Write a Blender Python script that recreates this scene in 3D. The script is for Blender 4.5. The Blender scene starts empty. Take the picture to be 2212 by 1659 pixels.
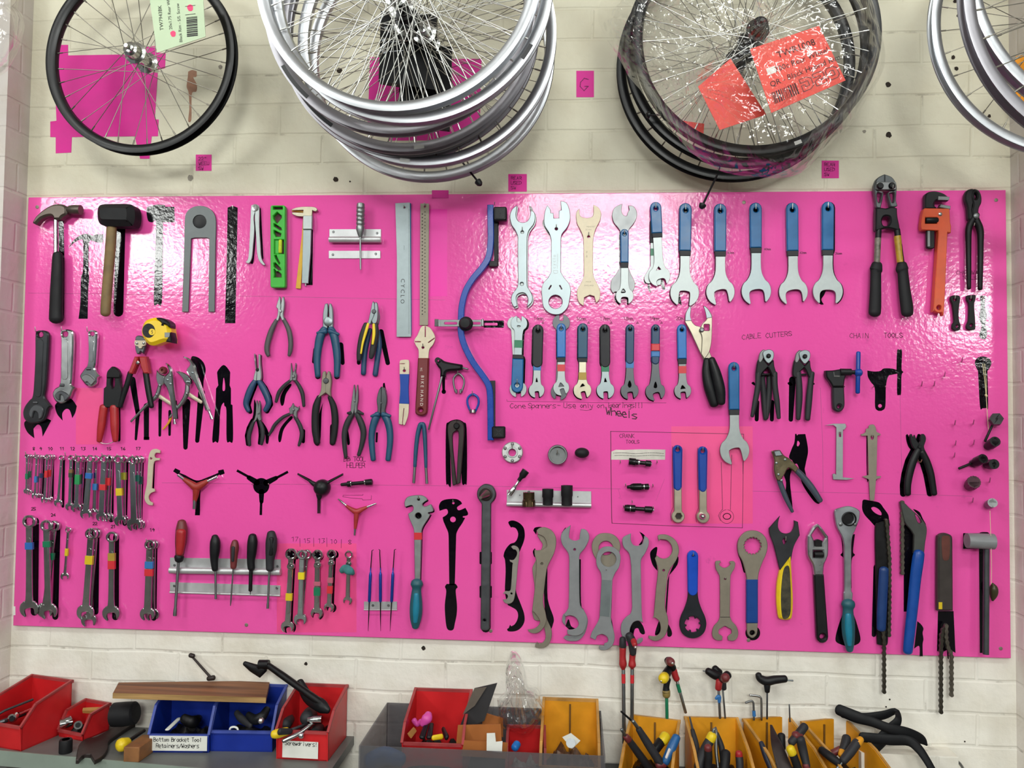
import bpy, bmesh, math, random
from mathutils import Vector, Matrix, noise
from mathutils.geometry import delaunay_2d_cdt
random.seed(7)
SC = bpy.context.scene
COL = SC.collection
PI = math.pi

# ---------------------------------------------------------------- camera
# x runs along the wall, y into it (board face at y = 0), z up (board foot at z = 0)
CAM = Vector((1.4190, -2.0327, 0.5482))
RX = Vector((0.99717, 0.07407, 0.01251))
RY = Vector((-0.07451, 0.99645, 0.03927))
RZ = Vector((-0.00955, -0.04009, 0.99915))
cd = bpy.data.cameras.new('camera')
cd.sensor_fit = 'HORIZONTAL'; cd.sensor_width = 36.0; cd.lens = 1789 / 2212 * 36
cd.clip_start = 0.02; cd.clip_end = 60
cam = bpy.data.objects.new('camera', cd); COL.objects.link(cam)
cam.matrix_world = Matrix(((RX.x, RZ.x, -RY.x, CAM.x), (RX.y, RZ.y, -RY.y, CAM.y), (RX.z, RZ.z, -RY.z, CAM.z), (0, 0, 0, 1)))
SC.camera = cam

# ---------------------------------------------------------------- light and exposure
SC.view_settings.view_transform = 'Standard'
SC.view_settings.look = 'None'
SC.view_settings.gamma = 1.0
SC.view_settings.use_curve_mapping = False
SC.view_settings.exposure = 0.25
wd = bpy.data.worlds.new('world'); SC.world = wd; wd.use_nodes = True
wd.node_tree.nodes['Background'].inputs[0].default_value = (0.86, 0.95, 1.0, 1)
wd.node_tree.nodes['Background'].inputs[1].default_value = 0.12

def area_strip(x, y, z, sx, sy, radiance, aim):
    """area light turned towards aim"""
    l = bpy.data.lights.new('strip_or_fill_light', 'AREA')
    l.shape = 'RECTANGLE'; l.size = sx; l.size_y = sy; l.energy = radiance * PI * sx * sy
    l.color = (0.97, 1.0, 0.96)
    o = bpy.data.objects.new('strip_or_fill_light', l); COL.objects.link(o)
    o.location = (x, y, z); o.rotation_euler = (Vector(aim) - Vector((x, y, z))).to_track_quat('-Z', 'Y').to_euler()
    return o
LB = (1.22, 0, 0.6)
area_strip(-2.45, -4.40, 2.15, 0.95, 0.14, 42, LB)
area_strip(-2.90, -6.20, 2.15, 1.10, 0.42, 34, LB)
area_strip(1.65, -6.10, 2.15, 1.80, 0.62, 30, LB)
area_strip(1.62, -4.10, 2.20, 1.30, 0.12, 42, LB)
area_strip(7.30, -9.80, 2.15, 1.50, 0.60, 42, LB)
area_strip(-0.20, -1.75, 2.22, 1.50, 0.20, 16, (0.3, 0, 0.2))  # added fill lamp, out of view, to brighten the upper wall
area_strip(2.40, -1.75, 2.22, 1.50, 0.20, 16, (2.2, 0, 0.2))  # its added twin on the right, also fill for the upper wall

# ---------------------------------------------------------------- pixel rays of the survey of the wall
FX, FY, FS = 0.0, 0.0, 1.0
def F(x0, y0, s):
    global FX, FY, FS
    FX, FY, FS = x0, y0, s
def ray(x, y):
    u = (FX + x / FS - 1106) / 1789; v = (829.5 - FY - y / FS) / 1789
    return RX * u + RY + RZ * v
def at_y(x, y, Y):
    """survey point standing in the plane y = Y (metres)"""
    d = ray(x, y); return CAM + d * ((Y - CAM.y) / d.y)
def at_z(x, y, Z):
    d = ray(x, y); return CAM + d * ((Z - CAM.z) / d.z)
def W(x, y, d):
    """survey point d millimetres in front of the board face"""
    return at_y(x, y, -d / 1000)
def mpp(x, y, d):
    return ((-d / 1000 - CAM.y) / ray(x, y).y) / 1789 / FS

# ---------------------------------------------------------------- materials
def srgb(c):
    if isinstance(c, str):
        c = [int(c[i:i + 2], 16) for i in (0, 2, 4)]
    return tuple((v / 255 / 12.92 if v / 255 <= 0.04045 else ((v / 255 + 0.055) / 1.055) ** 2.4) for v in c) + (1,)
MATS = {}
def M(name, c='808080', metal=0.0, rough=0.5, var=0.12, scale=40, bump=0.0, bscale=200, coat=0.0, spec=0.5):
    if name in MATS: return MATS[name]
    m = bpy.data.materials.new(name); m.use_nodes = True; MATS[name] = m
    nt = m.node_tree; b = nt.nodes['Principled BSDF']
    tc = nt.nodes.new('ShaderNodeTexCoord'); n = nt.nodes.new('ShaderNodeTexNoise')
    n.inputs['Scale'].default_value = scale; n.inputs['Detail'].default_value = 5
    nt.links.new(tc.outputs['Object'], n.inputs['Vector'])
    mr = nt.nodes.new('ShaderNodeMapRange'); mr.inputs[1].default_value = 0.3; mr.inputs[2].default_value = 0.7
    mr.inputs[3].default_value = 1 - var; mr.inputs[4].default_value = 1 + var
    nt.links.new(n.outputs['Fac'], mr.inputs[0])
    mx = nt.nodes.new('ShaderNodeMix'); mx.data_type = 'RGBA'; mx.blend_type = 'MULTIPLY'; mx.inputs[0].default_value = 1
    mx.inputs[6].default_value = srgb(c)
    nt.links.new(mr.outputs[0], mx.inputs[7]); nt.links.new(mx.outputs[2], b.inputs['Base Color'])
    b.inputs['Metallic'].default_value = metal
    mr2 = nt.nodes.new('ShaderNodeMapRange'); mr2.inputs[1].default_value = 0.3; mr2.inputs[2].default_value = 0.7
    mr2.inputs[3].default_value = max(0.03, rough - min(.08, var * .4)); mr2.inputs[4].default_value = min(1, rough + min(.08, var * .4))
    nt.links.new(n.outputs['Fac'], mr2.inputs[0]); nt.links.new(mr2.outputs[0], b.inputs['Roughness'])
    b.inputs['Specular IOR Level'].default_value = spec
    if coat: b.inputs['Coat Weight'].default_value = coat; b.inputs['Coat Roughness'].default_value = 0.1
    if bump:
        n2 = nt.nodes.new('ShaderNodeTexNoise'); n2.inputs['Scale'].default_value = bscale; n2.inputs['Detail'].default_value = 3
        nt.links.new(tc.outputs['Object'], n2.inputs['Vector'])
        bp = nt.nodes.new('ShaderNodeBump'); bp.inputs['Strength'].default_value = bump; bp.inputs['Distance'].default_value = 0.002
        nt.links.new(n2.outputs['Fac'], bp.inputs['Height']); nt.links.new(bp.outputs[0], b.inputs['Normal'])
    return m
STEEL = M('satin_steel', '9da3a3', 1, 0.46, 0.08, 60)
BRIGHT = M('bright_steel', '8f999c', 1, 0.42, 0.05, 60)
CHROME = M('chrome', 'd4d6d8', 1, 0.14, 0.05, 30)
DULL = M('dull_grey_steel', '7d7f80', 0.9, 0.42, 0.12, 50)
DARKST = M('dark_grey_steel', '5a5c60', 0.8, 0.42, 0.12, 50)
GREYPL = M('grey_painted_steel', '85878a', 0.15, 0.42, 0.08, 50)
BRASSY = M('nickel_steel', 'aea793', 0.9, 0.36, 0.1, 50)
TAUPE = M('bead_blasted_steel', '8b8375', 0.55, 0.5, 0.08, 60)
CREAM = M('cream_plated_steel', 'c9bda6', 0.4, 0.5, 0.08, 60)
BLACK = M('black_plastic', '141518', 0, 0.42, 0.15, 40, spec=.3)
RUBBER = M('black_rubber', '19191c', 0, 0.6, 0.2, 50, spec=.3)
CHAR = M('charcoal_rubber', '2a2a2e', 0, 0.55, 0.15, 50, spec=.35)
OILED = M('oiled_black_steel', '1c1b1d', 0.6, 0.45, 0.25, 60)
BLUE = M('blue_vinyl', '0b5f98', 0, 0.34, 0.12, 40)
BLUE2 = M('royal_blue_vinyl', '063f9a', 0, 0.36, 0.08, 40)
NAVY = M('navy_grip', '1f3f63', 0, 0.45, 0.12, 40)
PETROL = M('petrol_blue_grip', '1b4a68', 0, 0.45, 0.12, 40)
TEAL = M('teal_grip', '157a96', 0, 0.42, 0.1, 40)
RED = M('red_plastic', 'a82328', 0, 0.4, 0.12, 40)
DKRED = M('dark_red_grip', '6e2a2c', 0, 0.45, 0.12, 40)
ORANGE = M('orange_paint', 'd5532a', 0, 0.4, 0.08, 40)
YELLOW = M('yellow_plastic', 'e8c81e', 0, 0.4, 0.08, 40)
AMBER = M('amber_plastic', 'd8931a', 0, 0.42, 0.2, 14)
GREEN = M('lime_green_plastic', '2fae2a', 0, 0.38, 0.06, 40)
WOOD = M('worn_wood', '7a6440', 0, 0.65, 0.3, 22)
WHITE = M('white_card', 'efefe8', 0, 0.7, 0.04, 40)
T_RED = M('red_tape', 'cc2a33', 0, 0.4, 0.06, 40)
T_BLUE = M('blue_tape', '2f6fae', 0, 0.4, 0.06, 40)
T_GREEN = M('green_tape', '10734f', 0, 0.4, 0.06, 40)
T_YEL = M('yellow_tape', 'd3b61c', 0, 0.4, 0.06, 40)
INK = M('marker_ink', '5a0f38', 0, 0.5, 0.2, 40)
INKB = M('black_ink', '1a1618', 0, 0.6, 0.1, 40)
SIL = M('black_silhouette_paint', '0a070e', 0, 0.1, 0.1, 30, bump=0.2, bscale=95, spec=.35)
NAIL = M('zinc_nail', 'd8d4cf', 1, 0.3, 0.05, 60)
PAPER = M('fluorescent_magenta_paper', 'd4128f', 0, 0.6, 0.05, 25)

# ---------------------------------------------------------------- geometry in plain lists
class G:
    def __init__(s): s.v = []; s.f = []
    def add(s, v, f):
        o = len(s.v); s.v += [Vector(p) for p in v]; s.f += [[i + o for i in q] for q in f]; return s
    def __add__(s, o): s.add(o.v, o.f); return s

def P(txt):
    """'x,y x,y* ...' closed outline, a star keeps a sharp corner; rounded elsewhere"""
    pts = []
    for w in txt.split():
        c = w.endswith('*'); a = w.rstrip('*').split(','); pts.append((float(a[0]), float(a[1]), c))
    return smooth(pts)
def smooth(pts, n=4):
    out = []; N = len(pts)
    for i in range(N):
        p0, p1, p2, p3 = pts[i - 1], pts[i], pts[(i + 1) % N], pts[(i + 2) % N]
        if p1[2] and p2[2]: out.append((p1[0], p1[1])); continue
        if p1[2]: p0 = p1
        if p2[2]: p3 = p2
        for k in range(n):
            t = k / n; q = []
            for a in (0, 1):
                q.append(0.5 * (2 * p1[a] + (p2[a] - p0[a]) * t + (2 * p0[a] - 5 * p1[a] + 4 * p2[a] - p3[a]) * t * t + (3 * p1[a] - p0[a] - 3 * p2[a] + p3[a]) * t ** 3))
            out.append(tuple(q))
    return out
def circ(x, y, r, n=20, ry=None, a0=0):
    return [(x + r * math.cos(a0 + 2 * PI * k / n), y + (ry or r) * math.sin(a0 + 2 * PI * k / n)) for k in range(n)]
def rect(x0, y0, x1, y1):
    return [(x0, y0), (x1, y0), (x1, y1), (x0, y1)]
def rrect(x0, y0, x1, y1, r, n=4):
    o = []
    for cx, cy, a in ((x1 - r, y0 + r, -PI / 2), (x1 - r, y1 - r, 0), (x0 + r, y1 - r, PI / 2), (x0 + r, y0 + r, PI)):
        o += [(cx + r * math.cos(a + k * PI / 2 / n), cy + r * math.sin(a + k * PI / 2 / n)) for k in range(n + 1)]
    return o
def off(pts, dx, dy): return [(p[0] + dx, p[1] + dy) for p in pts]
def bar(x0, y0, x1, y1, w0, w1=None, r=True, n=6):
    """rounded bar from one point to the other"""
    w1 = w0 if w1 is None else w1
    a = math.atan2(y1 - y0, x1 - x0); o = []
    if r:
        for k in range(n + 1):
            b = a + PI / 2 + PI * k / n; o.append((x0 + w0 / 2 * math.cos(b), y0 + w0 / 2 * math.sin(b)))
        for k in range(n + 1):
            b = a - PI / 2 + PI * k / n; o.append((x1 + w1 / 2 * math.cos(b), y1 + w1 / 2 * math.sin(b)))
    else:
        s, c = math.sin(a), math.cos(a)
        o = [(x0 - s * w0 / 2, y0 + c * w0 / 2), (x0 + s * w0 / 2, y0 - c * w0 / 2), (x1 + s * w1 / 2, y1 - c * w1 / 2), (x1 - s * w1 / 2, y1 + c * w1 / 2)]
    return o

def inside(p, loops):
    c = False
    for lp in loops:
        for a, b in zip(lp, lp[1:] + lp[:1]):
            if (a.y > p.y) != (b.y > p.y) and p.x < (b.x - a.x) * (p.y - a.y) / (b.y - a.y) + a.x: c = not c
    return c
def plate3(loops, org, ex, ez, en, t, b):
    """extruded outline with holes: 2D loops in metres, en points to the viewer"""
    L = []
    for k, lp in enumerate(loops):
        q = []
        for p in lp:
            if not q or (abs(p[0] - q[-1][0]) + abs(p[1] - q[-1][1])) > 2e-5: q.append(p)
        if len(q) > 2 and abs(q[0][0] - q[-1][0]) + abs(q[0][1] - q[-1][1]) < 2e-5: q.pop()
        ar = sum(q[i - 1][0] * q[i][1] - q[i][0] * q[i - 1][1] for i in range(len(q)))
        if (ar > 0) != (k == 0): q.reverse()
        L.append(q)
    g = G(); V = []; rings = []
    for q in L:
        N = len(q); ins = []
        for i in range(N):
            a, c, e = q[i - 1], q[i], q[(i + 1) % N]
            d1 = Vector((c[0] - a[0], c[1] - a[1])).normalized(); d2 = Vector((e[0] - c[0], e[1] - c[1])).normalized()
            n1 = Vector((-d1.y, d1.x)); n2 = Vector((-d2.y, d2.x)); m = n1 + n2
            if m.length < 1e-4: m = n1
            m.normalize(); k = min(1.6, 1 / max(0.3, m.dot(n1)))
            ins.append((c[0] + m.x * b * k, c[1] + m.y * b * k))
        rings.append((q, ins))
    def pos(p, h): return org + ex * p[0] + ez * p[1] + en * h
    start = []; idx = 0
    for q, ins in rings:
        N = len(q); base = len(V)
        V += [pos(p, 0) for p in q] + [pos(p, t - b) for p in q] + [pos(p, t) for p in ins]
        start.append((base, N))
        for i in range(N):
            j = (i + 1) % N
            g.f.append([base + i, base + j, base + N + j, base + N + i])
            g.f.append([base + N + i, base + N + j, base + 2 * N + j, base + 2 * N + i])
    for which in (0, 1):
        co, ed, mp = [], [], []
        for (base, N), r in zip(start, rings):
            n0 = len(co); co += [Vector((p[0] * 1000, p[1] * 1000)) for p in (r[1] if which else r[0])]
            ed += [(n0 + i, n0 + (i + 1) % N) for i in range(N)]; mp += [base + (2 * N if which else 0) + i for i in range(N)]
        vo, _, fo, ov, _, _ = delaunay_2d_cdt(co, ed, [], 1, 1e-6)
        lp = []; k = 0
        for base, N in start: lp.append(co[k:k + N]); k += N
        fo = [f for f in fo if inside(sum((vo[i] for i in f), Vector((0, 0))) / len(f), lp)]
        idm = []
        for k, q in enumerate(vo):
            if ov[k]: idm.append(mp[ov[k][0]])
            else: idm.append(len(V)); V.append(pos((q.x / 1000, q.y / 1000), t if which else 0))
        for f in fo:
            g.f.append([idm[i] for i in f] if which else [idm[i] for i in f][::-1])
    g.v = V
    return g
EX, EZ, EN = Vector((1, 0, 0)), Vector((0, 0, 1)), Vector((0, -1, 0))
def plate(outer, holes=(), d=6, t=4, b=0.7):
    """flat part of a tool: outline, its back face d mm off the board, t mm thick"""
    fr = lambda lp: [(lambda w: (w.x, w.z))(W(p[0], p[1], d + t)) for p in lp]
    return plate3([fr(outer)] + [fr(h) for h in holes], Vector((0, -d / 1000, 0)), EX, EZ, EN, t / 1000, b / 1000)

def sweep(cs, frames, cap=True):
    """rings cs[i] (lists of world points) joined into a tube"""
    g = G(); n = len(cs[0])
    for r in cs: g.v += r
    for k in range(len(cs) - 1):
        for i in range(n):
            j = (i + 1) % n; a = k * n
            g.f.append([a + i, a + j, a + n + j, a + n + i])
    if cap:
        g.f.append(list(range(n))[::-1]); g.f.append([(len(cs) - 1) * n + i for i in range(n)])
    return g
def tubew(pts, n=12, flat=1.0, sm=True, rnd=True, up=Vector((0, -1, 0))):
    """round bar through world points [(Vector, radius)]"""
    if sm and len(pts) > 2:
        q = []; N = len(pts)
        for i in range(N - 1):
            p0, p1, p2, p3 = pts[max(0, i - 1)], pts[i], pts[i + 1], pts[min(N - 1, i + 2)]
            for k in range(5):
                t = k / 5
                f = lambda a, b, c, d: 0.5 * (2 * b + (c - a) * t + (2 * a - 5 * b + 4 * c - d) * (t * t) + (3 * b - a - 3 * c + d) * t ** 3)
                q.append((f(p0[0], p1[0], p2[0], p3[0]), max(1e-5, f(p0[1], p1[1], p2[1], p3[1]))))
        q.append(pts[-1]); pts = q
    if rnd:
        def capr(p, r, dirv): return [(p + dirv * (r * math.sin(a)), r * math.cos(a)) for a in (1.45, 1.0, 0.5)]
        d0 = (pts[0][0] - pts[1][0]).normalized(); d1 = (pts[-1][0] - pts[-2][0]).normalized()
        pts = capr(pts[0][0], pts[0][1], d0 * 0.7) + list(pts) + capr(pts[-1][0], pts[-1][1], d1 * 0.7)[::-1]
    cs = []; N = len(pts)
    for i, (p, r) in enumerate(pts):
        t = pts[min(N - 1, i + 1)][0] - pts[max(0, i - 1)][0]
        if t.length < 1e-9: t = Vector((0, 0, 1))
        t.normalize()
        u = up - t * up.dot(t)
        if u.length < 1e-3: u = Vector((1, 0, 0)) - t * t.x
        u.normalize(); s = t.cross(u)
        cs.append([p + s * (r * math.cos(2 * PI * k / n)) + u * (r * flat * math.sin(2 * PI * k / n)) for k in range(n)])
    return sweep(cs, None)
def tube(pts, d=12, flat=1.0, sm=True, rnd=True, n=12):
    """round bar of a tool: survey points (x, y, radius[, depth mm of its axis])"""
    return tubew([(W(p[0], p[1], p[3] if len(p) > 3 else d), p[2] * mpp(p[0], p[1], d)) for p in pts], n, flat, sm, rnd)
def knob(x, y, prof, n=20, a0=0.0):
    """turned part standing off the board: profile [(radius, mm off the board)] from back to front"""
    c = W(x, y, prof[-1][1]); s = mpp(x, y, prof[-1][1]); cs = []
    for r, d in prof:
        cs.append([Vector((c.x + max(r, 0.05) * s * math.cos(a0 + 2 * PI * k / n), -d / 1000, c.z + max(r, 0.05) * s * math.sin(a0 + 2 * PI * k / n))) for k in range(n)])
    return sweep(cs, None)
def rod(p0, p1, prof, n=14):
    """turned part between two world points: [(0..1 along, radius m)]"""
    p0 = Vector(p0); p1 = Vector(p1)
    return tubew([(p0.lerp(p1, t), r) for t, r in prof], n, 1, False, False, Vector((0.13, -0.9, 0.2)))
def lath(x0, y0, x1, y1, prof, d=14, n=16, d1=None):
    """turned part lying along the board between two survey points: [(0..1, radius)]"""
    a = W(x0, y0, d); b = W(x1, y1, d if d1 is None else d1); s = mpp((x0 + x1) / 2, (y0 + y1) / 2, d)
    return rod(a, b, [(t, r * s) for t, r in prof], n)
def hexa(c, ax, ay, az):
    """box from a corner and three edge vectors"""
    c, ax, ay, az = map(Vector, (c, ax, ay, az))
    v = [c, c + ax, c + ax + ay, c + ay]; v += [p + az for p in v]
    g = G().add(v, [[3, 2, 1, 0], [4, 5, 6, 7], [0, 1, 5, 4], [1, 2, 6, 5], [2, 3, 7, 6], [3, 0, 4, 7]])
    if ax.cross(ay).dot(az) < 0: g.f = [f[::-1] for f in g.f]
    return g
def box(x0, x1, y0, y1, z0, z1): return hexa((x0, y0, z0), (x1 - x0, 0, 0), (0, y1 - y0, 0), (0, 0, z1 - z0))

# ---------------------------------------------------------------- objects
def mesh_obj(name, g, mat, org=Vector((0, 0, 0)), bevel=0):
    me = bpy.data.meshes.new(name)
    me.from_pydata([tuple(p - org) for p in g.v], [], g.f)
    me.materials.append(mat); me.validate(); me.update()
    me.polygons.foreach_set('use_smooth', [True] * len(me.polygons))
    try: me.set_sharp_from_angle(angle=math.radians(38))
    except Exception: pass
    o = bpy.data.objects.new(name, me); COL.objects.link(o)
    if bevel:
        bv = o.modifiers.new('bevel', 'BEVEL'); bv.width = bevel; bv.segments = 2; bv.limit_method = 'ANGLE'
    return o
def tag(o, label=None, cat=None, group=None, kind=None):
    if label: o['label'] = label
    if cat: o['category'] = cat
    if group: o['group'] = group
    if kind: o['kind'] = kind
    return o
USED = set()
def thing(name, label, cat, parts, group=None, kind=None):
    """parts: [(part name, geometry, material, options)], options: sub=[...], label=, bevel="""
    pts = [v for p in parts for v in p[1].v]
    lo = [min(v[i] for v in pts) for i in range(3)]; hi = [max(v[i] for v in pts) for i in range(3)]
    org = Vector(((lo[0] + hi[0]) / 2, (lo[1] + hi[1]) / 2, lo[2]))
    if len(parts) == 1 and not (len(parts[0]) > 3 and parts[0][3].get('sub')):
        p = parts[0]
        r = mesh_obj(name, p[1], p[2], org, p[3].get('bevel', 0) if len(p) > 3 else 0); r.location = org
        return tag(r, label, cat, group, kind)
    r = bpy.data.objects.new(name, None); COL.objects.link(r); r.location = org; r.empty_display_size = 0.02
    tag(r, label, cat, group, kind)
    for p in parts: part(r, org, *p)
    return r
def part(parent, org, pname, g, mat, opt=None):
    opt = opt or {}
    o = mesh_obj(pname, g, mat, org, opt.get('bevel', 0)); o.parent = parent
    if opt.get('label'): o['label'] = opt['label']
    if opt.get('kind'): o['kind'] = opt['kind']
    for s in opt.get('sub', ()):
        part(o, org, *s)
    return o

# handwriting: one-stroke letters on a 0..4 x 0..8 grid, baseline 2, cap height 8
GL = {'A': '02 28 42|14 34', 'B': '02 08 37 36 05 45 43 02', 'C': '47 28 06 04 22 43', 'D': '02 08 37 45 33 02', 'E': '48 08 02 42|05 35',
      'F': '48 08 02|05 35', 'G': '47 28 06 04 22 44 24', 'H': '02 08|42 48|05 45', 'I': '22 28', 'J': '48 43 22 03', 'K': '02 08|48 05 42', 'L': '08 02 42',
      'M': '02 08 24 48 42', 'N': '02 08 42 48', 'O': '28 06 04 22 44 46 28', 'P': '02 08 38 46 35 05', 'Q': '28 06 04 22 44 46 28|33 42', 'R': '02 08 38 46 35 05|25 42',
      'S': '47 28 07 06 44 43 22 03', 'T': '08 48|28 22', 'U': '08 03 22 43 48', 'V': '08 22 48', 'W': '08 12 25 32 48', 'X': '02 48|08 42', 'Y': '08 25 48|25 22', 'Z': '08 48 02 42',
      'a': '45 26 04 22 44|46 42', 'b': '08 02 43 45 25 04', 'c': '45 26 04 22 43', 'd': '48 42|44 26 04 22 43', 'e': '04 44 36 16 04 22 42', 'f': '48 27 22|05 35', 'g': '45 26 04 23 44|46 40 10',
      'h': '08 02|05 36 44 42', 'i': '26 22|28 27', 'j': '26 20 00', 'k': '08 02|46 04 42', 'l': '28 22', 'm': '06 02|05 16 25 22|25 36 45 42', 'n': '06 02|05 36 44 42', 'o': '26 04 22 44 26',
      'p': '06 00|05 36 44 22 03', 'q': '46 40|45 26 04 23', 'r': '06 02|04 26 36', 's': '46 16 05 43 32 02', 't': '28 23 42|06 46', 'u': '06 03 22 44|46 42', 'v': '06 22 46', 'w': '06 12 25 32 46', 'x': '06 42|02 46', 'y': '06 23|46 20 00', 'z': '06 46 02 42',
      '0': '28 06 04 22 44 46 28', '1': '07 28 22', '2': '07 28 46 02 42', '3': '08 48 25 44 22 02', '4': '38 04 44|36 32', '5': '48 08 05 35 43 22 02', '6': '38 05 03 22 43 35 04', '7': '08 48 12', '8': '28 07 43 22 03 47 28', '9': '46 28 06 15 46 32',
      '-': '05 45', '/': '01 48', '|': '20 28', '!': '28 24|22 23', '.': '22 23', ',': '22 11', '"': '18 16|38 36', '^': '04 28 44 04', '_': '01 41'}
def write(txt, x, y, h, dx=0.0, dy=0.0, w=None, d=0.4, wob=0.25, adv=None):
    """hand lettering: first letter's foot at survey point x,y, cap height h, slope dx,dy per letter"""
    g = G(); w = w or h * 0.05; s = h / 6.0; adv = adv or h * 0.82
    for k, ch in enumerate(txt):
        for st in GL.get(ch, '').split('|'):
            if not st: continue
            pt = [(x + k * (adv + dx) + (int(q[0]) + random.uniform(-wob, wob)) * s * 0.95, y + k * dy - (int(q[1]) - 2 + random.uniform(-wob, wob)) * s) for q in st.split()]
            pl = [pt[0]]
            for a, b in zip(pt, pt[1:]): pl += [((a[0] + b[0]) / 2, (a[1] + b[1]) / 2), b]
            g += ribbon(pl, w, d)
    return g
def ribbon(pl, w, d=0.4):
    g = G()
    for a, b in zip(pl, pl[1:]):
        l = math.hypot(b[0] - a[0], b[1] - a[1]) or 1; ux, uy = (b[0] - a[0]) / l * w, (b[1] - a[1]) / l * w
        q = [(a[0] - ux - uy, a[1] - uy + ux), (b[0] + ux - uy, b[1] + uy + ux), (b[0] + ux + uy, b[1] + uy - ux), (a[0] - ux + uy, a[1] - uy - ux)]
        g.add([W(p[0], p[1], d) for p in q], [[0, 1, 2, 3]])
    return g
def printed(txt, org, ex, ey, size, ext=0.0):
    """printed lettering on a plane: world origin, reading and upward directions"""
    c = bpy.data.curves.new('lettering', 'FONT'); c.body = txt; c.size = size; c.resolution_u = 2; c.fill_mode = 'FRONT'
    o = bpy.data.objects.new('lettering', c); COL.objects.link(o)
    me = bpy.data.meshes.new_from_object(o.evaluated_get(bpy.context.evaluated_depsgraph_get()))
    ex = ex.normalized(); ey = ey.normalized()
    g = G().add([org + ex * v.co.x + ey * v.co.y for v in me.vertices], [list(p.vertices) for p in me.polygons])
    bpy.data.objects.remove(o); bpy.data.meshes.remove(me)
    return g
def wpr(txt, x, y, h, ang=0, d=0.5):
    """printed lettering at survey point x,y (foot of the first letter), cap height h, turned clockwise by ang degrees"""
    a = math.radians(ang); p = W(x, y, d); ex = Vector((math.cos(a), 0, -math.sin(a))); ey = Vector((math.sin(a), 0, math.cos(a)))
    return printed(txt, p, ex, ey, h * mpp(x, y, d) / 0.7)
# things fixed to the board are collected here and parented to it at the end
BOARD_PARTS = []
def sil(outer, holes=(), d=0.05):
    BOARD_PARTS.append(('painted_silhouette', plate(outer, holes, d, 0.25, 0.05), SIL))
def nail(x, y, d1=18, up=14):
    """picture hook nail: short shank and turned-up tip"""
    s = mpp(x, y, 5)
    g = tubew([(W(x, y, 0.1), 0.0012), (Vector((W(x, y, d1).x, -d1 / 1000, W(x, y, d1).z)), 0.0012), (W(x, y, d1) + Vector((0, -0.002, up * s)), 0.0011)], 6, 1, False, True, Vector((0.3, 0.2, 1)))
    BOARD_PARTS.append(('nail', g, NAIL))
def ink(g, mat=None): BOARD_PARTS.append(('handwriting', g, mat or INK))

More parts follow.
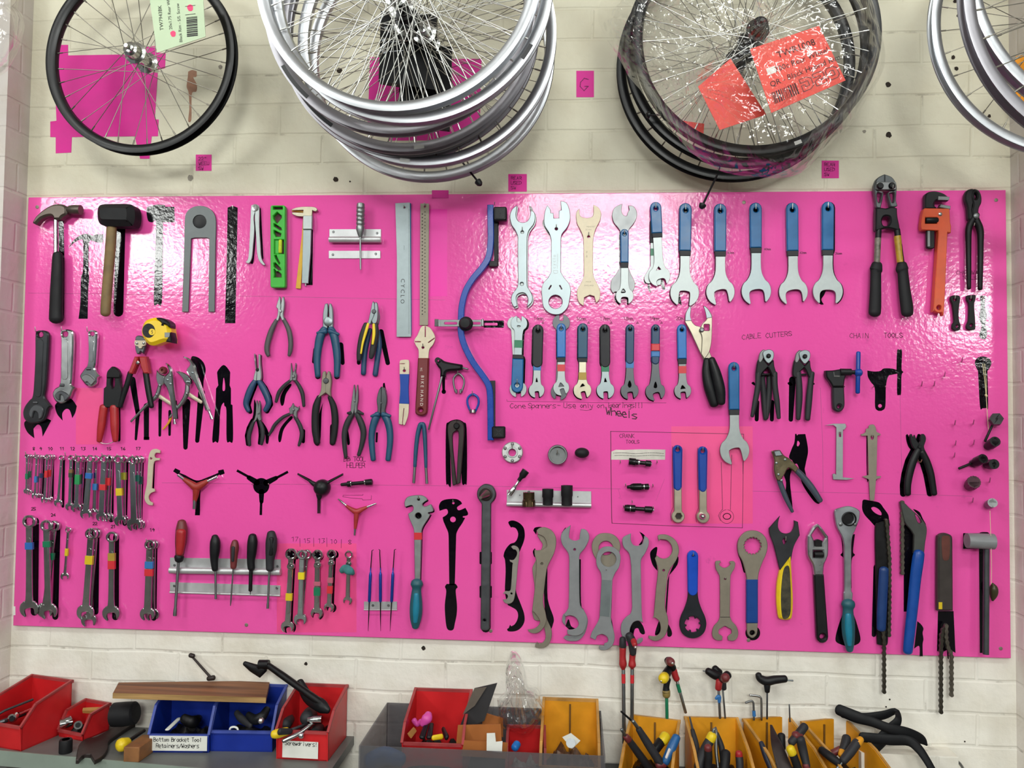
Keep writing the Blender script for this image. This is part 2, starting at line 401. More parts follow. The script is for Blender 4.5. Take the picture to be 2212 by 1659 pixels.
# ================================================================ the room
def brick_mat(name, along_y=False, top='d3ceb9', low='f0ece2', plain=None):
    m = bpy.data.materials.new(name); m.use_nodes = True; nt = m.node_tree; L = nt.links; b = nt.nodes['Principled BSDF']
    nd = lambda t: nt.nodes.new(t)
    geo = nd('ShaderNodeNewGeometry'); sp = nd('ShaderNodeSeparateXYZ'); L.new(geo.outputs['Position'], sp.inputs[0])
    cb = nd('ShaderNodeCombineXYZ'); L.new(sp.outputs[1 if along_y else 0], cb.inputs[0]); L.new(sp.outputs[2], cb.inputs[1])
    # hand-laid: the courses wander a little
    nz = nd('ShaderNodeTexNoise'); nz.inputs['Scale'].default_value = 5; L.new(geo.outputs['Position'], nz.inputs['Vector'])
    va = nd('ShaderNodeVectorMath'); va.operation = 'MULTIPLY_ADD'; va.inputs[1].default_value = (0.012, 0.012, 0); L.new(nz.outputs['Color'], va.inputs[0])
    L.new(cb.outputs[0], va.inputs[2])
    ad = nd('ShaderNodeVectorMath'); ad.operation = 'ADD'; ad.inputs[1].default_value = (0.02, 0.0495, 0); L.new(va.outputs[0], ad.inputs[0])
    br = nd('ShaderNodeTexBrick'); br.inputs['Scale'].default_value = 1; br.inputs['Brick Width'].default_value = 0.228; br.inputs['Row Height'].default_value = 0.0775
    br.inputs['Mortar Size'].default_value = 0.0055; br.inputs['Mortar Smooth'].default_value = 0.75
    L.new(ad.outputs[0], br.inputs['Vector'])
    # paint: older cream coat high up, fresh white below
    z = nd('ShaderNodeMapRange'); z.inputs[1].default_value = -0.1; z.inputs[2].default_value = 1.2; L.new(sp.outputs[2], z.inputs[0])
    c1 = nd('ShaderNodeMix'); c1.data_type = 'RGBA'; c1.inputs[6].default_value = srgb(low); c1.inputs[7].default_value = srgb(top); L.new(z.outputs[0], c1.inputs[0])
    n1 = nd('ShaderNodeTexNoise'); n1.inputs['Scale'].default_value = 9; n1.inputs['Detail'].default_value = 8; L.new(geo.outputs['Position'], n1.inputs['Vector'])
    r1 = nd('ShaderNodeMapRange'); r1.inputs[1].default_value = 0.45; r1.inputs[2].default_value = 0.75; r1.inputs[3].default_value = 0; r1.inputs[4].default_value = 0.35; L.new(n1.outputs['Fac'], r1.inputs[0])
    c2 = nd('ShaderNodeMix'); c2.data_type = 'RGBA'; c2.inputs[7].default_value = srgb('b9ad92'); L.new(r1.outputs[0], c2.inputs[0]); L.new(c1.outputs[2], c2.inputs[6])
    # grimy cracks here and there along the joints
    n2 = nd('ShaderNodeTexNoise'); n2.inputs['Scale'].default_value = 13; n2.inputs['Detail'].default_value = 10; n2.inputs['Roughness'].default_value = 0.7; L.new(geo.outputs['Position'], n2.inputs['Vector'])
    r2 = nd('ShaderNodeMapRange'); r2.inputs[1].default_value = 0.55; r2.inputs[2].default_value = 0.66; L.new(n2.outputs['Fac'], r2.inputs[0])
    r3 = nd('ShaderNodeMapRange'); r3.inputs[1].default_value = 0.75; r3.inputs[2].default_value = 1.0; L.new(br.outputs['Fac'], r3.inputs[0])
    mu = nd('ShaderNodeMath'); mu.operation = 'MULTIPLY'; L.new(r2.outputs[0], mu.inputs[0]); L.new(r3.outputs[0], mu.inputs[1])
    mu2 = nd('ShaderNodeMath'); mu2.operation = 'MULTIPLY'; mu2.inputs[1].default_value = 0.45; L.new(mu.outputs[0], mu2.inputs[0])
    c3 = nd('ShaderNodeMix'); c3.data_type = 'RGBA'; c3.inputs[7].default_value = srgb('6b5f4e'); L.new(mu2.outputs[0], c3.inputs[0]); L.new(c2.outputs[2], c3.inputs[6])
    L.new(c3.outputs[2], b.inputs['Base Color']); b.inputs['Roughness'].default_value = 0.5; b.inputs['Specular IOR Level'].default_value = 0.35
    iv = nd('ShaderNodeMath'); iv.operation = 'MULTIPLY_ADD'; iv.inputs[1].default_value = -1.0; L.new(br.outputs['Fac'], iv.inputs[0])
    n3 = nd('ShaderNodeTexNoise'); n3.inputs['Scale'].default_value = 60; n3.inputs['Detail'].default_value = 6; L.new(geo.outputs['Position'], n3.inputs['Vector'])
    L.new(n3.outputs['Fac'], iv.inputs[2])
    bp = nd('ShaderNodeBump'); bp.inputs['Strength'].default_value = 0.42; bp.inputs['Distance'].default_value = 0.004; L.new(iv.outputs[0], bp.inputs['Height']); L.new(bp.outputs[0], b.inputs['Normal'])
    return m
BRICK = brick_mat('white_painted_brick'); BRICKY = brick_mat('white_painted_brick_return', True, 'cdc5c0', 'eee8e2')
YW = 0.013                                             # face of the brick wall behind the board
def struct(name, g, mat, label=None):
    o = mesh_obj(name, g, mat); tag(o, label, None, None, 'structure'); return o
wall = struct('wall_back', box(-0.013, 2.457, YW, YW + 0.2, -0.98, 2.3), BRICK)
struct('wall_left', box(-6.0, -0.013, -0.075, YW + 0.2, -0.98, 2.3), BRICKY)
struct('wall_right', box(2.457, 11, -0.11, YW + 0.2, -0.98, 2.3), BRICKY)
GREYFLOOR = M('grey_concrete', '7d7973', 0, 0.7, 0.2, 3); OFFW = M('off_white_plaster', 'cfccc4', 0, 0.8, 0.08, 4); DIM = M('dim_plaster', 'aeaaa2', 0, 0.8, 0.1, 3)
struct('floor', box(-6, 11, -13, 0, -1.06, -0.98), GREYFLOOR)
struct('ceiling', box(-6, 11, -13, 0.2, 2.3, 2.4), OFFW)
struct('wall_front', box(-6, 11, -13, -12.8, -0.98, 2.3), DIM)

# holes and stains in the wall
HOLE = M('dark_wall_hole', '2a2018', 0, 0.9, 0.3, 60); RUST = M('rust_stain', '9d7560', 0, 0.8, 0.3, 40); GRIME = M('plug_grey', '8d867a', 0, 0.8, 0.2, 60)
def blob(x, y, r, Y, seed=0, ry=None):
    rnd = random.Random(seed); g = G(); N = 14
    ps = [at_y(x + r * (0.75 + 0.4 * rnd.random()) * math.cos(2 * PI * k / N), y + (ry or r) * (0.75 + 0.4 * rnd.random()) * math.sin(2 * PI * k / N), Y) for k in range(N)]
    return g.add(ps, [list(range(N))])
F(0, 0, 1)
for k, (x, y, r, m) in enumerate(((1919, 183, 6, HOLE), (1920, 291, 7, HOLE), (1867, 284, 4, GRIME), (490, 70, 5, HOLE), (476, 145, 5, GRIME), (725, 387, 6, HOLE), (733, 152, 6, HOLE), (2066, 148, 5, HOLE), (2059, 124, 5, HOLE),
        (2070, 34, 4, HOLE), (2063, 3, 4, HOLE), (2064, 211, 3, HOLE), (411, 384, 7, GRIME), (2137, 251, 4, HOLE), (915, 1400, 5, HOLE), (756, 392, 2, HOLE), (1922, 1511, 2, HOLE), (1914, 1527, 2, HOLE), (661, 1434, 4, HOLE), (2084, 1602, 2, HOLE))):
    o = mesh_obj('bolt_hole', blob(x, y, r, YW - 0.0006, k), m); o.parent = wall
F(0, 0, 2.989)
st = G().add([at_y(x, y, YW - 0.0007) for x, y in P('1215,462* 1240,452 1270,460* 1268,495 1248,500 1270,545 1268,590 1240,600 1236,680 1235,775 1215,782 1222,700 1218,600 1205,560 1212,500')], [])
st.f = [list(range(len(st.v)))]
o = mesh_obj('rust_stain', st, RUST); o.parent = wall

# ================================================================ the pink board
def board_mat():
    m = bpy.data.materials.new('glossy_pink_paint'); m.use_nodes = True; nt = m.node_tree; L = nt.links; b = nt.nodes['Principled BSDF']
    nd = lambda t: nt.nodes.new(t)
    geo = nd('ShaderNodeNewGeometry')
    n1 = nd('ShaderNodeTexNoise'); n1.inputs['Scale'].default_value = 4; n1.inputs['Detail'].default_value = 6; L.new(geo.outputs['Position'], n1.inputs['Vector'])
    mr = nd('ShaderNodeMapRange'); mr.inputs[1].default_value = 0.35; mr.inputs[2].default_value = 0.7; mr.inputs[3].default_value = 0.0; mr.inputs[4].default_value = 0.3; L.new(n1.outputs['Fac'], mr.inputs[0])
    c = nd('ShaderNodeMix'); c.data_type = 'RGBA'; c.inputs[6].default_value = srgb('ee58ab'); c.inputs[7].default_value = srgb('e44e9f'); L.new(mr.outputs[0], c.inputs[0])
    # greasy finger marks and scuffs
    n2 = nd('ShaderNodeTexNoise'); n2.inputs['Scale'].default_value = 22; n2.inputs['Detail'].default_value = 8; n2.inputs['Roughness'].default_value = 0.65; L.new(geo.outputs['Position'], n2.inputs['Vector'])
    r2 = nd('ShaderNodeMapRange'); r2.inputs[1].default_value = 0.64; r2.inputs[2].default_value = 0.74; r2.inputs[4].default_value = 0.28; L.new(n2.outputs['Fac'], r2.inputs[0])
    c2 = nd('ShaderNodeMix'); c2.data_type = 'RGBA'; c2.inputs[7].default_value = srgb('8d3468'); L.new(r2.outputs[0], c2.inputs[0]); L.new(c.outputs[2], c2.inputs[6])
    L.new(c2.outputs[2], b.inputs['Base Color'])
    b.inputs['Roughness'].default_value = 0.13; b.inputs['Specular IOR Level'].default_value = 0.5
    v = nd('ShaderNodeTexNoise'); v.inputs['Scale'].default_value = 95; v.inputs['Detail'].default_value = 2.5; L.new(geo.outputs['Position'], v.inputs['Vector'])
    v2 = nd('ShaderNodeTexNoise'); v2.inputs['Scale'].default_value = 7; v2.inputs['Detail'].default_value = 2; L.new(geo.outputs['Position'], v2.inputs['Vector'])
    ma = nd('ShaderNodeMath'); ma.operation = 'MULTIPLY_ADD'; ma.inputs[1].default_value = 1.6; L.new(v2.outputs['Fac'], ma.inputs[0]); L.new(v.outputs['Fac'], ma.inputs[2])
    bp = nd('ShaderNodeBump'); bp.inputs['Strength'].default_value = 0.16; bp.inputs['Distance'].default_value = 0.0022; L.new(ma.outputs[0], bp.inputs['Height']); L.new(bp.outputs[0], b.inputs['Normal'])
    return m
PINK = board_mat()
BOARD = box(0, 2.44, 0.0, YW - 0.0005, 0, 1.102)
PATCH_R = M('salmon_pink_card', 'f04e90', 0, 0.4, 0.05, 10); PATCH_M = M('hot_magenta_card', 'ee1ca6', 0, 0.35, 0.04, 10)
def patch(name, x0, y0, x1, y1, mat): BOARD_PARTS.append((name, plate(rect(x0, y0, x1, y1), (), 0.02, 0.2, 0.02), mat))
F(0, 0, 1)
patch('card_patch', 1450, 921, 1626, 1131, PATCH_R); patch('card_patch', 164, 838, 222, 960, PATCH_R); patch('card_patch', 598, 1174, 770, 1366, PATCH_R)
patch('card_patch', 926, 452, 966, 640, PATCH_M)
for x, y in ((1607, 437), (532, 1350), (2162, 1401), (1060, 1363), (2152, 432), (80, 447), (1617, 1383)):
    s = mpp(x, y, 1); BOARD_PARTS.append(('screw', knob(x, y, [(4, 0.1), (4, 0.8), (2.8, 1.4), (1, 1.0)], 12), TAUPE))
# pencil rules across the paint
PEN = M('faint_pencil', 'c04489', 0, 0.5, 0.1, 30)
ink(ribbon([(62, 633), (300, 636), (560, 640), (960, 648)], 0.6, 0.03), PEN); ink(ribbon([(350, 1043), (600, 1046), (1040, 1050), (1340, 1056)], 0.6, 0.03), PEN)
ink(ribbon([(1626, 1061), (1900, 1066), (2100, 1072)], 0.6, 0.03), PEN); ink(ribbon([(1772, 838), (1777, 960), (1778, 1062)], 0.6, 0.03), PEN); ink(ribbon([(1944, 850), (1947, 980), (1950, 1060)], 0.6, 0.03), PEN)
ink(ribbon([(1120, 649), (1230, 651), (1500, 655)], 0.6, 0.03), PEN)

# ================================================================ papers on the wall
def sheet(pts, Y, th=0.0004):
    fr = [(lambda w: (w.x, w.z))(at_y(p[0], p[1], Y)) for p in pts]
    return plate3([fr], Vector((0, Y, 0)), EX, EZ, EN, th, th * 0.1)
def wall_ink(txt, x, y, h, **k):
    return write(txt, x, y, h, d=(-YW + 0.0014) * 1000, **k)
F(0, 0, 2.989)
thing('paper_sheet', 'large magenta paper sheet with taped corners behind the left black wheel', 'paper', [('sheet', sheet(P('345,290* 440,290* 440,358* 800,352* 960,300* 1005,298* 1010,338* 1070,345* 1066,440* 1020,450* 1000,770* 1025,772* 1020,880* 980,880* 965,1025* 905,1025* 870,880* 465,885* 460,985* 360,990* 360,885* 325,885* 325,785* 365,780*'), YW - 0.0004), PAPER)])
F(520, 0, 2.989)
thing('paper_sheet', 'magenta paper sheet behind the central stack of silver wheels', 'paper', [('sheet', sheet(P('835,368* 1100,380* 1555,380* 1545,770* 1520,905* 960,908* 940,810* 820,808*'), YW - 0.0004), PAPER)])
F(0, 0, 1)
for (x0, y0, x1, y1), rows, lab in (((423, 334, 457, 369), ('22"', 'WEEU', 'SW'), 'small magenta note with handwriting below the left black wheel'),
        ((1098, 376, 1138, 414), ('REAR', 'USED', 'SW'), 'small magenta note with handwriting right of the central wheel stack, touching the board top'),
        ((1775, 347, 1812, 385), ('REAR', 'USED', 'SW'), 'small magenta note with handwriting below the bagged black wheels'),
        ((1245, 153, 1283, 210), ('G',), 'tall magenta note with a large letter G between the wheel stacks')):
    h = 7 if len(rows) > 1 else 27
    g = G()
    for k, r in enumerate(rows): g += wall_ink(r, x0 + (6 if len(rows) > 1 else 9), y0 + (12 if len(rows) > 1 else 42) + k * 10.5, h, w=0.5 if len(rows) > 1 else 0.8, adv=6)
    thing('sticky_note', lab, 'note', [('note', sheet(rect(x0, y0, x1, y1), YW - 0.0004), PAPER), ('handwriting', g, M('faded_note_ink', '8a1263', 0, .6))])
thing('sticky_note', 'magenta paper tab folded over the top edge of the pink board', 'note', [('note', sheet(rect(933, 411, 969, 428), -0.0006), PAPER)])

# ================================================================ bicycle wheels
ALU = M('silver_rim_alloy', 'c3c6cb', 1, 0.36, 0.04, 20); ALU_SHADE = M('shaded_rim_alloy', '9b999f', 0.9, 0.4, 0.05, 20); BRIM = M('black_rim_alloy', '08080b', 0.0, 0.36, 0.1, 20, spec=.35)  # second alloy is the silver one with shade of unlit rims in its colour
SPOKE = M('steel_spoke', 'bcbcb8', 1, 0.34, 0.05, 20); SPOKED = M('dull_spoke', '77736a', 0.9, 0.4, 0.05, 20); HUBM = M('polished_hub', 'd0d2d0', 1, 0.15, 0.04, 20); HUBB = M('black_hub', '141416', 0.3, 0.35, 0.1, 20)
RIM_SEC = ((0, -.0125), (-.004, -.0132), (-.013, -.0132), (-.021, -.008), (-.0235, 0), (-.021, .008), (-.013, .0132), (-.004, .0132), (0, .0125), (-.0015, .0105), (-.009, .009), (-.009, -.009), (-.0015, -.0105))
def visible_px(p):
    q = p - CAM; dp = q.dot(RY); return 1106 + 1789 * q.dot(RX) / dp, 829.5 - 1789 * q.dot(RZ) / dp
def wheel(cx, cy, rp, R, label, rim, spoke, hub, group=None, n_sp=32, tilt=(0, 0), sec=1.0, hub_l=0.05, start=0.0, sticker=None):
    """survey circle of the rim and its true radius give its distance from the wall"""
    dpt = R * 1789 * FS / rp
    d = ray(cx, cy); c = CAM + d * dpt
    rot = Matrix.Rotation(tilt[0], 3, 'X') @ Matrix.Rotation(tilt[1], 3, 'Z')
    pt = lambda r, a, th: c + rot @ Vector((r * math.cos(th), a, r * math.sin(th)))
    N = 112; n = len(RIM_SEC); g = G()
    for k in range(N):
        for r, a in RIM_SEC: g.v.append(pt(R + r * sec, a, 2 * PI * k / N))
    for k in range(N):
        for i in range(n):
            j = (i + 1) % n; k2 = (k + 1) % N
            g.f.append([k * n + i, k * n + j, k2 * n + j, k2 * n + i])
    root = bpy.data.objects.new('bicycle_wheel', None); COL.objects.link(root); root.location = c - Vector((0, 0, R)); root.empty_display_size = 0.02
    tag(root, label, 'bicycle wheel', group)
    org = Vector(root.location)
    part(root, org, 'rim', g, rim)
    if sticker:
        for t0, t1, mt in sticker:
            s = G(); K = 10
            for k in range(K + 1):
                th = t0 + (t1 - t0) * k / K
                s.v += [pt(R - 0.004, -.0136, th), pt(R - 0.0125, -.0136, th)]
            for k in range(K): s.f.append([2 * k, 2 * k + 1, 2 * k + 3, 2 * k + 2])
            part(root, org, 'rim_sticker', s, mt)
    if visible_px(c + Vector((0, -hub_l, -0.03)))[1] > 0:
        prof = [(-hub_l - .017, .0045), (-hub_l - .004, .005), (-hub_l - .003, .010), (-hub_l, .011), (-hub_l + .002, .017), (-.032, .019), (-.030, .026), (-.026, .026), (-.023, .015), (0, .0135), (.023, .015), (.026, .026), (.030, .026), (.032, .019), (hub_l, .011), (hub_l + .02, .0045)]
        part(root, org, 'hub', tubew([(c + rot @ Vector((0, a, 0)), r) for a, r in prof], 20, 1, False, False, Vector((1, 0, 0.1))), hub)
    me = None
    for k in range(n_sp):
        side = -0.028 if k % 2 else 0.028
        lead = (1 if (k // 2) % 2 else -1) * 1.15
        th = start + 2 * PI * k / n_sp
        a, b = pt(.023, side, th + lead), pt(R - .0225 * sec, side * 0.05, th)
        if max(visible_px(a)[1], visible_px(b)[1]) < -5: continue
        if me is None:
            L0 = (b - a).length
            o = mesh_obj('spoke', tubew([(Vector((0, 0, 0)), .0009), (Vector((0, 0, L0 - .014)), .0009), (Vector((0, 0, L0 - .0135)), .0018), (Vector((0, 0, L0)), .0018)], 6, 1, False, False, Vector((1, 0, 0))), spoke)
            me = o.data
        else:
            o = bpy.data.objects.new('spoke', me); COL.objects.link(o)
        q = (b - a).to_track_quat('Z', 'Y'); o.matrix_world = Matrix.Translation(a - org) @ q.to_matrix().to_4x4(); o.parent = root
        o.scale = (1, 1, (b - a).length / L0)
    return root, c
def circ3(a, b, c):
    ax, ay = a; bx, by = b; qx, qy = c
    d = 2 * (ax * (by - qy) + bx * (qy - ay) + qx * (ay - by))
    ux = ((ax * ax + ay * ay) * (by - qy) + (bx * bx + by * by) * (qy - ay) + (qx * qx + qy * qy) * (ay - by)) / d
    uy = ((ax * ax + ay * ay) * (qx - bx) + (bx * bx + by * by) * (ax - qx) + (qx * qx + qy * qy) * (bx - ax)) / d
    return ux, uy, math.hypot(ux - ax, uy - ay)
F(0, 0, 1)
lw, lc = wheel(306, 126, 210, 0.236, 'small wheel with black rim and silver hub hanging alone at the upper left', BRIM, SPOKED, HUBM, n_sp=36, start=0.1, hub_l=0.055)
lw.location = lw.location
CW = 'silver wheels stacked at the centre'
F(520, 0, 2.989)
STK = M('black_rim_sticker', '15161c', 0, 0.4, 0.1, 30); LBL = M('pale_rim_label', 'c9cbc8', 0, 0.5, 0.05, 30)
wheel(1015, -186, 931, 0.288, 'foremost silver wheel of the central stack, its bright rim highest', ALU, SPOKE, HUBM, CW, start=0.05)
wheel(1100, -100, 920, 0.288, 'second silver wheel of the central stack, just behind the foremost bright rim', ALU, SPOKE, HUBM, CW, start=0.13, sticker=((-0.62, -0.50, STK),))
wheel(1020, 8, 880, 0.288, 'third silver wheel of the central stack, reaching furthest left, long black rim sticker', ALU_SHADE, SPOKE, HUBM, CW, start=0.0, sticker=((3.66, 3.98, STK),))
wheel(1082, 150, 852, 0.288, 'fourth wheel of the central stack, shade-darkened grey rim with a pale label at its foot', ALU_SHADE, SPOKE, HUBB, CW, start=0.07, sticker=((-1.50, -1.42, LBL), (3.75, 4.1, STK)))
wheel(1090, 200, 838, 0.288, 'fifth wheel of the central stack, shade-darkened rim directly under the pale-labelled one', ALU_SHADE, SPOKED, HUBM, CW, start=0.02)
wheel(1200, 250, 838, 0.288, 'sixth silver wheel of the central stack, reaching furthest right', ALU, SPOKED, HUBM, CW, start=0.1, sticker=((-1.76, -1.68, LBL),))
wheel(1225, 380, 800, 0.288, 'rearmost and lowest silver wheel of the central stack', ALU, SPOKED, HUBM, CW, start=0.16)
def skewer(x0, y0, x1, y1, Y0, Y1, lab):
    a, b = at_y(x0, y0, Y0), at_y(x1, y1, Y1)
    thing('skewer', lab, 'wheel skewer', [('rod', rod(a, b, [(0, .0024), (1, .0024)], 8), OILED), ('nut', rod(a.lerp(b, .86), b, [(0, .004), (.2, .0085), (.7, .0075), (1, .004)], 10), BLACK)])
skewer(1380, 985, 1550, 1195, -0.13, -0.16, 'black quick release skewer poking out below the central silver wheels')
BK = 'black wheels stacked on the right'
F(1220, 0, 2.989)
wheel(1228, 230, 783, 0.278, 'front black wheel of the right stack, wrapped in clear plastic', BRIM, SPOKE, HUBB, BK, start=0.03, hub_l=0.06, sticker=((-1.25, -1.19, LBL),))
wheel(1172, 310, 780, 0.283, 'middle black wheel of the right stack, partly under the plastic', BRIM, SPOKED, HUBB, BK, start=0.1)
wheel(1092, 425, 752, 0.278, 'rearmost and lowest black wheel of the right stack, its rim bare', BRIM, SPOKED, HUBB, BK, start=0.06)
skewer(985, 1128, 880, 1345, -0.085, -0.10, 'black quick release skewer hanging below the rearmost black wheel onto the board')
skewer(700, 742, 525, 742, -0.13, -0.14, 'black quick release skewer crossing the middle black wheel under the plastic')
SW = 'silver wheels at the right edge'
F(1860, 0, 3.858)
wheel(*circ3((608, 130), (760, 760), (1250, 1210)), 0.288, 'rearmost and leftmost silver wheel at the right edge, spokes over bare wall', ALU, SPOKED, HUBM, SW, start=0.04)
wheel(*circ3((880, 0), (990, 480), (1358, 1000)), 0.288, 'middle silver wheel at the right edge with dark holes along its rim', ALU_SHADE, SPOKED, HUBM, SW, start=0.1)
wheel(*circ3((940, 0), (1090, 400), (1358, 740)), 0.288, 'front silver wheel at the right edge, reaching least far left', ALU, SPOKED, HUBM, SW, start=0.07)
ORCARD = M('orange_card', 'f09a12', 0, 0.5, 0.05, 20)
thing('orange_card', 'upper orange card behind the spokes at the right edge', 'card', [('card', sheet(P('1290,470* 1330,458* 1470,520* 1470,660* 1358,590* 1282,510*'), -0.06, 0.001), ORCARD)])
thing('orange_card', 'lower orange card behind the rim at the right edge', 'card', [('card', sheet(P('1285,745* 1358,715* 1470,740* 1470,920* 1330,850* 1288,790*'), -0.06, 0.001), ORCARD)])

# hang tag of the left wheel
F(0, 0, 2.989)
TAGC = M('pale_green_card', 'c3d6b4', 0, 0.6, 0.04, 20); PINKDOT = M('pink_price_dot', 'f0306e', 0, 0.5, 0.05, 20)
def flat_tag(q, Y, th=0.0012):
    """a card through four survey points standing at Y"""
    c = [at_y(p[0], p[1], Y) for p in q]
    n = EN * th
    return G().add(c + [p + n for p in c], [[0, 1, 2, 3], [4, 7, 6, 5]] + [[i, i + 4, (i + 1) % 4 + 4, (i + 1) % 4] for i in range(4)]), c
YT = -0.20
g, c = flat_tag([(960, -60), (1310, -60), (1328, 238), (1015, 342)], YT)
up = (c[3] - c[0]).normalized() * -1
def on(x, y): return at_y(x, y, YT - 0.0018)
import_dir = (on(1040, 60) - on(1060, 190)).normalized(); dn = (on(1180, 60) - on(1060, 80)).normalized()
def tag_line(t, x, y, h): return printed(t, on(x, y), on(x - 9, y - 100) - on(x, y), on(x - 100, y + 9) - on(x, y), h * mpp(x, y, -YT * 1000) / 0.7)
tg = tag_line('TW7943BK', 1056, 195, 24) + tag_line('20x1.75 Rear Wheel', 1112, 190, 20) + tag_line('Black Rim - S/S. Screw', 1178, 272, 20)
bars = G(); rr = random.Random(3)
yy = 112
while yy < 232:
    w = rr.choice((3, 5, 8)); bars.add([on(1200 - 0.0 + yy * 0.03, yy), on(1270 + yy * 0.03, yy - 8), on(1270 + yy * 0.03, yy - 8 + w), on(1200 + yy * 0.03, yy + w)], [[0, 1, 2, 3]]); yy += w + rr.choice((3, 5))
for yy in (-10, 40, 95): bars += G().add([on(1195, yy), on(1262, yy - 8), on(1262, yy - 5), on(1195, yy + 3)], [[0, 1, 2, 3]])
dots = G()
for x, y, r in ((1118, 218, 20), (1228, 50, 22)): dots.add([on(x + r * (0.8 + 0.3 * ((k * 7) % 5) / 5) * math.cos(k * PI / 6), y + r * math.sin(k * PI / 6)) for k in range(12)], [list(range(12))])
thing('hang_tag', 'pale green hang tag with barcode and pink dots tied to the small black wheel', 'tag', [('card', g, TAGC), ('printing', tg, INKB), ('barcode', bars, INKB), ('price_dot', dots, PINKDOT)])

# black cardboard boxes hanging among the silver spokes
F(520, 0, 2.989)
BCARD = M('black_printed_card', '08080b', 0, 0.55, 0.1, 30, spec=.2); SILV = M('silver_print', 'a9adb3', 0.3, 0.5, 0.05, 30)
def slab(q, Y, th):
    c = [at_y(p[0], p[1], Y) for p in q]
    return G().add(c + [p - EN * th for p in c], [[3, 2, 1, 0], [4, 5, 6, 7]] + [[i, (i + 1) % 4, (i + 1) % 4 + 4, i + 4] for i in range(4)])
YB = -0.235
pr = printed('RALEIGH', at_y(925, 215, YB - 0.0188), at_y(1110, 190, YB) - at_y(925, 215, YB), at_y(920, 115, YB) - at_y(925, 215, YB), 0.021) 
for y in (268, 330): pr += G().add([at_y(x, yy2, YB - 0.0188) for x, yy2 in ((960, y), (1050, y - 8), (1050, y - 3), (960, y + 5))], [[0, 1, 2, 3]])
for y in (262, 298, 332): pr += G().add([at_y(925 + 14 * math.cos(k * PI / 5), y + 14 * math.sin(k * PI / 5), YB - 0.0188) for k in range(10)], [list(range(10))])
thing('cardboard_box', 'black printed cardboard box hanging behind the front silver spokes', 'box', [('box', slab([(905, 70), (1262, 95), (1255, 580), (890, 525)], YB, 0.018), BCARD), ('printing', pr, SILV)])
thing('cardboard_box', 'plain black box hanging behind and right of the printed black one', 'box', [('box', slab([(1040, 300), (1362, 300), (1345, 840), (1010, 800)], -0.20, 0.012), BCARD)])

# red card tag and clear bag on the right stack
F(1220, 0, 2.989)
REDC = M('fluorescent_red_card', 'f04a3a', 0, 0.5, 0.04, 20)
YR = -0.285
def onr(u, v):
    a, b, c, d = (1195, 318), (1640, 168), (1812, 520), (1333, 730)
    x = (a[0] * (1 - u) + b[0] * u) * (1 - v) + (d[0] * (1 - u) + c[0] * u) * v; y = (a[1] * (1 - u) + b[1] * u) * (1 - v) + (d[1] * (1 - u) + c[1] * u) * v
    return at_y(x, y, YR - 0.0018)
g, c = flat_tag([(1195, 318), (1640, 168), (1812, 520), (1333, 730)], YR)
def rl(t, u, v, s): return printed(t, onr(u, v), onr(u + .5, v) - onr(u, v), onr(u, v - .3) - onr(u, v), s)
tg = rl('TWR1008', .32, .27, .0195) + rl('700c Rear Wheel', .22, .46, .0165) + rl('QR - Black Hybrid Rim', .10, .64, .0165)
bars = G(); u = .08
while u < .40:
    w = rr.choice((.006, .012, .018)); bars.add([onr(u, .72), onr(u + w, .72), onr(u + w, .9), onr(u, .9)], [[3, 2, 1, 0]]); u += w + rr.choice((.008, .014))
def outline_path(uv, w=.010):
    gg = G()
    for a, b in zip(uv, uv[1:]):
        l = math.hypot(b[0] - a[0], b[1] - a[1]) or 1; nx, ny = -(b[1] - a[1]) / l * w, (b[0] - a[0]) / l * w
        gg.add([onr(a[0] + nx, a[1] + ny), onr(b[0] + nx, b[1] + ny), onr(b[0] - nx, b[1] - ny), onr(a[0] - nx, a[1] - ny)], [[0, 1, 2, 3]])
    return gg
lg = outline_path([(.47, .70), (.57, .70), (.62, .74), (.62, .86), (.57, .90), (.47, .90), (.47, .80), (.52, .80), (.52, .84), (.57, .84), (.57, .76), (.47, .76), (.47, .70)], .006)
lg += outline_path([(.65, .70), (.77, .70), (.79, .74), (.79, .80), (.70, .83), (.79, .83), (.79, .90), (.65, .90), (.65, .82), (.74, .78), (.74, .76), (.65, .76), (.65, .70)], .006)
lg += outline_path([(.85, .70), (.93, .70), (.97, .74), (.97, .86), (.93, .90), (.85, .90), (.82, .86), (.82, .74), (.85, .70)], .006) + outline_path([(.87, .76), (.92, .76), (.92, .84), (.87, .84), (.87, .76)], .006)
stk = G().add([onr(.12, .36), onr(.24, .36), onr(.24, .46), onr(.12, .46)], [[0, 1, 2, 3]])
thing('hang_tag', 'bright red hang tag with barcode on the bagged black wheel', 'tag', [('card', g, REDC), ('printing', tg, INKB), ('barcode', bars, INKB), ('logo', lg, DKRED), ('price_sticker', stk, WHITE)])
g, c = flat_tag([(860, 560), (1070, 380), (1300, 740), (1000, 840)], -0.20)
thing('hang_tag', 'second red tag half hidden inside the clear plastic on the right stack', 'tag', [('card', g, REDC)])
g, c = flat_tag([(690, 770), (900, 800), (890, 940), (800, 900)], -0.10)
thing('hang_tag', 'red corner of a tag showing between the two lower black rims', 'tag', [('card', g, REDC)])

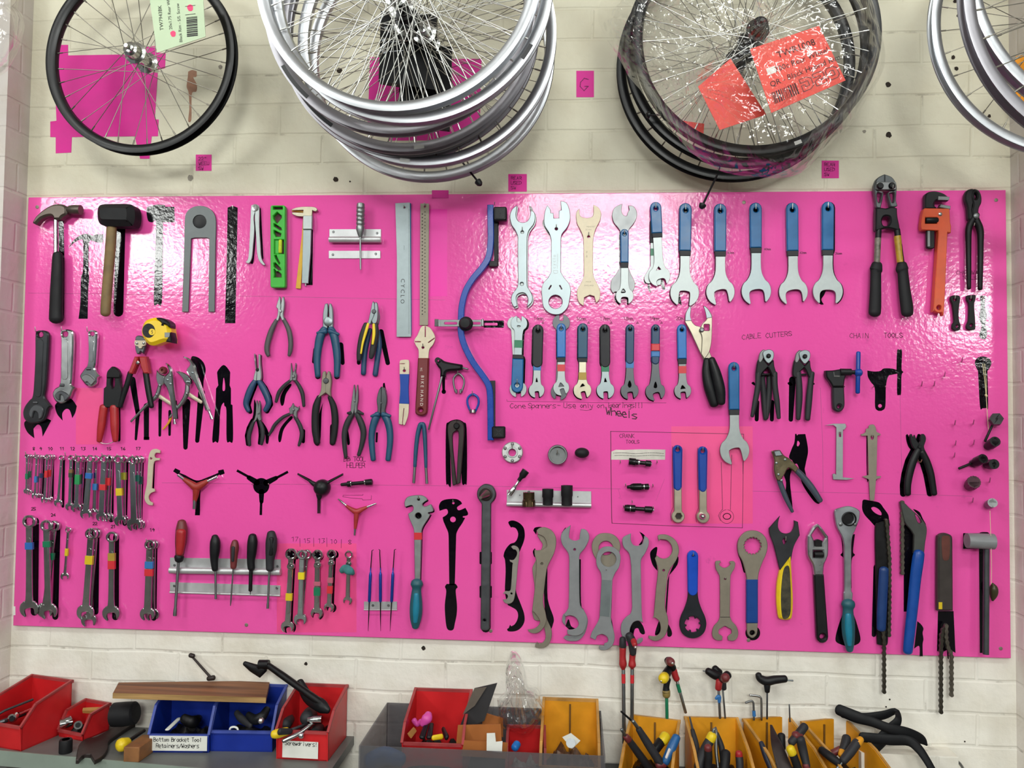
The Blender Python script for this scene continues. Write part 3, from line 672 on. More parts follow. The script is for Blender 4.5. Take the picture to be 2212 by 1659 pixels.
def film_mat(name, k=0.55, base=0.08):
    """thin clear film: see-through face on, mirror-like where it turns edgeways"""
    m = bpy.data.materials.new(name); m.use_nodes = True; nt = m.node_tree; L = nt.links; nt.nodes.clear()
    nd = lambda t: nt.nodes.new(t)
    out = nd('ShaderNodeOutputMaterial'); tr = nd('ShaderNodeBsdfTransparent'); tr.inputs[0].default_value = (0.95, 0.95, 0.95, 1)
    gl = nd('ShaderNodeBsdfGlossy'); gl.inputs['Color'].default_value = (1, 1, 1, 1); gl.inputs['Roughness'].default_value = 0.11
    geo = nd('ShaderNodeNewGeometry'); mp = nd('ShaderNodeMapping'); mp.inputs['Scale'].default_value = (1, 1, 0.4); mp.inputs['Rotation'].default_value = (0, 0.5, 0); L.new(geo.outputs['Position'], mp.inputs[0])
    n = nd('ShaderNodeTexNoise'); n.inputs['Scale'].default_value = 9; n.inputs['Detail'].default_value = 2.5; n.inputs['Distortion'].default_value = 1.5; L.new(mp.outputs[0], n.inputs['Vector'])
    bp = nd('ShaderNodeBump'); bp.inputs['Strength'].default_value = 1.0; bp.inputs['Distance'].default_value = 0.03; L.new(n.outputs['Fac'], bp.inputs['Height']); L.new(bp.outputs[0], gl.inputs['Normal'])
    lw_ = nd('ShaderNodeLayerWeight'); lw_.inputs[0].default_value = 0.4; L.new(bp.outputs[0], lw_.inputs['Normal'])
    pw = nd('ShaderNodeMath'); pw.operation = 'POWER'; pw.inputs[1].default_value = 2.0; L.new(lw_.outputs['Facing'], pw.inputs[0])
    mr = nd('ShaderNodeMapRange'); mr.inputs[3].default_value = base; mr.inputs[4].default_value = k; L.new(pw.outputs[0], mr.inputs[0])
    mx = nd('ShaderNodeMixShader'); L.new(mr.outputs[0], mx.inputs[0]); L.new(tr.outputs[0], mx.inputs[1]); L.new(gl.outputs[0], mx.inputs[2]); L.new(mx.outputs[0], out.inputs[0])
    return m
FILM = film_mat('clear_plastic_film'); FILM2 = film_mat('cloudy_plastic_film', 0.8, 0.2)
def film(cx, cy, rad, Yc, Ye, amp, nr=60, na=150, seed=0.0, folds=()):
    """crumpled sheet of film: rad(angle) in survey units, distance Yc in the middle and Ye at the rim"""
    g = G()
    for i in range(nr + 1):
        f = i / nr
        for k in range(na):
            a = 2 * PI * k / na; r = rad(a) * f
            Y = Yc + (Ye - Yc) * f ** 9
            p = at_y(cx + r * math.cos(a), cy + r * math.sin(a), Y)
            q = Vector((p.x * 9 + p.z * 4, p.z * 9 - p.x * 3, seed))
            h = abs(noise.noise(q)) + 0.6 * abs(noise.noise(q * 2.3)) + 0.35 * abs(noise.noise(q * 5.1)) + 0.2 * abs(noise.noise(q * 11))
            for fx, fy, fr, fn, fa in folds:
                dx, dy = cx + r * math.cos(a) - fx, cy + r * math.sin(a) - fy; e = math.exp(-(dx * dx + dy * dy) / fr ** 2); t_ = math.atan2(dy, dx)
                h += fa * e * abs(noise.noise(Vector((math.cos(t_) * fn, math.sin(t_) * fn, math.hypot(dx, dy) / fr)))) * min(1, math.hypot(dx, dy) / (fr * .15))
            g.v.append(p + Vector((0, -amp * h * (1 if f < 1 else 0.3), 0)))
    for i in range(nr):
        for k in range(na):
            j = (k + 1) % na; g.f.append([i * na + k, i * na + j, (i + 1) * na + j, (i + 1) * na + k])
    return g
def rad_bag(a):
    r = 815 + 14 * math.sin(5 * a + 1) + 10 * math.sin(11 * a)
    for c0, w, h in ((-2.93, 0.26, 230), (1.55, 0.45, 40), (1.15, 0.2, 30), (0.1, 0.4, 20)):
        dlt = (a - c0 + PI) % (2 * PI) - PI
        r += h * math.exp(-(dlt / w) ** 2)
    if 2.1 < a < 2.9: r -= 60 * math.sin((a - 2.1) / 0.8 * PI)
    return r
o = thing('plastic_bag', 'crumpled clear plastic bag around the front black wheel of the right stack', 'bag', [('bag', film(1215, 290, rad_bag, -0.30, -0.19, 0.013, 90, 260, 0.0, ((800, 560, 330, 7, 4.5), (620, 120, 300, 5, 3.5), (1350, 130, 200, 5, 2.5), (1480, 600, 220, 4, 2.5))), FILM)])
F(0, 0, 1)
thing('plastic_bag', 'edge of a clear plastic wheel bag at the upper left corner of the wall', 'bag', [('bag', film(-60, 20, lambda a: 100 + 60 * abs(math.sin(a)) + 4 * math.sin(7 * a), -0.30, -0.2, 0.03, 24, 60, 3.0), FILM)])

# ================================================================ families of tools
def rotp(u, v, a): return (u * math.cos(a) - v * math.sin(a), u * math.sin(a) + v * math.cos(a))
def e_open(R, jw, jd, tilt=0.0, neck=1.55):
    def f(w):
        ph = math.asin(min(0.93, jw / 2 / R)) + 0.10; t = math.radians(tilt); s = R - jd; o = []
        a0, a1 = math.radians(-145), t - ph
        lo = [(R * math.cos(a0 + (a1 - a0) * k / 5), R * math.sin(a0 + (a1 - a0) * k / 5), k == 5) for k in range(6)]
        b0, b1 = t + ph, math.radians(145)
        hi = [(R * math.cos(b0 + (b1 - b0) * k / 5), R * math.sin(b0 + (b1 - b0) * k / 5), k == 0) for k in range(6)]
        c = R * math.cos(ph) * 0.93
        sl = [(c, -jw / 2, True), (s + .22 * jw, -jw / 2, False), (s, -jw * .27, False), (s, jw * .27, False), (s + .22 * jw, jw / 2, False), (c, jw / 2, True)]
        return [(-neck * R, -w / 2, False)] + lo + [rotp(u, v, t) + (q,) for u, v, q in sl] + hi + [(-neck * R, w / 2, False)]
    return f
def e_ring(R, neck=1.5):
    return lambda w: [(-neck * R, -w / 2, False)] + [(R * math.cos(math.radians(a)), R * math.sin(math.radians(a)), False) for a in range(-140, 141, 28)] + [(-neck * R, w / 2, False)]
def e_round(k=1.0):
    return lambda w: [(w / 2 * k * math.cos(math.radians(a)), w / 2 * math.sin(math.radians(a)), False) for a in range(-90, 91, 30)]
def e_flat():
    return lambda w: [(0, -w / 2, True), (0, w / 2, True)]
def sp(x0, y0, x1, y1, ea, eb, w, w1=None):
    """outline of a spanner between two survey points with an end of either kind"""
    L = math.hypot(x1 - x0, y1 - y0); cx, cy = (x0 - x1) / L, (y0 - y1) / L; o = []
    for (ex, ey), s, e, ww in (((x0, y0), 1, ea, w), ((x1, y1), -1, eb, w1 or w)):
        for u, v, q in e(ww):
            o.append((ex + s * (u * cx - v * cy), ey + s * (u * cy + v * cx), q))
    return smooth(o)
def between(x0, y0, x1, y1, t): return x0 + (x1 - x0) * t, y0 + (y1 - y0) * t
def tape(x0, y0, x1, y1, t0, t1, w, d, mat, th=1.2):
    a = between(x0, y0, x1, y1, t0); b = between(x0, y0, x1, y1, t1)
    return ('tape_band', plate(bar(*a, *b, w, w, False), (), d, th, 0.2), mat)
def grip_spanner(label, x0, y0, x1, y1, gw, gt, R, jw, jd, w, tilt=0, gm=None, sm=None, d=7, coll=0.12, tapes=(), slot=None, group=None, hole=True, silh=None, cm=None, t=4, name='cone_spanner', cat='spanner', neck=1.7, nl=True):
    """flat spanner with a dipped grip: (x0,y0) top of the grip, (x1,y1) centre of the jaw, gt = share of the length that is grip"""
    L = math.hypot(x1 - x0, y1 - y0); ux, uy = (x1 - x0) / L, (y1 - y0) / L
    a = (x0 + ux * gw / 2, y0 + uy * gw / 2); b = between(x0, y0, x1, y1, gt)
    s0 = between(x0, y0, x1, y1, gt - coll - 0.03)
    body = sp(*s0, x1, y1, e_flat(), e_open(R, jw, jd, tilt, neck), w)
    holes = []
    if slot: holes = [[(x1 + q[0], y1 + q[1]) for q in slot]]
    hc = (x0 + ux * gw * .62, y0 + uy * gw * .62)
    g0 = between(x0, y0, x1, y1, gt - coll)
    parts = [('body', plate(body, holes, d, t, 0.6), sm or STEEL),
             ('grip', plate(bar(*a, *g0, gw, gw * .96) if not coll else bar(*a, *g0, gw, gw, True)[:7] + bar(*a, *g0, gw, gw * .96, False)[2:4][::1], [circ(*hc, gw * .19, 14)] if hole else [], d - 2.5, t + 5, 2.2), gm or BLUE)]
    if coll: parts.append(('collar', plate(bar(*g0, *b, gw * .95, gw * .9, False), (), d - 2, t + 4, 1), cm or CHAR))
    for q in tapes: parts.append(tape(x0, y0, x1, y1, q[0], q[1], w * 1.06, d + t - .4, q[2], 1.0))
    thing(name, label, cat, parts, group)
    if silh: sil(off(body, *silh)); sil(off(bar(*a, *g0, gw, gw), *silh))
    if nl and hole: nail(hc[0], hc[1] - gw * .1, d + t + 8, gw * .4)
TRI = ((-12, 14), (0, -16), (12, 12))
def combo(label, x0, y0, x1, y1, R0, R1, w, d=8, tapes=(), mat=None, group='combination spanners', jw=None, tilt=15, silh=None, hole=None, name='combination_spanner', t=4.5, flex=None):
    """ring end at (x0,y0), open end at (x1,y1)"""
    mat = mat or CHROME
    body = sp(x0, y0, x1, y1, e_ring(R0, 1.35), e_open(R1, jw or R1 * 1.05, R1 * 1.05, tilt), w, w * 1.05)
    star = circ(x0, y0, hole or R0 * .62, 24)
    g = plate(body, [star], d, t, 1.2) + plate(circ(x0, y0, R0 * .98, 24), [star], d - 1, t + 4, 1.4)
    g += plate(bar(*between(x0, y0, x1, y1, .2), *between(x0, y0, x1, y1, .8), w * .55, w * .55), (), d + t - 0.2, 0.9, .4)
    parts = [('body', g, mat)] + [tape(x0, y0, x1, y1, q[0], q[1], w * 1.25, d - .6, q[2], t + 2.4) for q in tapes]
    if flex:
        fx, fy = between(x0, y0, x1, y1, flex); parts.append(('flex_joint', plate(circ(fx, fy, w * .72, 16), (), d - 1, t + 4, 1.5) + knob(fx, fy, [(w * .3, d + t + 2.5), (w * .3, d + t + 4.2), (w * .1, d + t + 4.4)], 12), mat))
    thing(name, label, 'spanner', parts, group)
    if silh: sil(off(body, *silh))
def pliers(label, jaws, handles, pivot, jm=None, hm=None, d=10, name='pliers', cat='pliers', group=None, extra=(), t=7, flat=0.75, silh=None, holes=(), tip=None):
    jm = jm or STEEL; hm = hm or CHAR
    parts = []
    for k, j in enumerate(jaws):
        o = P(j) if isinstance(j, str) else j
        parts.append(('jaw', plate(o, holes if k == 0 else (), d - 3 + k * .8, t, 1.3), jm))
        if silh: sil(off(o, *silh))
    for h in handles:
        m = hm
        if isinstance(h, tuple): h, m = h
        parts.append(('handle', tube(h, d + 1, flat), m))
        if silh:
            q = [(p[0], p[1]) for p in h]
            for a, b in zip(h, h[1:]): sil(off(bar(a[0], a[1], b[0], b[1], a[2] * 1.9, b[2] * 1.9), *silh))
    if pivot: parts.append(('pivot', knob(pivot[0], pivot[1], [(pivot[2], d), (pivot[2], d + t - 1), (pivot[2] * .8, d + t + .3), (pivot[2] * .2, d + t + .5)], 16), pivot[3] if len(pivot) > 3 else jm))
    thing(name, label, cat, parts + list(extra), group)
    if tip: nail(*tip)
def pts(txt):
    """'x,y,r x,y,r' centre line with radii"""
    return [tuple(float(v) for v in w.split(',')) for w in txt.split()]

# ================================================================ hammers and measuring tools, upper left
F(0, 400, 3.95)
thing('claw_hammer', 'claw hammer with chrome neck and black rubber grip at the far left', 'hammer', [
    ('head', plate(P('268,318* 300,262 370,202 440,165 500,158 542,168 562,190 562,245 530,265 507,292* 452,292* 438,262 400,262 345,285 298,335*'), (), 12, 20, 5) + tube([(550, 210, 27), (580, 210, 27), (600, 210, 38), (640, 210, 42), (690, 212, 42)], 22, 1, False, False), M('browned_steel', '655c55', .8, .42, .15)),
    ('shaft', tube([(478, 270, 19), (480, 600, 21)], 22, 1, False, False), CHROME),
    ('grip', tube(pts('492,592,40 492,640,46 489,760,50 484,900,54 480,1040,56 479,1085,57 480,1140,60'), 22, .8), RUBBER)])
sil(bar(520, 285, 525, 600, 44, 48, False)); sil(bar(512, 600, 505, 1130, 74, 84)); nail(470, 150, 20)
sil(P('585,540* 610,490 650,450 700,420 750,415 790,430* 830,418* 880,418* 880,490* 830,490* 790,478 760,490 756,700 760,800 752,900 748,1140* 670,1140* 685,1000 690,800 708,720 708,490 690,465 650,480 610,510'))
thing('rubber_mallet', 'big black rubber mallet with a plain wooden handle', 'mallet', [
    ('head', plate(P('805,235 812,175 850,152 950,148 1075,150 1115,175 1126,250 1112,325 1070,340 920,338 850,332 815,300'), (), 14, 46, 14), RUBBER),
    ('handle', tube(pts('955,325,42 945,500,44 925,750,43 905,1000,43 900,1092,42'), 34, .8), WOOD)], None)
sil(rrect(1000, 195, 1170, 350, 14)); sil(bar(1030, 330, 1010, 1080, 80, 84))
sil(P('1250,195 1290,180* 1335,165 1400,168 1410,183* 1488,185* 1490,318* 1400,318 1392,340 1388,700 1380,1005 1345,1012 1312,1005 1320,700 1330,330 1300,318 1262,300'))
thing('leg_gauge', 'grey steel two-legged gauge with round black-centred head', 'gauge', [
    ('body', plate(P('1576,310 1590,235 1640,190 1705,176 1770,190 1822,235 1842,310 1838,500* 1830,1080* 1778,1080* 1785,455* 1760,448* 1660,448* 1630,455* 1606,1080* 1553,1080* 1572,500*'), [circ(1703, 310, 58)], 3, 3, .4), M('grey_gauge_steel', '5c6061', .6, .4, .1)),
    ('hub', knob(1703, 310, [(58, 2.5), (58, 4.5), (50, 5), (18, 5.6), (5, 5.6)]), BLACK)])
sil(P('1942,192* 1985,178 2028,192* 2020,600* 2008,1178* 1920,1178* 1935,600*'))
nail(1985, 205, 10, 30)

F(460, 400, 4.424)
thing('dividers', 'small bright steel dividers with out-turned points', 'dividers', [
    ('leg', plate(P('362,215 372,190 400,180* 402,260* 392,290* 390,330 396,420 385,560 372,690 345,745 310,735* 335,700 345,600 355,400'), (), 5, 4, .6), STEEL),
    ('leg', plate(P('400,180* 430,190 442,220 442,400 452,560 462,690 500,760* 478,762 440,720 420,640 412,500 400,340 402,260*'), (), 7, 4, .6), STEEL),
    ('pivot', knob(402, 216, [(34, 10), (34, 12), (30, 13), (16, 13.2), (15, 12.4), (3, 12.4)]), CHROME)])
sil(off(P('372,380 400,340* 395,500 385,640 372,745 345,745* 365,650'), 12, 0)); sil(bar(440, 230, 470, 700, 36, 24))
LV = [rrect(574, 204, 664, 232, 6), P('575,292* 612,255* 655,292* 655,312* 615,362* 605,362* 578,320*'), P('580,368* 592,368* 650,408* 655,428* 640,430* 582,392*'), P('580,432* 592,432* 650,462* 645,490* 600,492* 582,458*'), P('588,672* 606,668* 612,690* 640,745* 632,758* 596,700*'), P('580,745* 596,740* 642,790* 650,810* 610,815* 582,775*'), P('582,805* 600,800* 652,850* 652,880* 582,880* 588,850*')]
thing('spirit_level', 'bright green plastic pocket spirit level with slotted body', 'spirit level', [
    ('body', plate(rrect(548, 192, 690, 978, 18), LV + [rect(586, 520, 676, 655)], 6, 14, 1.6) + plate(rect(566, 518, 630, 656), (), 6, 9, 1), GREEN),
    ('slot_shade', plate(rect(560, 200, 680, 960), (), 5.6, 1, .1), M('shaded_slot_pink', '5a2d3a', 0, .7)),  # dark sheet: colours in the shaded board seen through the slots
    ('vial', tube([(646, 532, 18), (644, 640, 18)], 18, 1, False, True), M('vial_liquid', 'c9d83a', 0, .08))])
thing('ruler_strip', 'yellow plastic strip hanging behind the vernier caliper', 'ruler', [('strip', plate(P('790,985* 838,990* 858,700* 880,250* 755,232* 752,250* 862,262* 850,470* 812,800*'), (), 3, 2, .3), M('caliper_yellow', 'd6a520', 0, .45))])
thing('vernier_caliper', 'steel vernier caliper in front of a yellow strip', 'caliper', [
    ('beam', plate(P('862,400* 938,400* 932,640* 910,938* 848,936* 856,640*'), (), 7, 5, .6), BRIGHT),
    ('fixed_jaw', plate(P('745,235* 790,215 850,205* 940,205 985,215 1000,240* 975,252* 950,240* 945,300* 862,298* 850,300 800,295 755,275* 755,258* 860,262* 862,238* 760,240*'), (), 8, 5, .8), BRASSY),
    ('slider', plate(P('860,290* 948,290* 945,420* 858,420*'), (), 9, 8, 1), STEEL),
    ('depth_rod', plate(rect(880, 930, 890, 962), (), 8, 2, .3), STEEL)])
sil(P('935,300* 955,300* 952,955* 885,955* 915,930*'))
RAIL = M('brushed_aluminium_rail', 'c6c7c9', .6, .4, .1, 30)
def rail(label, x0, x1, yt, yb, screws, y2=None, curl=True, tilt=0):
    """folded aluminium tool rail: flat back and rolled front lip"""
    y2 = y2 or yb; sh = lambda q: [(x, y + tilt * (x - x0)) for x, y in q]
    g = plate(sh(rrect(x0, yt, x1, yb, 4)), (), 0.4, 2.5, .4)
    a, b = (x0 + x1) / 2, 0
    if curl: g += tube([(x0, (yb + y2) / 2, (y2 - yb) * .52), (x1, (yb + y2) / 2 + tilt * (x1 - x0), (y2 - yb) * .52)], 12, 1.0, False, False)
    parts = [('rail', g, RAIL)] + [('screw', knob(x, y, [(12, 2.5), (12, 3.6), (9, 4.2), (2, 4)], 12), DULL) for x, y in screws]
    return thing('tool_rail', label, 'tool rail', parts, 'aluminium tool rails')
rail('upper aluminium tool rail around the silver T-shaped driver', 1112, 1606, 420, 492, [(1150, 446), (1568, 458)], 548)
rail('lower slim aluminium rail under the silver driver shaft', 1106, 1600, 626, 700, [(1145, 664), (1555, 656)], None, False)
thing('spoke_driver', 'silver driver with ridged handle standing in the upper short rail', 'driver', [
    ('handle', lath(1412, 172, 1408, 498, [(0, 26), (.02, 36), (.1, 40)] + [q for k in range(5) for q in ((.14 + k * .12, 41), (.17 + k * .12, 35), (.2 + k * .12, 41))] + [(.78, 41), (.9, 28), (1, 14)], 26), STEEL),
    ('blade', lath(1408, 490, 1411, 808, [(0, 9), (.9, 9), (1, 7)], 26), STEEL)])
thing('steel_ruler', 'wide steel ruler marked with large black lettering', 'ruler', [
    ('blade', plate(P('1742,172* 1882,165* 1885,700* 1893,1449* 1755,1449* 1758,700*'), [circ(1828, 212, 10, 12)], 6, 1.4, .2), BRIGHT),
    ('lettering', wpr('C Y C L O', 1797, 893, 38, 90, 7.7) + wpr('CYCLO', 1822, 575, 9, 88, 7.7), INKB),
    ('graduations', (lambda g: [g.add([W(p[0], p[1], 7.7) for p in rect(1868 + k * .005, 230 + k * 13, 1878 + k * .005, 233 + k * 13)], [[3, 2, 1, 0]]) for k in range(92)] and g)(G()), INKB)])
thing('ruler_strip', 'blue-edged strip almost hidden behind the wide steel ruler', 'ruler', [('strip', plate(P('1880,172* 1892,172* 1898,1300* 1898,1430* 1886,1440*'), (), 3, 1.5, .2), BLUE)])
thing('steel_ruler', 'narrow tarnished steel ruler beside the wide one', 'ruler', [
    ('blade', plate(P('1982,175* 2065,175* 2062,700* 2056,1338* 1975,1338* 1978,700*'), [circ(2024, 205, 9, 12)], 5, 1.2, .2), TAUPE),
    ('graduations', (lambda g: [g.add([W(p[0], p[1], 6.5) for p in rect(1996, 270 + k * 33, 2006, 282 + k * 33)] + [W(p[0], p[1], 6.5) for p in rect(2022, 250 + k * 33, 2030, 260 + k * 33)], [[3, 2, 1, 0], [7, 6, 5, 4]]) for k in range(30)] and g)(G()), INKB)])
nail(1825, 215, 12, 22); nail(2022, 190, 10, 22)

# ================================================================ wheel dishing gauge
F(900, 400, 3.95)
def to7(x, y): return ((820 + x / 4.147 - 900) * 3.95, (660 + y / 4.147 - 400) * 3.95)
arc = [(628, 165), (630, 330), (630, 480), (612, 610), (560, 700), (480, 795), (418, 900), (386, 1020), (378, 1120)] + [to7(*p) for p in ((727, 235), (757, 355), (830, 500), (920, 625), (972, 710), (988, 800), (992, 950), (994, 1208))]
def ribbon_bar(line, w, d, t):
    sm = []
    N = len(line)
    for i in range(N - 1):
        p0, p1, p2, p3 = line[max(0, i - 1)], line[i], line[i + 1], line[min(N - 1, i + 2)]
        for k in range(5):
            u = k / 5; sm.append(tuple(0.5 * (2 * p1[a] + (p2[a] - p0[a]) * u + (2 * p0[a] - 5 * p1[a] + 4 * p2[a] - p3[a]) * u * u + (3 * p1[a] - p0[a] - 3 * p2[a] + p3[a]) * u ** 3) for a in (0, 1)))
    sm.append(line[-1]); l, r = [], []
    for i, p in enumerate(sm):
        a, b = sm[max(0, i - 1)], sm[min(len(sm) - 1, i + 1)]; q = math.hypot(b[0] - a[0], b[1] - a[1]); nx, ny = -(b[1] - a[1]) / q * w / 2, (b[0] - a[0]) / q * w / 2
        l.append((p[0] + nx, p[1] + ny)); r.append((p[0] - nx, p[1] - ny))
    return plate(l + r[::-1], (), d, t, 1.4)
GB = M('gauge_blue_paint', '0a3f9e', 0, .28, .05, 40)
b1 = to7(990, 672); b2 = to7(1042, 1090); f1 = to7(1005, 1082); f2 = to7(1124, 1190)
fc = ((f1[0] + f2[0]) / 2, (f1[1] + f2[1]) / 2)
X = lambda x0, y0, x1, y1: ribbon([(x0, y0), (x1, y1)], 3, 31.2) + ribbon([(x0, y1), (x1, y0)], 3, 31.2)
thing('dishing_gauge', 'long curved blue wheel dishing gauge with black feet and sliding bar', 'wheel gauge', [
    ('arm', ribbon_bar(arc, 52, 10, 14), GB),
    ('foot', plate(rrect(655, 182, 768, 300, 14), [], 14, 16, 3) + plate(rrect(672, 196, 750, 285, 8), (), 29, 2, .5), BLACK, {'sub': [('cross_mark', X(690, 210, 735, 272), CHAR)]}),
    ('foot', plate(rrect(f1[0], f1[1], f2[0], f2[1], 14), [], 14, 16, 3) + plate(rrect(f1[0] + 16, f1[1] + 14, f2[0] - 14, f2[1] - 14, 8), (), 29, 2, .5), BLACK, {'sub': [('cross_mark', X(f1[0] + 38, f1[1] + 28, f2[0] - 34, f2[1] - 28), CHAR)]}),
    ('slide_plate', plate(rect(618, 645, 690, 692), (), 6, 10, 1) + plate(rect(660, 285, 692, 650), (), 5, 4, .6), CHAR),
    ('slide_plate', plate(rect(b1[0], b1[1], b2[0] - 6, b2[1]), (), 5, 4, .6), CHAR),
    ('gauge_bar', plate(rrect(157, 1148, 572, 1206, 6), [rrect(235, 1168, 345, 1188, 8), rrect(470, 1168, 545, 1188, 8)], 26, 3, .5), DULL, {'sub': [('bent_tip', plate(rect(152, 1142, 186, 1204), (), 28, 8, 1) + plate(rect(552, 1142, 572, 1204), (), 28, 6, 1), CHROME)]}),
    ('clamp_knob', knob(412, 1175, [(62, 24), (62, 30), (48, 34), (48, 42), (40, 46), (10, 47)]), RUBBER)])
sil(rrect(570, 1155, 745, 1216, 10), [rrect(580, 1175, 690, 1197, 6)])
sil(rect(680, 290, 700, 690)); nail(665, 160, 16)

# ================================================================ headset spanners
H1 = '795,262 815,205 860,166* 852,215 848,265 868,305 905,318 945,305 968,262 972,215* 1000,225 1013,270 1000,330 960,385 944,440 942,500 941,700 943,850 962,890 988,945 982,1000 936,1044* 950,985 938,938 910,918 872,925 850,955 860,1030* 828,1038 806,985 815,930 848,885 864,840 863,700 862,500 862,440 840,385 808,335'
thing('headset_spanner', 'bright double-ended headset spanner hanging behind the leftmost one', 'spanner', [('body', plate(off(P(H1), 9, 14), (), 5, 3.5, .6), STEEL)])
thing('headset_spanner', 'leftmost bright double-ended open headset spanner in the top row', 'spanner', [('body', plate(P(H1), [circ(901, 400, 12, 14), circ(897, 842, 14, 14)], 10, 4, 1.2), BRIGHT)])
nail(901, 385, 18, 26)
sil(P('958,175* 985,190 1000,240* 975,250*'))
thing('headset_spanner', 'steel spanner with a big ring at its foot, second in the top row', 'spanner', [
    ('body', plate(P('1115,170* 1140,205 1145,236* 1166,236* 1171,282* 1214,280* 1214,218* 1235,212* 1228,134* 1278,150 1305,212 1310,290 1285,360 1240,418 1232,470* 1230,740* 1262,792 1302,842 1316,900 1306,970 1290,1040 1242,1092 1190,1105 1130,1090 1082,1040 1070,960 1066,890 1080,835 1118,792 1147,740* 1148,470* 1132,412 1092,345 1086,282 1097,212'), [circ(1192, 372, 12, 14), circ(1185, 995, 58), bar(1130, 885, 1146, 858, 7, 7), bar(1236, 885, 1222, 858, 7, 7)], 9, 4, 1), BRIGHT),
    ('lettering', wpr('c y c l o', 1184, 712, 26, -90, 13.3) + wpr('MADE IN ENGLAND', 1206, 712, 10, -90, 13.3), DULL), ('maker_mark', ribbon([(1168, 742), (1168, 728), (1204, 728), (1204, 742), (1198, 752), (1174, 752), (1168, 742)], 1.6, 13.3), DULL)])
nail(1192, 362, 18, 26)
sil(off(P('1086,282 1110,330 1148,420* 1130,410* 1080,330'), -4, 12))
thing('headset_spanner', 'pale cream plated double-ended spanner, third in the top row', 'spanner', [
    ('body', plate(P('1360,265 1365,225 1388,200* 1396,262 1440,278 1468,278 1506,258 1508,168* 1550,190 1574,240 1565,300 1530,370 1512,430 1506,500 1505,740 1520,800 1550,860 1566,910 1562,970 1532,1006* 1516,948* 1478,936* 1430,958* 1425,1030* 1385,1000 1368,940 1372,890 1400,840 1424,780 1426,700 1424,500 1420,440 1396,380 1370,330'), [circ(1468, 440, 12, 14)], 6, 4, .8), CREAM),
    ('lettering', wpr('HEADSET', 1448, 360, 13, 0, 10.2) + wpr('32 mm', 1440, 385, 13, 0, 10.2) + wpr('36 - 40', 1445, 560, 14, 90, 10.2) + wpr('MADE', 1443, 830, 12, 0, 10.2) + wpr('ENGLAND', 1430, 862, 12, 0, 10.2), TAUPE)])
nail(1468, 425, 14, 24)
thing('headset_spanner', 'dark grey open spanner hanging behind a blue-gripped cone spanner, fourth in the top row', 'spanner', [
    ('body', plate(P('1668,245 1690,190 1755,157* 1748,215 1762,252 1790,262 1800,235* 1815,210* 1806,172* 1850,180 1878,225 1876,280 1850,330 1815,375 1806,430 1806,700* 1830,760 1862,830 1858,880 1838,915* 1690,910* 1675,920 1655,880 1662,810 1700,760 1735,700* 1738,430 1726,375 1690,330 1672,290'), (), 4, 4, .8), DULL)])
grip_spanner('blue-gripped cone spanner in front of the dark grey open spanner, fourth in the top row', 1774, 372, 1775, 945, 72, .58, 76, 60, 66, 66, d=11, coll=.08, slot=P('-30,-28 -12,-62 8,-32'), silh=(-12, 10))
thing('cone_spanner', 'bright cone spanner half hidden behind the shorter blue-gripped one, fifth in the top row', 'spanner', [
    ('body', plate(P('1995,450* 2030,450* 2030,700* 2060,760 2085,800 2080,850 2035,850 2010,830 1985,840 1955,830 1940,790 1965,740 1995,690*'), (), 4, 3.5, .6), STEEL),
    ('grip', plate(rrect(1990, 300, 2025, 492, 8), (), 3, 6, 1.5), CHAR), ('tape_band', plate(rect(1994, 540, 2030, 600), (), 4, 4.5, .3), T_GREEN)])
grip_spanner('short blue-gripped cone spanner with a triangular hole, fifth in the top row', 2038, 140, 2072, 775, 96, .48, 92, 76, 66, 76, tilt=-14, d=10, coll=.06, slot=P('-28,-48* -8,-82* 14,-56*'))
sil(P('1968,790* 2000,770 1985,830 2000,920* 1975,890')); sil(P('2085,800* 2110,830 2122,890* 2100,890 2080,840*')); sil(P('1940,790 1965,760 1958,830 1945,840'))

F(1400, 360, 4.809)
GH = 'large blue-gripped headset wrenches in the top row'
for k, (lab, x0, y0, x1, y1, gt, R, jw, tilt, sm_) in enumerate((
        ('blue-gripped headset wrench with blotched grip, leftmost of the five large ones', 392, 375, 380, 1310, .59, 150, 112, 4, STEEL),
        ('blue-gripped headset wrench, second of the five large ones from the left', 752, 380, 752, 1300, .60, 148, 135, -12, STEEL),
        ('blue-gripped headset wrench with the whitest steel and greyish worn grip, third of the five', 1120, 370, 1125, 1292, .57, 154, 150, -8, BRIGHT),
        ('blue-gripped headset wrench, fourth of the five large ones from the left', 1500, 370, 1510, 1300, .60, 150, 165, -8, STEEL),
        ('blue-gripped headset wrench with a dark patch showing in its jaw, rightmost of the five', 1872, 358, 1868, 1295, .60, 156, 160, 0, STEEL))):
    grip_spanner(lab, x0, y0, x1, y1, 126, gt, R, jw, 168, 104, tilt=tilt, d=8, coll=.06, silh=(-10 if k < 4 else 8, 6), name='headset_wrench', cat='wrench', group=GH, neck=1.5, t=4.5, sm=sm_)
sil(P('1750,1380* 1780,1300 1850,1265 1830,1330 1800,1380 1825,1430* 1790,1430')); sil(P('285,1400* 330,1320* 350,1440*'))
for t_, x, y in (('40mm', 825, 905), ('40mm', 1205, 868), ('42mm', 1575, 905), ('36mm', 1945, 912)): ink(write(t_, x, y, 22, w=1.6))

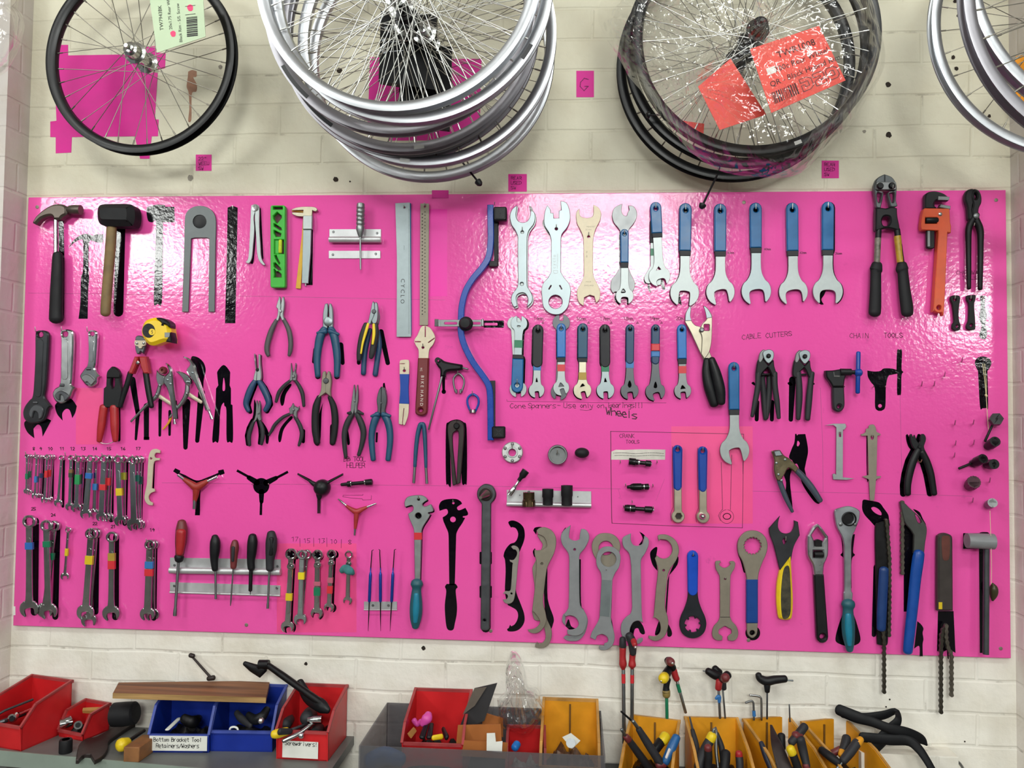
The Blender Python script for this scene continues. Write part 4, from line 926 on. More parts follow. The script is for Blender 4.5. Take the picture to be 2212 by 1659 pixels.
# ================================================================ upper right
F(1820, 360, 4.148)
CUT = M('grey_cast_steel', '606466', .7, .45, .1, 40); YST = M('yellow_instruction_sticker', 'b8952c', 0, .4, .35, 60); WST = M('pale_instruction_sticker', '6f695f', 0, .4, .7, 60)
thing('bolt_cutters', 'large black bolt cutters standing over the top edge of the board', 'bolt cutters', [
    ('jaw', plate(P('284,190 290,150 315,100 378,66* 378,200* 300,206* 345,225 368,240 348,350 340,370 305,362 298,300'), [P('312,235 335,228 355,240 340,310 322,318 312,280')], 12, 14, 2), CUT),
    ('jaw', plate(P('378,66* 440,90 470,125 485,160 488,200 482,300 492,352 440,360 425,330 408,240 430,225 470,208* 378,200*'), [P('422,235 452,230 468,240 462,310 445,320 436,290')], 12, 14, 2), CUT),
    ('link_plate', plate(rrect(302, 136, 482, 206, 10), (), 24, 6, 1.2), DULL, {'sub': [('pivot_bolt', knob(343, 168, [(30, 30), (30, 33), (22, 36), (5, 36)]), BLACK), ('pivot_bolt', knob(450, 166, [(30, 30), (30, 33), (22, 36), (5, 36)]), BLACK)]}),
    ('hinge_frame', plate(P('300,372* 340,365 390,372 440,360 492,370* 495,440 515,545 500,570 460,560 400,548 345,562 300,572 298,500'), [P('355,480 372,445 400,440 425,450 432,490 415,522 390,530 365,522')], 12, 16, 3), BLACK),
    ('handle', tube([(322, 560, 27), (306, 890, 26)], 20, 1, False, False), BLACK, {'sub': [('sticker', tube([(317, 640, 28), (308, 865, 27)], 20, 1, False, False), WST)]}),
    ('handle', tube([(487, 560, 27), (530, 880, 26)], 20, 1, False, False), BLACK, {'sub': [('sticker', tube([(491, 622, 31), (518, 858, 30)], 20, 1, False, False), YST)]}),
    ('grip', tube(pts('308,880,48 300,925,56 298,945,48 296,1100,50 292,1250,54 288,1310,54'), 20, .7), RUBBER),
    ('grip', tube(pts('532,880,46 534,920,56 540,945,48 555,1100,52 575,1250,56 580,1310,54'), 20, .7), RUBBER)])
nail(452, 190, 40, 24)
thing('pipe_wrench', 'orange pipe wrench with black hook jaw', 'wrench', [
    ('handle', plate(P('705,520 725,385* 740,372* 960,375* 966,500* 975,535* 972,592* 942,588* 912,1280 890,1305 850,1305 820,1280 818,1240 862,590* 860,572* 712,565*'), [circ(866, 1262, 22), rect(742, 455, 850, 510)], 8, 16, 1.4), ORANGE),
    ('hook_jaw', plate(P('740,362* 742,260 770,228 820,218 870,225 920,245 955,275* 950,305* 850,300 828,320 820,345 842,360* 845,378* 742,378*'), (), 10, 14, 3) + plate(rrect(755, 300, 828, 735, 22), (), 11, 8, 2), BLACK),
    ('jaw_teeth', plate(P('860,265* 960,270* 955,300* 855,298*'), (), 24, 2, .4) + plate(P('880,335* 970,352* 966,382* 868,365*'), (), 10, 14, 1) + plate(P('762,575* 785,575* 785,715* 762,715*'), (), 18, 1.5, .3), DULL),
    ('knurled_nut', lath(742, 482, 852, 482, [(0, 26), (.05, 30), (.95, 30), (1, 26)], 18), BLACK),
    ('rivet', knob(878, 424, [(17, 24), (17, 25.5), (10, 26.5), (2, 26.6)]), CHROME)])
thing('fencing_pliers', 'all black long-legged pincers at the top right corner', 'pincers', [
    ('jaw', plate(P('1100,290 1105,235 1130,205 1180,200 1190,260 1190,300 1175,330 1165,400 1180,440* 1150,480 1130,470 1125,420 1120,360'), (), 10, 12, 3), OILED),
    ('jaw', plate(P('1180,200 1225,212 1248,260 1248,320 1228,365 1222,410 1232,450 1200,480 1170,440 1162,390 1175,340 1165,300 1160,250'), [circ(1195, 262, 16, 14, 30)], 13, 12, 3), OILED),
    ('handle', tube(pts('1200,430,30 1160,480,30 1130,560,28 1128,700,24 1130,900,22 1132,1090,18'), 16), OILED),
    ('handle', tube(pts('1170,430,30 1200,490,32 1232,570,30 1236,700,26 1234,900,24 1232,1095,20'), 16), OILED),
    ('pivot', knob(1205, 438, [(26, 20), (26, 26), (14, 28), (3, 28)]), DULL)])
nail(1180, 525, 24, 18)
sil(P('1100,290 1105,235 1130,205 1180,215* 1130,400* 1115,380')); ink(write('CHAINWA', 1022, 965, 34, w=1.6)); ink(write('TOOLS', 1072, 1012, 32, w=1.6))
CBT = 'black chainring bolt tools at the top right'
for lab, o, hl, m in (('left of the three small black bone-shaped bolt spanners', '970,1165 1000,1152 1050,1158 1055,1200 1048,1240 1042,1330 1050,1390 1060,1420 1052,1462 1015,1470 985,1455 985,1410 1000,1380 985,1240 972,1205', [(1008, 1190), (1030, 1430)], OILED),
        ('middle of the three small black bolt spanners, widest of them', '1112,1160 1150,1150 1195,1152 1190,1200 1182,1240 1190,1370 1192,1440 1180,1462 1120,1458 1112,1420 1130,1370 1132,1240 1118,1205', [(1150, 1190), (1155, 1420)], OILED)):
    thing('chainring_spanner', lab, 'spanner', [('body', plate(P(o), [circ(x, y, 14, 12) for x, y in hl], 5, 5, 1.2), m)], CBT); nail(hl[0][0], hl[0][1] - 10, 14, 26)
sil(P('1232,1165 1255,1155 1280,1165 1275,1250 1292,1330 1280,1420 1296,1480 1285,1540 1255,1545 1230,1530 1228,1490 1245,1430 1226,1350 1238,1250')); nail(1255, 1190, 12, 24)
ink(write('CHAIN', 66, 1535, 42, w=2)); ink(write('TOOLS', 372, 1532, 42, w=2.4))

# ================================================================ second row, left
F(0, 670, 4.254)
CHD = M('worn_chrome', 'b4b6b6', 1, .24, .1, 40)
AD = 'adjustable spanners on the left'
for lab, o, jaw, hole, m, kn in (
        ('large dark adjustable spanner at the left edge of the board', '320,215 342,190 400,186 438,212 440,300 430,500 415,700 402,790 430,840 465,885* 440,905 425,960 398,1012 340,1036 270,1036 220,1002 206,940 225,880 262,830 295,785 310,600 318,400', '262,960 275,905 318,870 370,880 395,920 380,985 350,1000 345,950 310,930 290,990', (365, 222, 26), M('blackened_steel', '3a3b3e', .8, .36, .12, 50), (330, 850)),
        ('medium chrome adjustable spanner, second from the left edge', '553,205 580,180 640,180 668,215 668,400 655,640 650,682 682,712* 662,738 640,795 600,840 558,856 508,838 478,775 500,722 545,680 553,500 556,300', '500,790 520,755 560,740 605,760 628,800 590,835 575,790 550,780 540,830', (592, 218, 26), CHD, (575, 690)),
        ('small bright chrome adjustable spanner, third from the left edge', '803,210 828,185 872,188 888,215 886,300 875,480 866,530 890,580 912,602* 886,622 880,672 830,702 780,682 735,622 735,592 770,540 800,490 805,350', '745,630 765,595 810,590 850,620 870,650 835,690 800,660 780,665', (840, 215, 20), CHROME, (820, 540))):
    g = plate(P(o), [circ(*hole)], 10, 9, 3)
    thing('adjustable_spanner', lab, 'spanner', [('body', g, m), ('web', plate(bar(hole[0] + 2, hole[1] + 75, kn[0] + 18, kn[1] - 80, 62 if hole[2] > 24 else 34, 58 if hole[2] > 24 else 36), (), 18, 2.2, .8), m), ('movable_jaw', plate(P(jaw), (), 15, 8, 2), DARKST if m != CHROME else DULL), ('adjusting_screw', lath(kn[0] - 22, kn[1], kn[0] + 22, kn[1], [(0, 12), (.1, 16), (.9, 16), (1, 12)], 17), DARKST)], AD)
for x, y in ((325, 190), (566, 190), (802, 190)): nail(x, y, 24, 36)
sil(P('222,1035 280,1000 380,990 440,1000 470,1015* 430,1090 392,1162* 380,1080 350,1050 315,1080 308,1100 316,1178* 250,1120'))
sil(P('512,862 560,825 650,812 706,882* 692,940 664,992* 640,920 605,908 572,950 576,1016* 528,960 507,900'))
YB_ = M('tape_measure_yellow', 'eec70f', 0, .35, .05, 30)
thing('tape_measure', 'yellow and black tape measure hung on the cutters handle', 'tape measure', [
    ('case', plate(P('1296,150 1330,92 1420,65 1500,88 1548,130 1562,200 1572,292* 1500,290 1400,322 1342,302 1292,220'), (), 34, 34, 8), YB_),
    ('rubber_trim', plate(P('1430,72 1490,72 1552,112 1556,160* 1530,140 1500,130 1495,145* 1470,110'), (), 40, 32, 4) + plate(P('1562,200* 1575,260* 1574,300* 1540,290* 1520,285 1550,240*'), (), 42, 30, 3), BLACK),
    ('label', plate(circ(1366, 188, 58, 24, 66), (), 68, .6, .1), BLACK, {'sub': [('size_mark', plate(circ(1396, 200, 30, 18), (), 68.6, .4, .1), YB_), ('lettering', wpr('5', 1386, 216, 32, 0, 69.3) + wpr('TAPE', 1338, 165, 13, 12, 69) + wpr('16FT', 1330, 195, 13, 12, 69), INKB)]}),
    ('blade_end', plate(rect(1512, 205, 1560, 250), (), 67, 2, .3), DULL)])
RC = 'red and black mini bolt cutters'
thing('mini_bolt_cutters', 'open red and black mini bolt cutters hanging below the tape measure', 'bolt cutters', [
    ('jaw', plate(P('1240,280* 1245,245 1270,232 1300,238 1330,255 1336,285* 1330,350 1310,400* 1290,380 1280,400* 1255,400 1240,350'), (), 16, 9, 2), DARKST),
    ('link_plate', plate(P('1236,278* 1340,278* 1338,320 1305,335 1300,350 1275,350 1268,335 1236,320'), (), 25, 4, .8), CREAM, {'sub': [('pivot_bolt', knob(1256, 303, [(12, 29), (12, 31), (5, 31.5)], 12), CHROME), ('pivot_bolt', knob(1318, 303, [(12, 29), (12, 31), (5, 31.5)], 12), CHROME)]}),
    ('handle', plate(P('1232,425* 1268,425* 1262,470 1240,530 1215,585* 1172,582* 1195,520'), (), 14, 16, 3), RED, {'sub': [('grip', tube(pts('1200,575,26 1170,680,26 1130,800,24 1105,885,20'), 22, .8), BLACK)]}),
    ('handle', plate(P('1272,425* 1338,425* 1350,500 1366,580* 1318,585* 1290,520'), (), 14, 16, 3), RED, {'sub': [('grip', tube(pts('1340,575,28 1355,680,28 1375,800,27 1392,885,24'), 22, .8), BLACK)]}),
    ('pivot', knob(1262, 482, [(15, 30), (15, 33), (6, 34)], 14), CHROME)], RC)
thing('mini_bolt_cutters', 'closed mini bolt cutters with red grips and black head', 'bolt cutters', [
    ('jaw', plate(P('975,600 985,560 1025,518 1035,530 1042,518 1080,545 1100,590 1096,622* 976,622*'), (), 12, 10, 2), OILED),
    ('jaw', plate(P('976,622* 1020,622* 1015,690 1035,720 1050,690 1052,622* 1096,622* 1100,700* 1112,720* 1108,895* 945,895* 950,720* 972,700*'), (), 10, 12, 2), BLACK),
    ('handle', tube(pts('955,890,38 945,960,38 930,1080,36 912,1200,24'), 16, .8), RED), ('handle', tube(pts('1050,890,40 1052,960,40 1055,1080,38 1060,1195,26'), 16, .8), RED),
    ('spring_clip', tube(pts('905,1195,4 935,1222,4 1000,1226,4 1060,1200,4'), 16), NAIL)], RC)
sil(bar(1085, 880, 1090, 1190, 40, 34))
LP = 'locking pliers'
for lab, up, lo, lev, link, scr, riv in (
        ('smaller locking pliers with curved jaws, left of the pair', '1520,482* 1556,510 1580,568 1592,700 1612,860 1622,1000* 1582,1000* 1562,850 1530,720 1500,665 1508,610 1545,570 1535,525', '1438,545* 1470,585 1510,605 1508,655 1480,705* 1450,690 1430,620', '1470,690,18 1448,770,20 1430,800,20 1340,880,14 1205,1022,10', '1462,790,18 1580,865,16', ('1600,985', '1608,1048'), ((1560, 600), (1534, 640), (1560, 678), (1463, 692), (1434, 774))),
        ('bigger locking pliers, right of the pair, handle ending in a screw', '1678,424* 1735,445 1780,505 1800,580 1850,720 1900,870 1922,925* 1885,925* 1840,800 1790,680 1720,580 1708,545 1738,500 1722,465', '1608,560* 1670,568 1735,610 1752,660 1740,700* 1700,680 1670,620', '1722,680,20 1718,760,24 1680,840,20 1620,910,14 1560,985,10', '1730,770,18 1850,845,16', ('1905,890', '1952,1002'), ((1762, 575), (1712, 658), (1710, 765)))):
    q = [tuple(float(v) for v in s.split(',')) for s in scr]
    thing('locking_pliers', lab, 'pliers', [
        ('handle', plate(P(up), (), 18, 9, 3), CHROME), ('jaw', plate(P(lo), (), 14, 8, 2), CHROME), ('lever', tube(pts(lev), 16, .7), DULL), ('link', tube(pts(link), 15, .4), CREAM),
        ('adjusting_screw', lath(*q[0], *q[1], [(0, 11), (.7, 11), (.72, 15), (1, 15)], 20), CHROME)]
        + [('rivet', knob(x, y, [(10, 20), (10, 28.5), (5, 29.5)], 12), BRIGHT) for x, y in riv], LP)
thing('washer', 'dark red rubber ring on the jaw of the smaller locking pliers', 'ring', [('ring', knob(1498, 553, [(34, 14), (36, 22), (26, 26), (12, 25), (11, 20)]), DKRED)])
thing('cable_tie', 'orange strip hanging from the lever of the bigger locking pliers', 'strip', [('strip', tube(pts('1572,985,12 1545,1040,10 1498,1094,8'), 8, .4), AMBER)])
sil(P('1755,440 1810,430 1868,478 1890,550 1872,640 1862,745 1820,720 1790,600')); sil(bar(1712, 850, 1704, 1262, 76, 40)); sil(bar(1852, 760, 1812, 1200, 64, 38))
sil(bar(1472, 830, 1468, 1150, 34, 24)); sil(bar(1560, 930, 1558, 1145, 26, 22)); sil(bar(1215, 640, 1268, 960, 60, 40)); sil(bar(1268, 930, 1248, 1185, 40, 22)); sil(bar(1345, 880, 1345, 1170, 50, 46)); sil(rect(1320, 1165, 1372, 1192))
sil(P('2000,560 2055,503 2110,560 2114,600 2110,690* 2122,720* 2122,865* 2136,872* 2141,1190 2110,1208 2082,1190 2080,920 2062,880 2055,850 2025,920 2010,1195 1980,1206 1950,1190 1980,872* 1985,720* 2006,690* 1997,600'), [P('2056,620 2068,680 2066,735 2046,738 2046,680')])
for t_, x in (('8', 302), ('9', 366), ('10', 444), ('11', 552), ('12', 648), ('13', 745), ('14', 852), ('15', 982), ('16', 1112), ('17', 1250)): ink(write(t_, x, 1286, 26, w=2.6), INKB if t_ != '13' else INK)

# ================================================================ pliers
F(420, 620, 4.148)
CPL = 'pliers in the middle of the left half'
pliers('grey-handled side cutters, highest of the pliers', ['738,150 758,84* 768,95 772,160 775,165* 766,250 752,300* 722,308* 742,250 745,200 732,180', '772,160* 785,95 800,88* 806,150 802,200 795,250 806,290* 785,300 770,268 766,250 775,165*'],
       [pts('735,298,18 690,390,25 656,500,26 650,570,24 662,612,18'), pts('798,286,18 845,385,23 862,490,23 858,570,21 848,612,15')], (768, 215, 14), STEEL, M('warm_grey_grip', '4d464b', 0, .5), group=CPL)
def guard(x0, y0, x1, y1, r): return [(x0, y0, r), (x1, y1, r)]
pliers('blue-handled combination pliers with bright jaws open upwards', ['1168,150* 1192,145* 1196,200 1192,270 1200,300* 1190,370* 1150,375* 1150,310 1152,230', '1208,145* 1222,148* 1238,200 1242,300 1240,360* 1204,365* 1196,310 1205,270 1204,200'],
       [pts('1165,375,30 1128,440,38 1108,540,36 1098,650,33 1105,795,26'), pts('1222,370,28 1252,440,38 1270,540,36 1280,650,33 1276,795,27')], (1195, 308, 42), BRIGHT, PETROL, silh=(0, 6), group=CPL,
       extra=[('guard', tube([(1100, 412, 12), (1175, 398, 26)], 14), PETROL), ('guard', tube([(1215, 395, 26), (1292, 424, 12)], 14), PETROL)])
sil(bar(1085, 560, 1068, 670, 40, 30)); sil(bar(1310, 520, 1328, 680, 50, 36))
pliers('blue-handled pliers hanging behind the yellow and black ones', ['1580,330* 1600,180* 1640,190* 1660,260 1650,330*'], [pts('1575,380,18 1548,480,22 1524,600,24 1514,775,24'), pts('1640,400,24 1655,520,26 1640,640,25 1620,785,25')], None, STEEL, NAVY, d=5, t=5, group=CPL)
pliers('pliers with yellow and black handles and silver jaws', ['1560,290 1590,145* 1602,128 1612,150 1612,240 1590,300* 1578,335* 1548,325*', '1612,150* 1625,132 1640,150* 1645,205 1640,290 1628,325* 1600,330* 1588,300 1612,240'],
       [(pts('1538,335,24 1515,410,32 1492,500,30 1480,590,28 1475,650,22'), CHAR), (pts('1622,335,24 1622,420,32 1608,510,30 1592,590,28 1582,632,20'), CHAR)], (1606, 218, 20, DARKST), BRIGHT, d=20, group=CPL,
       extra=[('grip_inlay', tube(pts('1556,330,12 1536,400,13 1508,500,10 1492,595,8'), 36, .5), YELLOW), ('grip_inlay', tube(pts('1606,335,12 1608,420,14 1596,510,10'), 36, .5), YELLOW)])
sil(bar(1672, 400, 1732, 680, 46, 40)); sil(bar(1475, 560, 1472, 680, 36, 34))
pliers('navy-handled long-nose pliers, upper left of the small group', ['532,605* 540,602 548,690 552,740* 560,760 555,840* 525,842* 532,790 545,745 540,700', '572,600* 590,605* 590,680 600,800 592,838* 555,840* 560,760 572,740'],
       [pts('540,845,22 510,900,30 478,980,30 462,1050,26 484,1110,20'), pts('580,845,22 612,900,30 650,980,30 664,1045,26 634,1106,21')], (560, 740, 15, OILED), STEEL, NAVY, silh=(16, 8), group=CPL)
pliers('small grey needle-nose pliers with spread handles, right of the navy pair', ['862,684* 866,680* 876,755 880,835* 850,845* 858,775', '905,680* 912,700 905,760 915,790 912,838* 880,840* 878,770 896,745'],
       [pts('858,840,14 800,890,18 756,950,19 732,1028,14'), pts('905,838,14 940,890,18 968,960,19 980,1066,14')], (885, 800, 14), DULL, CHAR, group=CPL)
sil(P('850,870 870,880 820,960 800,1050 778,1060 768,1000 800,920'))
pliers('mini needle-nose pliers below the navy-handled pair', ['552,1030 560,1018* 572,1070 572,1150 550,1200* 520,1220* 545,1150', '580,1018* 592,1060 592,1140 600,1190* 580,1200 560,1160 572,1070'],
       [pts('535,1200,14 505,1270,20 488,1340,20 494,1418,15'), pts('582,1190,14 608,1270,20 612,1340,20 600,1408,15')], (570, 1130, 10), DULL, CHAR, silh=(-18, -8), group=CPL)
sil(P('600,1200 640,1250 668,1320 660,1400 640,1395 636,1330 610,1260'))
pliers('small end-cutting nippers with wide handles', ['845,1085* 862,1075 880,1040* 892,1062 890,1100 880,1140* 850,1140* 850,1110', '895,1065* 930,1080 938,1066* 935,1100 918,1120 920,1180* 885,1150* 885,1100'],
       [pts('850,1140,14 790,1170,16 725,1230,17 690,1290,15 668,1328,11'), pts('900,1160,16 940,1230,20 962,1300,20 955,1360,18 935,1420,12')], (885, 1100, 12), DULL, CHAR, group=CPL)
sil(P('860,1160 880,1175 830,1230 795,1290 775,1380 755,1385 752,1330 780,1250')); sil(bar(975, 1290, 975, 1385, 36, 30))
pliers('black-handled combination pliers with taupe jaws', ['1148,762* 1172,755 1178,800* 1176,840 1186,940* 1130,980* 1098,1000* 1130,930 1138,840', '1180,800* 1195,755 1212,762* 1225,840 1218,930 1222,985* 1190,960 1172,935 1176,860'],
       [pts('1118,985,22 1092,1070,34 1082,1180,34 1086,1300,34 1102,1395,27'), pts('1212,985,20 1246,1070,30 1260,1180,32 1254,1300,30 1238,1395,27')], (1176, 840, 26, DARKST), TAUPE, RUBBER, t=9, group=CPL)
sil(P('1150,1040 1140,1120 1125,1395 1075,1405 1070,1300')); sil(bar(1240, 1250, 1236, 1395, 50, 50))
pliers('grey-handled long-nose pliers above the BB tool lettering', ['1426,880* 1434,878 1440,950 1440,1060 1420,1150* 1398,1172* 1400,1080 1412,985', '1456,878* 1464,885 1468,1000 1458,1080 1460,1160* 1440,1160 1430,1090 1444,970'],
       [pts('1412,1140,22 1374,1210,28 1346,1300,26 1344,1410,22 1356,1522,17'), pts('1452,1130,22 1490,1210,30 1514,1300,28 1500,1410,22 1472,1506,17')], (1434, 1020, 10), DULL, CHAR, group=CPL,
       extra=[('guard', tube([(1372, 1130, 10), (1400, 1130, 20)], 12), CHAR), ('guard', tube([(1465, 1118, 20), (1512, 1136, 10)], 12), CHAR)])
sil(P('1372,1280 1385,1330 1392,1405 1370,1410 1366,1340'))
pliers('petrol blue combination pliers with dark closed jaws', ['1632,1010 1650,930 1672,892* 1676,960 1672,1060 1666,1130* 1632,1135* 1640,1090', '1674,892* 1700,905 1718,960 1722,1030 1708,1100 1712,1130* 1668,1130* 1672,1060'],
       [pts('1642,1140,30 1614,1200,34 1592,1290,30 1588,1400,28 1602,1545,24'), pts('1696,1140,30 1730,1200,34 1750,1290,31 1752,1400,28 1735,1545,25')], (1672, 1040, 8), DARKST, PETROL, t=10, group=CPL,
       extra=[('guard', tube([(1582, 1158, 10), (1648, 1140, 26)], 14), PETROL), ('guard', tube([(1690, 1140, 26), (1756, 1156, 12)], 14), PETROL)])
sil(P('1690,862* 1705,858* 1712,900 1722,940 1690,920')); sil(bar(1635, 1310, 1632, 1385, 18, 16))
thing('tuning_fork_tool', 'small flat blue-sleeved tool with cream slotted ends', 'spanner', [
    ('body', plate(P('1838,680 1850,655 1910,652 1924,672 1924,780* 1918,900 1922,1050* 1915,1150 1885,1236* 1872,1238* 1866,1225* 1858,1234* 1830,1226* 1832,1100 1834,1045* 1842,900 1838,780*'), [circ(1880, 750, 13, 14), rect(1842, 685, 1884, 690), bar(1877, 1090, 1863, 1222, 6, 5)], 6, 3, .5), CREAM),
    ('sleeve', plate(P('1838,780* 1924,780* 1918,910 1922,1048* 1834,1044* 1844,910'), (), 5, 5, .8), BLUE2)])
nail(1880, 738, 14, 20)
ink(write('BB TOOL', 1340, 1562, 42, w=2.4, adv=28)); ink(write('HELPER', 1366, 1618, 42, w=2.4, adv=27))

# ================================================================ centre column
F(820, 660, 4.147)
thing('pedal_spanner', 'maroon-handled flat tool with a slotted cream head', 'spanner', [
    ('head', plate(P('372,192 410,180* 452,200 488,255 497,300 478,350 445,395 436,480* 348,480* 348,400 320,350 312,305 338,265'), [circ(388, 376, 12, 12), rect(405, 186, 413, 282), rect(312, 320, 368, 328), bar(492, 292, 436, 332, 8, 8, False)], 8, 4, .6), CREAM),
    ('grip', plate(P('342,470* 440,470* 434,700 428,920 420,965 390,985 350,985 325,970 318,930 330,700'), [circ(366, 936, 19, 16)], 5, 12, 3), M('maroon_dip_grip', '6d2226', 0, .35, .08)),
    ('lettering', wpr('B I K E  H A N D', 372, 625, 27, 91, 17.3) + wpr('YC', 364, 555, 18, 91, 17.3), M('white_print', 'd9cfc8', 0, .5))])
nail(388, 366, 16, 24)
thing('hex_key', 'black T-handled hex key with a long thin grey shaft', 'hex key', [
    ('handle', plate(P('496,500 512,468 540,472 580,498 640,512 737,528* 738,570 700,580 600,592 588,640* 540,640* 540,575 520,548'), [circ(521, 492, 10, 12)], 12, 16, 5), BLACK),
    ('shaft', tube([(560, 630, 10), (440, 1108, 9)], 22, 1, False), DULL), ('short_end', tube([(735, 556, 9), (790, 570, 8)], 20, 1, False), DULL)])
sil(bar(572, 640, 574, 760, 28, 24)); sil(circ(575, 772, 20, 14))
for lab, p, m, tip in (('grey wire spoke key shaped like a horseshoe', '680,772,9 664,705,9 664,650,9 706,610,10 750,650,9 756,705,9 734,772,9', DULL, ((686, 768), (722, 768))),
        ('blue wire spoke key shaped like a horseshoe', '812,945,10 788,880,10 792,825,10 836,795,11 880,825,10 886,880,10 858,945,10', GB, ((814, 946), (852, 946)))):
    (x0, y0), (x1, y1) = tip
    thing('spoke_key', lab, 'spoke key', [('bow', tube(pts(p), 8), m), ('tip', plate(rect(x0 - 9, y0 - 18, x0 + 7, y0 + 18), (), 4, 8, 1), CHROME if m == GB else DULL), ('tip', plate(rect(x1 - 7, y1 - 18, x1 + 9, y1 + 18), (), 4, 8, 1), CHROME if m == GB else DULL)]
          + ([('nipple_slot', plate(rect(826, 934, 842, 960), (), 4, 7, 1), WHITE)] if m == GB else []), 'wire spoke keys')
nail(700, 612, 14, 30); nail(831, 800, 14, 34)
thing('fork_tool', 'U-shaped tool with petrol blue sleeve and two bare steel prongs', 'tool', [
    ('bow', tube(pts('316,1440,16 326,1280,19 342,1150,20 362,1072,20 378,1064,20 394,1072,20 404,1150,20 410,1280,18 415,1450,14'), 10), PETROL), ('prong', tube([(316, 1435, 13), (306, 1590, 13)], 10, 1, False, False), DULL), ('prong', tube([(414, 1440, 13), (424, 1596, 13)], 10, 1, False, False), DULL)])
nail(375, 1068, 12, 16)
PIN = M('brown_black_steel', '38302f', .5, .45, .15, 50)
thing('pin_spanner', 'hinged dark brown pin spanner hanging half open', 'spanner', [
    ('leg', plate(P('608,1105 630,1045 690,1030 700,1110 672,1130 652,1180 668,1400 690,1600* 665,1612* 650,1590 636,1400 622,1250'), (), 10, 7, 1.5), PIN), ('leg', plate(P('690,1030 740,1052 757,1115 746,1300 722,1590* 690,1604* 696,1400 708,1180 700,1120 680,1110'), (), 12, 7, 1.5), PIN),
    ('pivot', knob(688, 1078, [(28, 18), (28, 24), (20, 26), (5, 26)], 14), OILED)])
sil(P('594,1110 618,1045 690,1020 752,1045 780,1110 782,1560 765,1598 738,1590 732,1400 735,1150 690,1090 650,1120 628,1200 640,1598 612,1600 594,1560'))

# ================================================================ cone spanners
F(1060, 660, 4.254)
CS = 'cone spanners in a row'
thing('cone_spanner', 'bright cone spanner hanging behind the upside-down leftmost one of the row', 'spanner', [('body', plate(sp(218, 165, 252, 768, e_open(66, 34, 60, 10), e_open(78, 44, 66, 0), 68), (), 4, 3, .5), STEEL)], CS)
grip_spanner('upside-down blue-gripped cone spanner with green tape, leftmost of the row', 240, 800, 260, 165, 108, .55, 76, 40, 62, 72, d=9, coll=.06, tapes=((.65, .76, T_GREEN),), slot=P('-16,20 14,22 -6,40'), group=CS, sm=BRIGHT, silh=(16, 10))
thing('cone_spanner', 'dark grey double-ended cone spanner behind the blue one with red tape', 'spanner', [('body', plate(sp(648, 158, 628, 795, e_open(80, 36, 60, 0), e_open(76, 44, 60, 8), 66), (), 4, 3, .5), DARKST)], CS)
for lab, x0, y0, x1, y1, gw, gt, R, jw, tl, gm, sm_, tp, sl_, cm, coll in (
        ('black-gripped cone spanner with light blue tape, under the 14mm lettering', 436, 172, 422, 778, 98, .58, 72, 36, -8, CHAR, STEEL, ((.585, .70, T_BLUE),), P('-8,-76* 0,-114 10,-76*'), None, 0),
        ('blue-gripped cone spanner with red tape beside the black one under 14mm', 648, 162, 648, 755, 84, .60, 74, 38, -20, M('bright_blue_vinyl', '1068b4', 0, .35), STEEL, ((.64, .745, T_RED),), P('-24,-8* -6,-46 26,-12*'), CHAR, .07),
        ('petrol-gripped cone spanner with gold tape, under the 16mm lettering', 847, 160, 843, 778, 94, .58, 82, 42, -16, PETROL, BRASSY, ((.735, .845, M('gold_tape', 'a98a33', 0, .45)),), P('-22,-28* 0,-60 22,-40*'), CHAR, .06),
        ('black-gripped cone spanner with dark green tape, under the 17mm lettering', 1050, 170, 1055, 778, 96, .58, 82, 40, -4, CHAR, BRIGHT, ((.605, .72, T_GREEN),), P('-12,-76* -2,-112 12,-76*'), None, 0),
        ('blue cone spanner with dark steel head and light blue tape, under the 18mm lettering', 1282, 170, 1277, 782, 78, .54, 82, 50, -10, NAVY, DARKST, ((.555, .66, T_BLUE),), P('-16,-50 0,-92 16,-50 0,-28'), None, 0),
        ('blue cone spanner with red and blue tape and wide dark head, under the 19mm lettering', 1517, 170, 1513, 788, 78, .54, 90, 62, -18, NAVY, DARKST, ((.29, .40, T_RED), (.405, .49, T_BLUE)), P('-14,-42 2,-88 16,-42 0,-30'), None, 0),
        ('blue-gripped cone spanner with red tape, rightmost of the row beside the pincers', 1757, 170, 1765, 782, 86, .60, 78, 46, -8, MATS['bright_blue_vinyl'] if 'bright_blue_vinyl' in MATS else BLUE, DULL, ((.63, .74, T_RED),), P('-20,-14* -4,-50 26,-20*'), CHAR, .08)):
    up_tapes = tuple(q for q in tp if q[0] < gt); dn = tuple(q for q in tp if q[0] >= gt)
    grip_spanner(lab, x0, y0, x1, y1, gw, gt, R, jw, R * .85, 68, tilt=tl, gm=gm, sm=sm_, d=8, coll=coll or 0.0, tapes=dn, slot=sl_, group=CS, silh=(-6, 8), cm=cm, t=3.5, neck=2.3 if sm_ is DARKST else 1.8)
    if up_tapes:
        for q in up_tapes:
            a = between(x0, y0, x1, y1, q[0]); b = between(x0, y0, x1, y1, q[1])
            o = [x for x in COL.objects if x.get('label') == lab][0]
            part(o, Vector(o.location), 'tape_band', plate(bar(*a, *b, gw * 1.04, gw * 1.04, False), (), 5, 10.5, 2), q[2])
for t_, x, y in (('14mm,', 396, 135), ('16mm,', 788, 138), ('17mm,', 1006, 136), ('18mm,', 1220, 136), ('19mm,', 1462, 136), ('20m', 1704, 134)): ink(write(t_, x, y, 32, w=1.8, adv=22))
for x in (478, 898, 1106, 1348, 1568): ink(ribbon([(x - 10, 166), (x + 10, 164), (x + 2, 148), (x - 6, 160)], 2))
LN = M('pincer_nickel', 'aaa290', .8, .32, .1, 40)
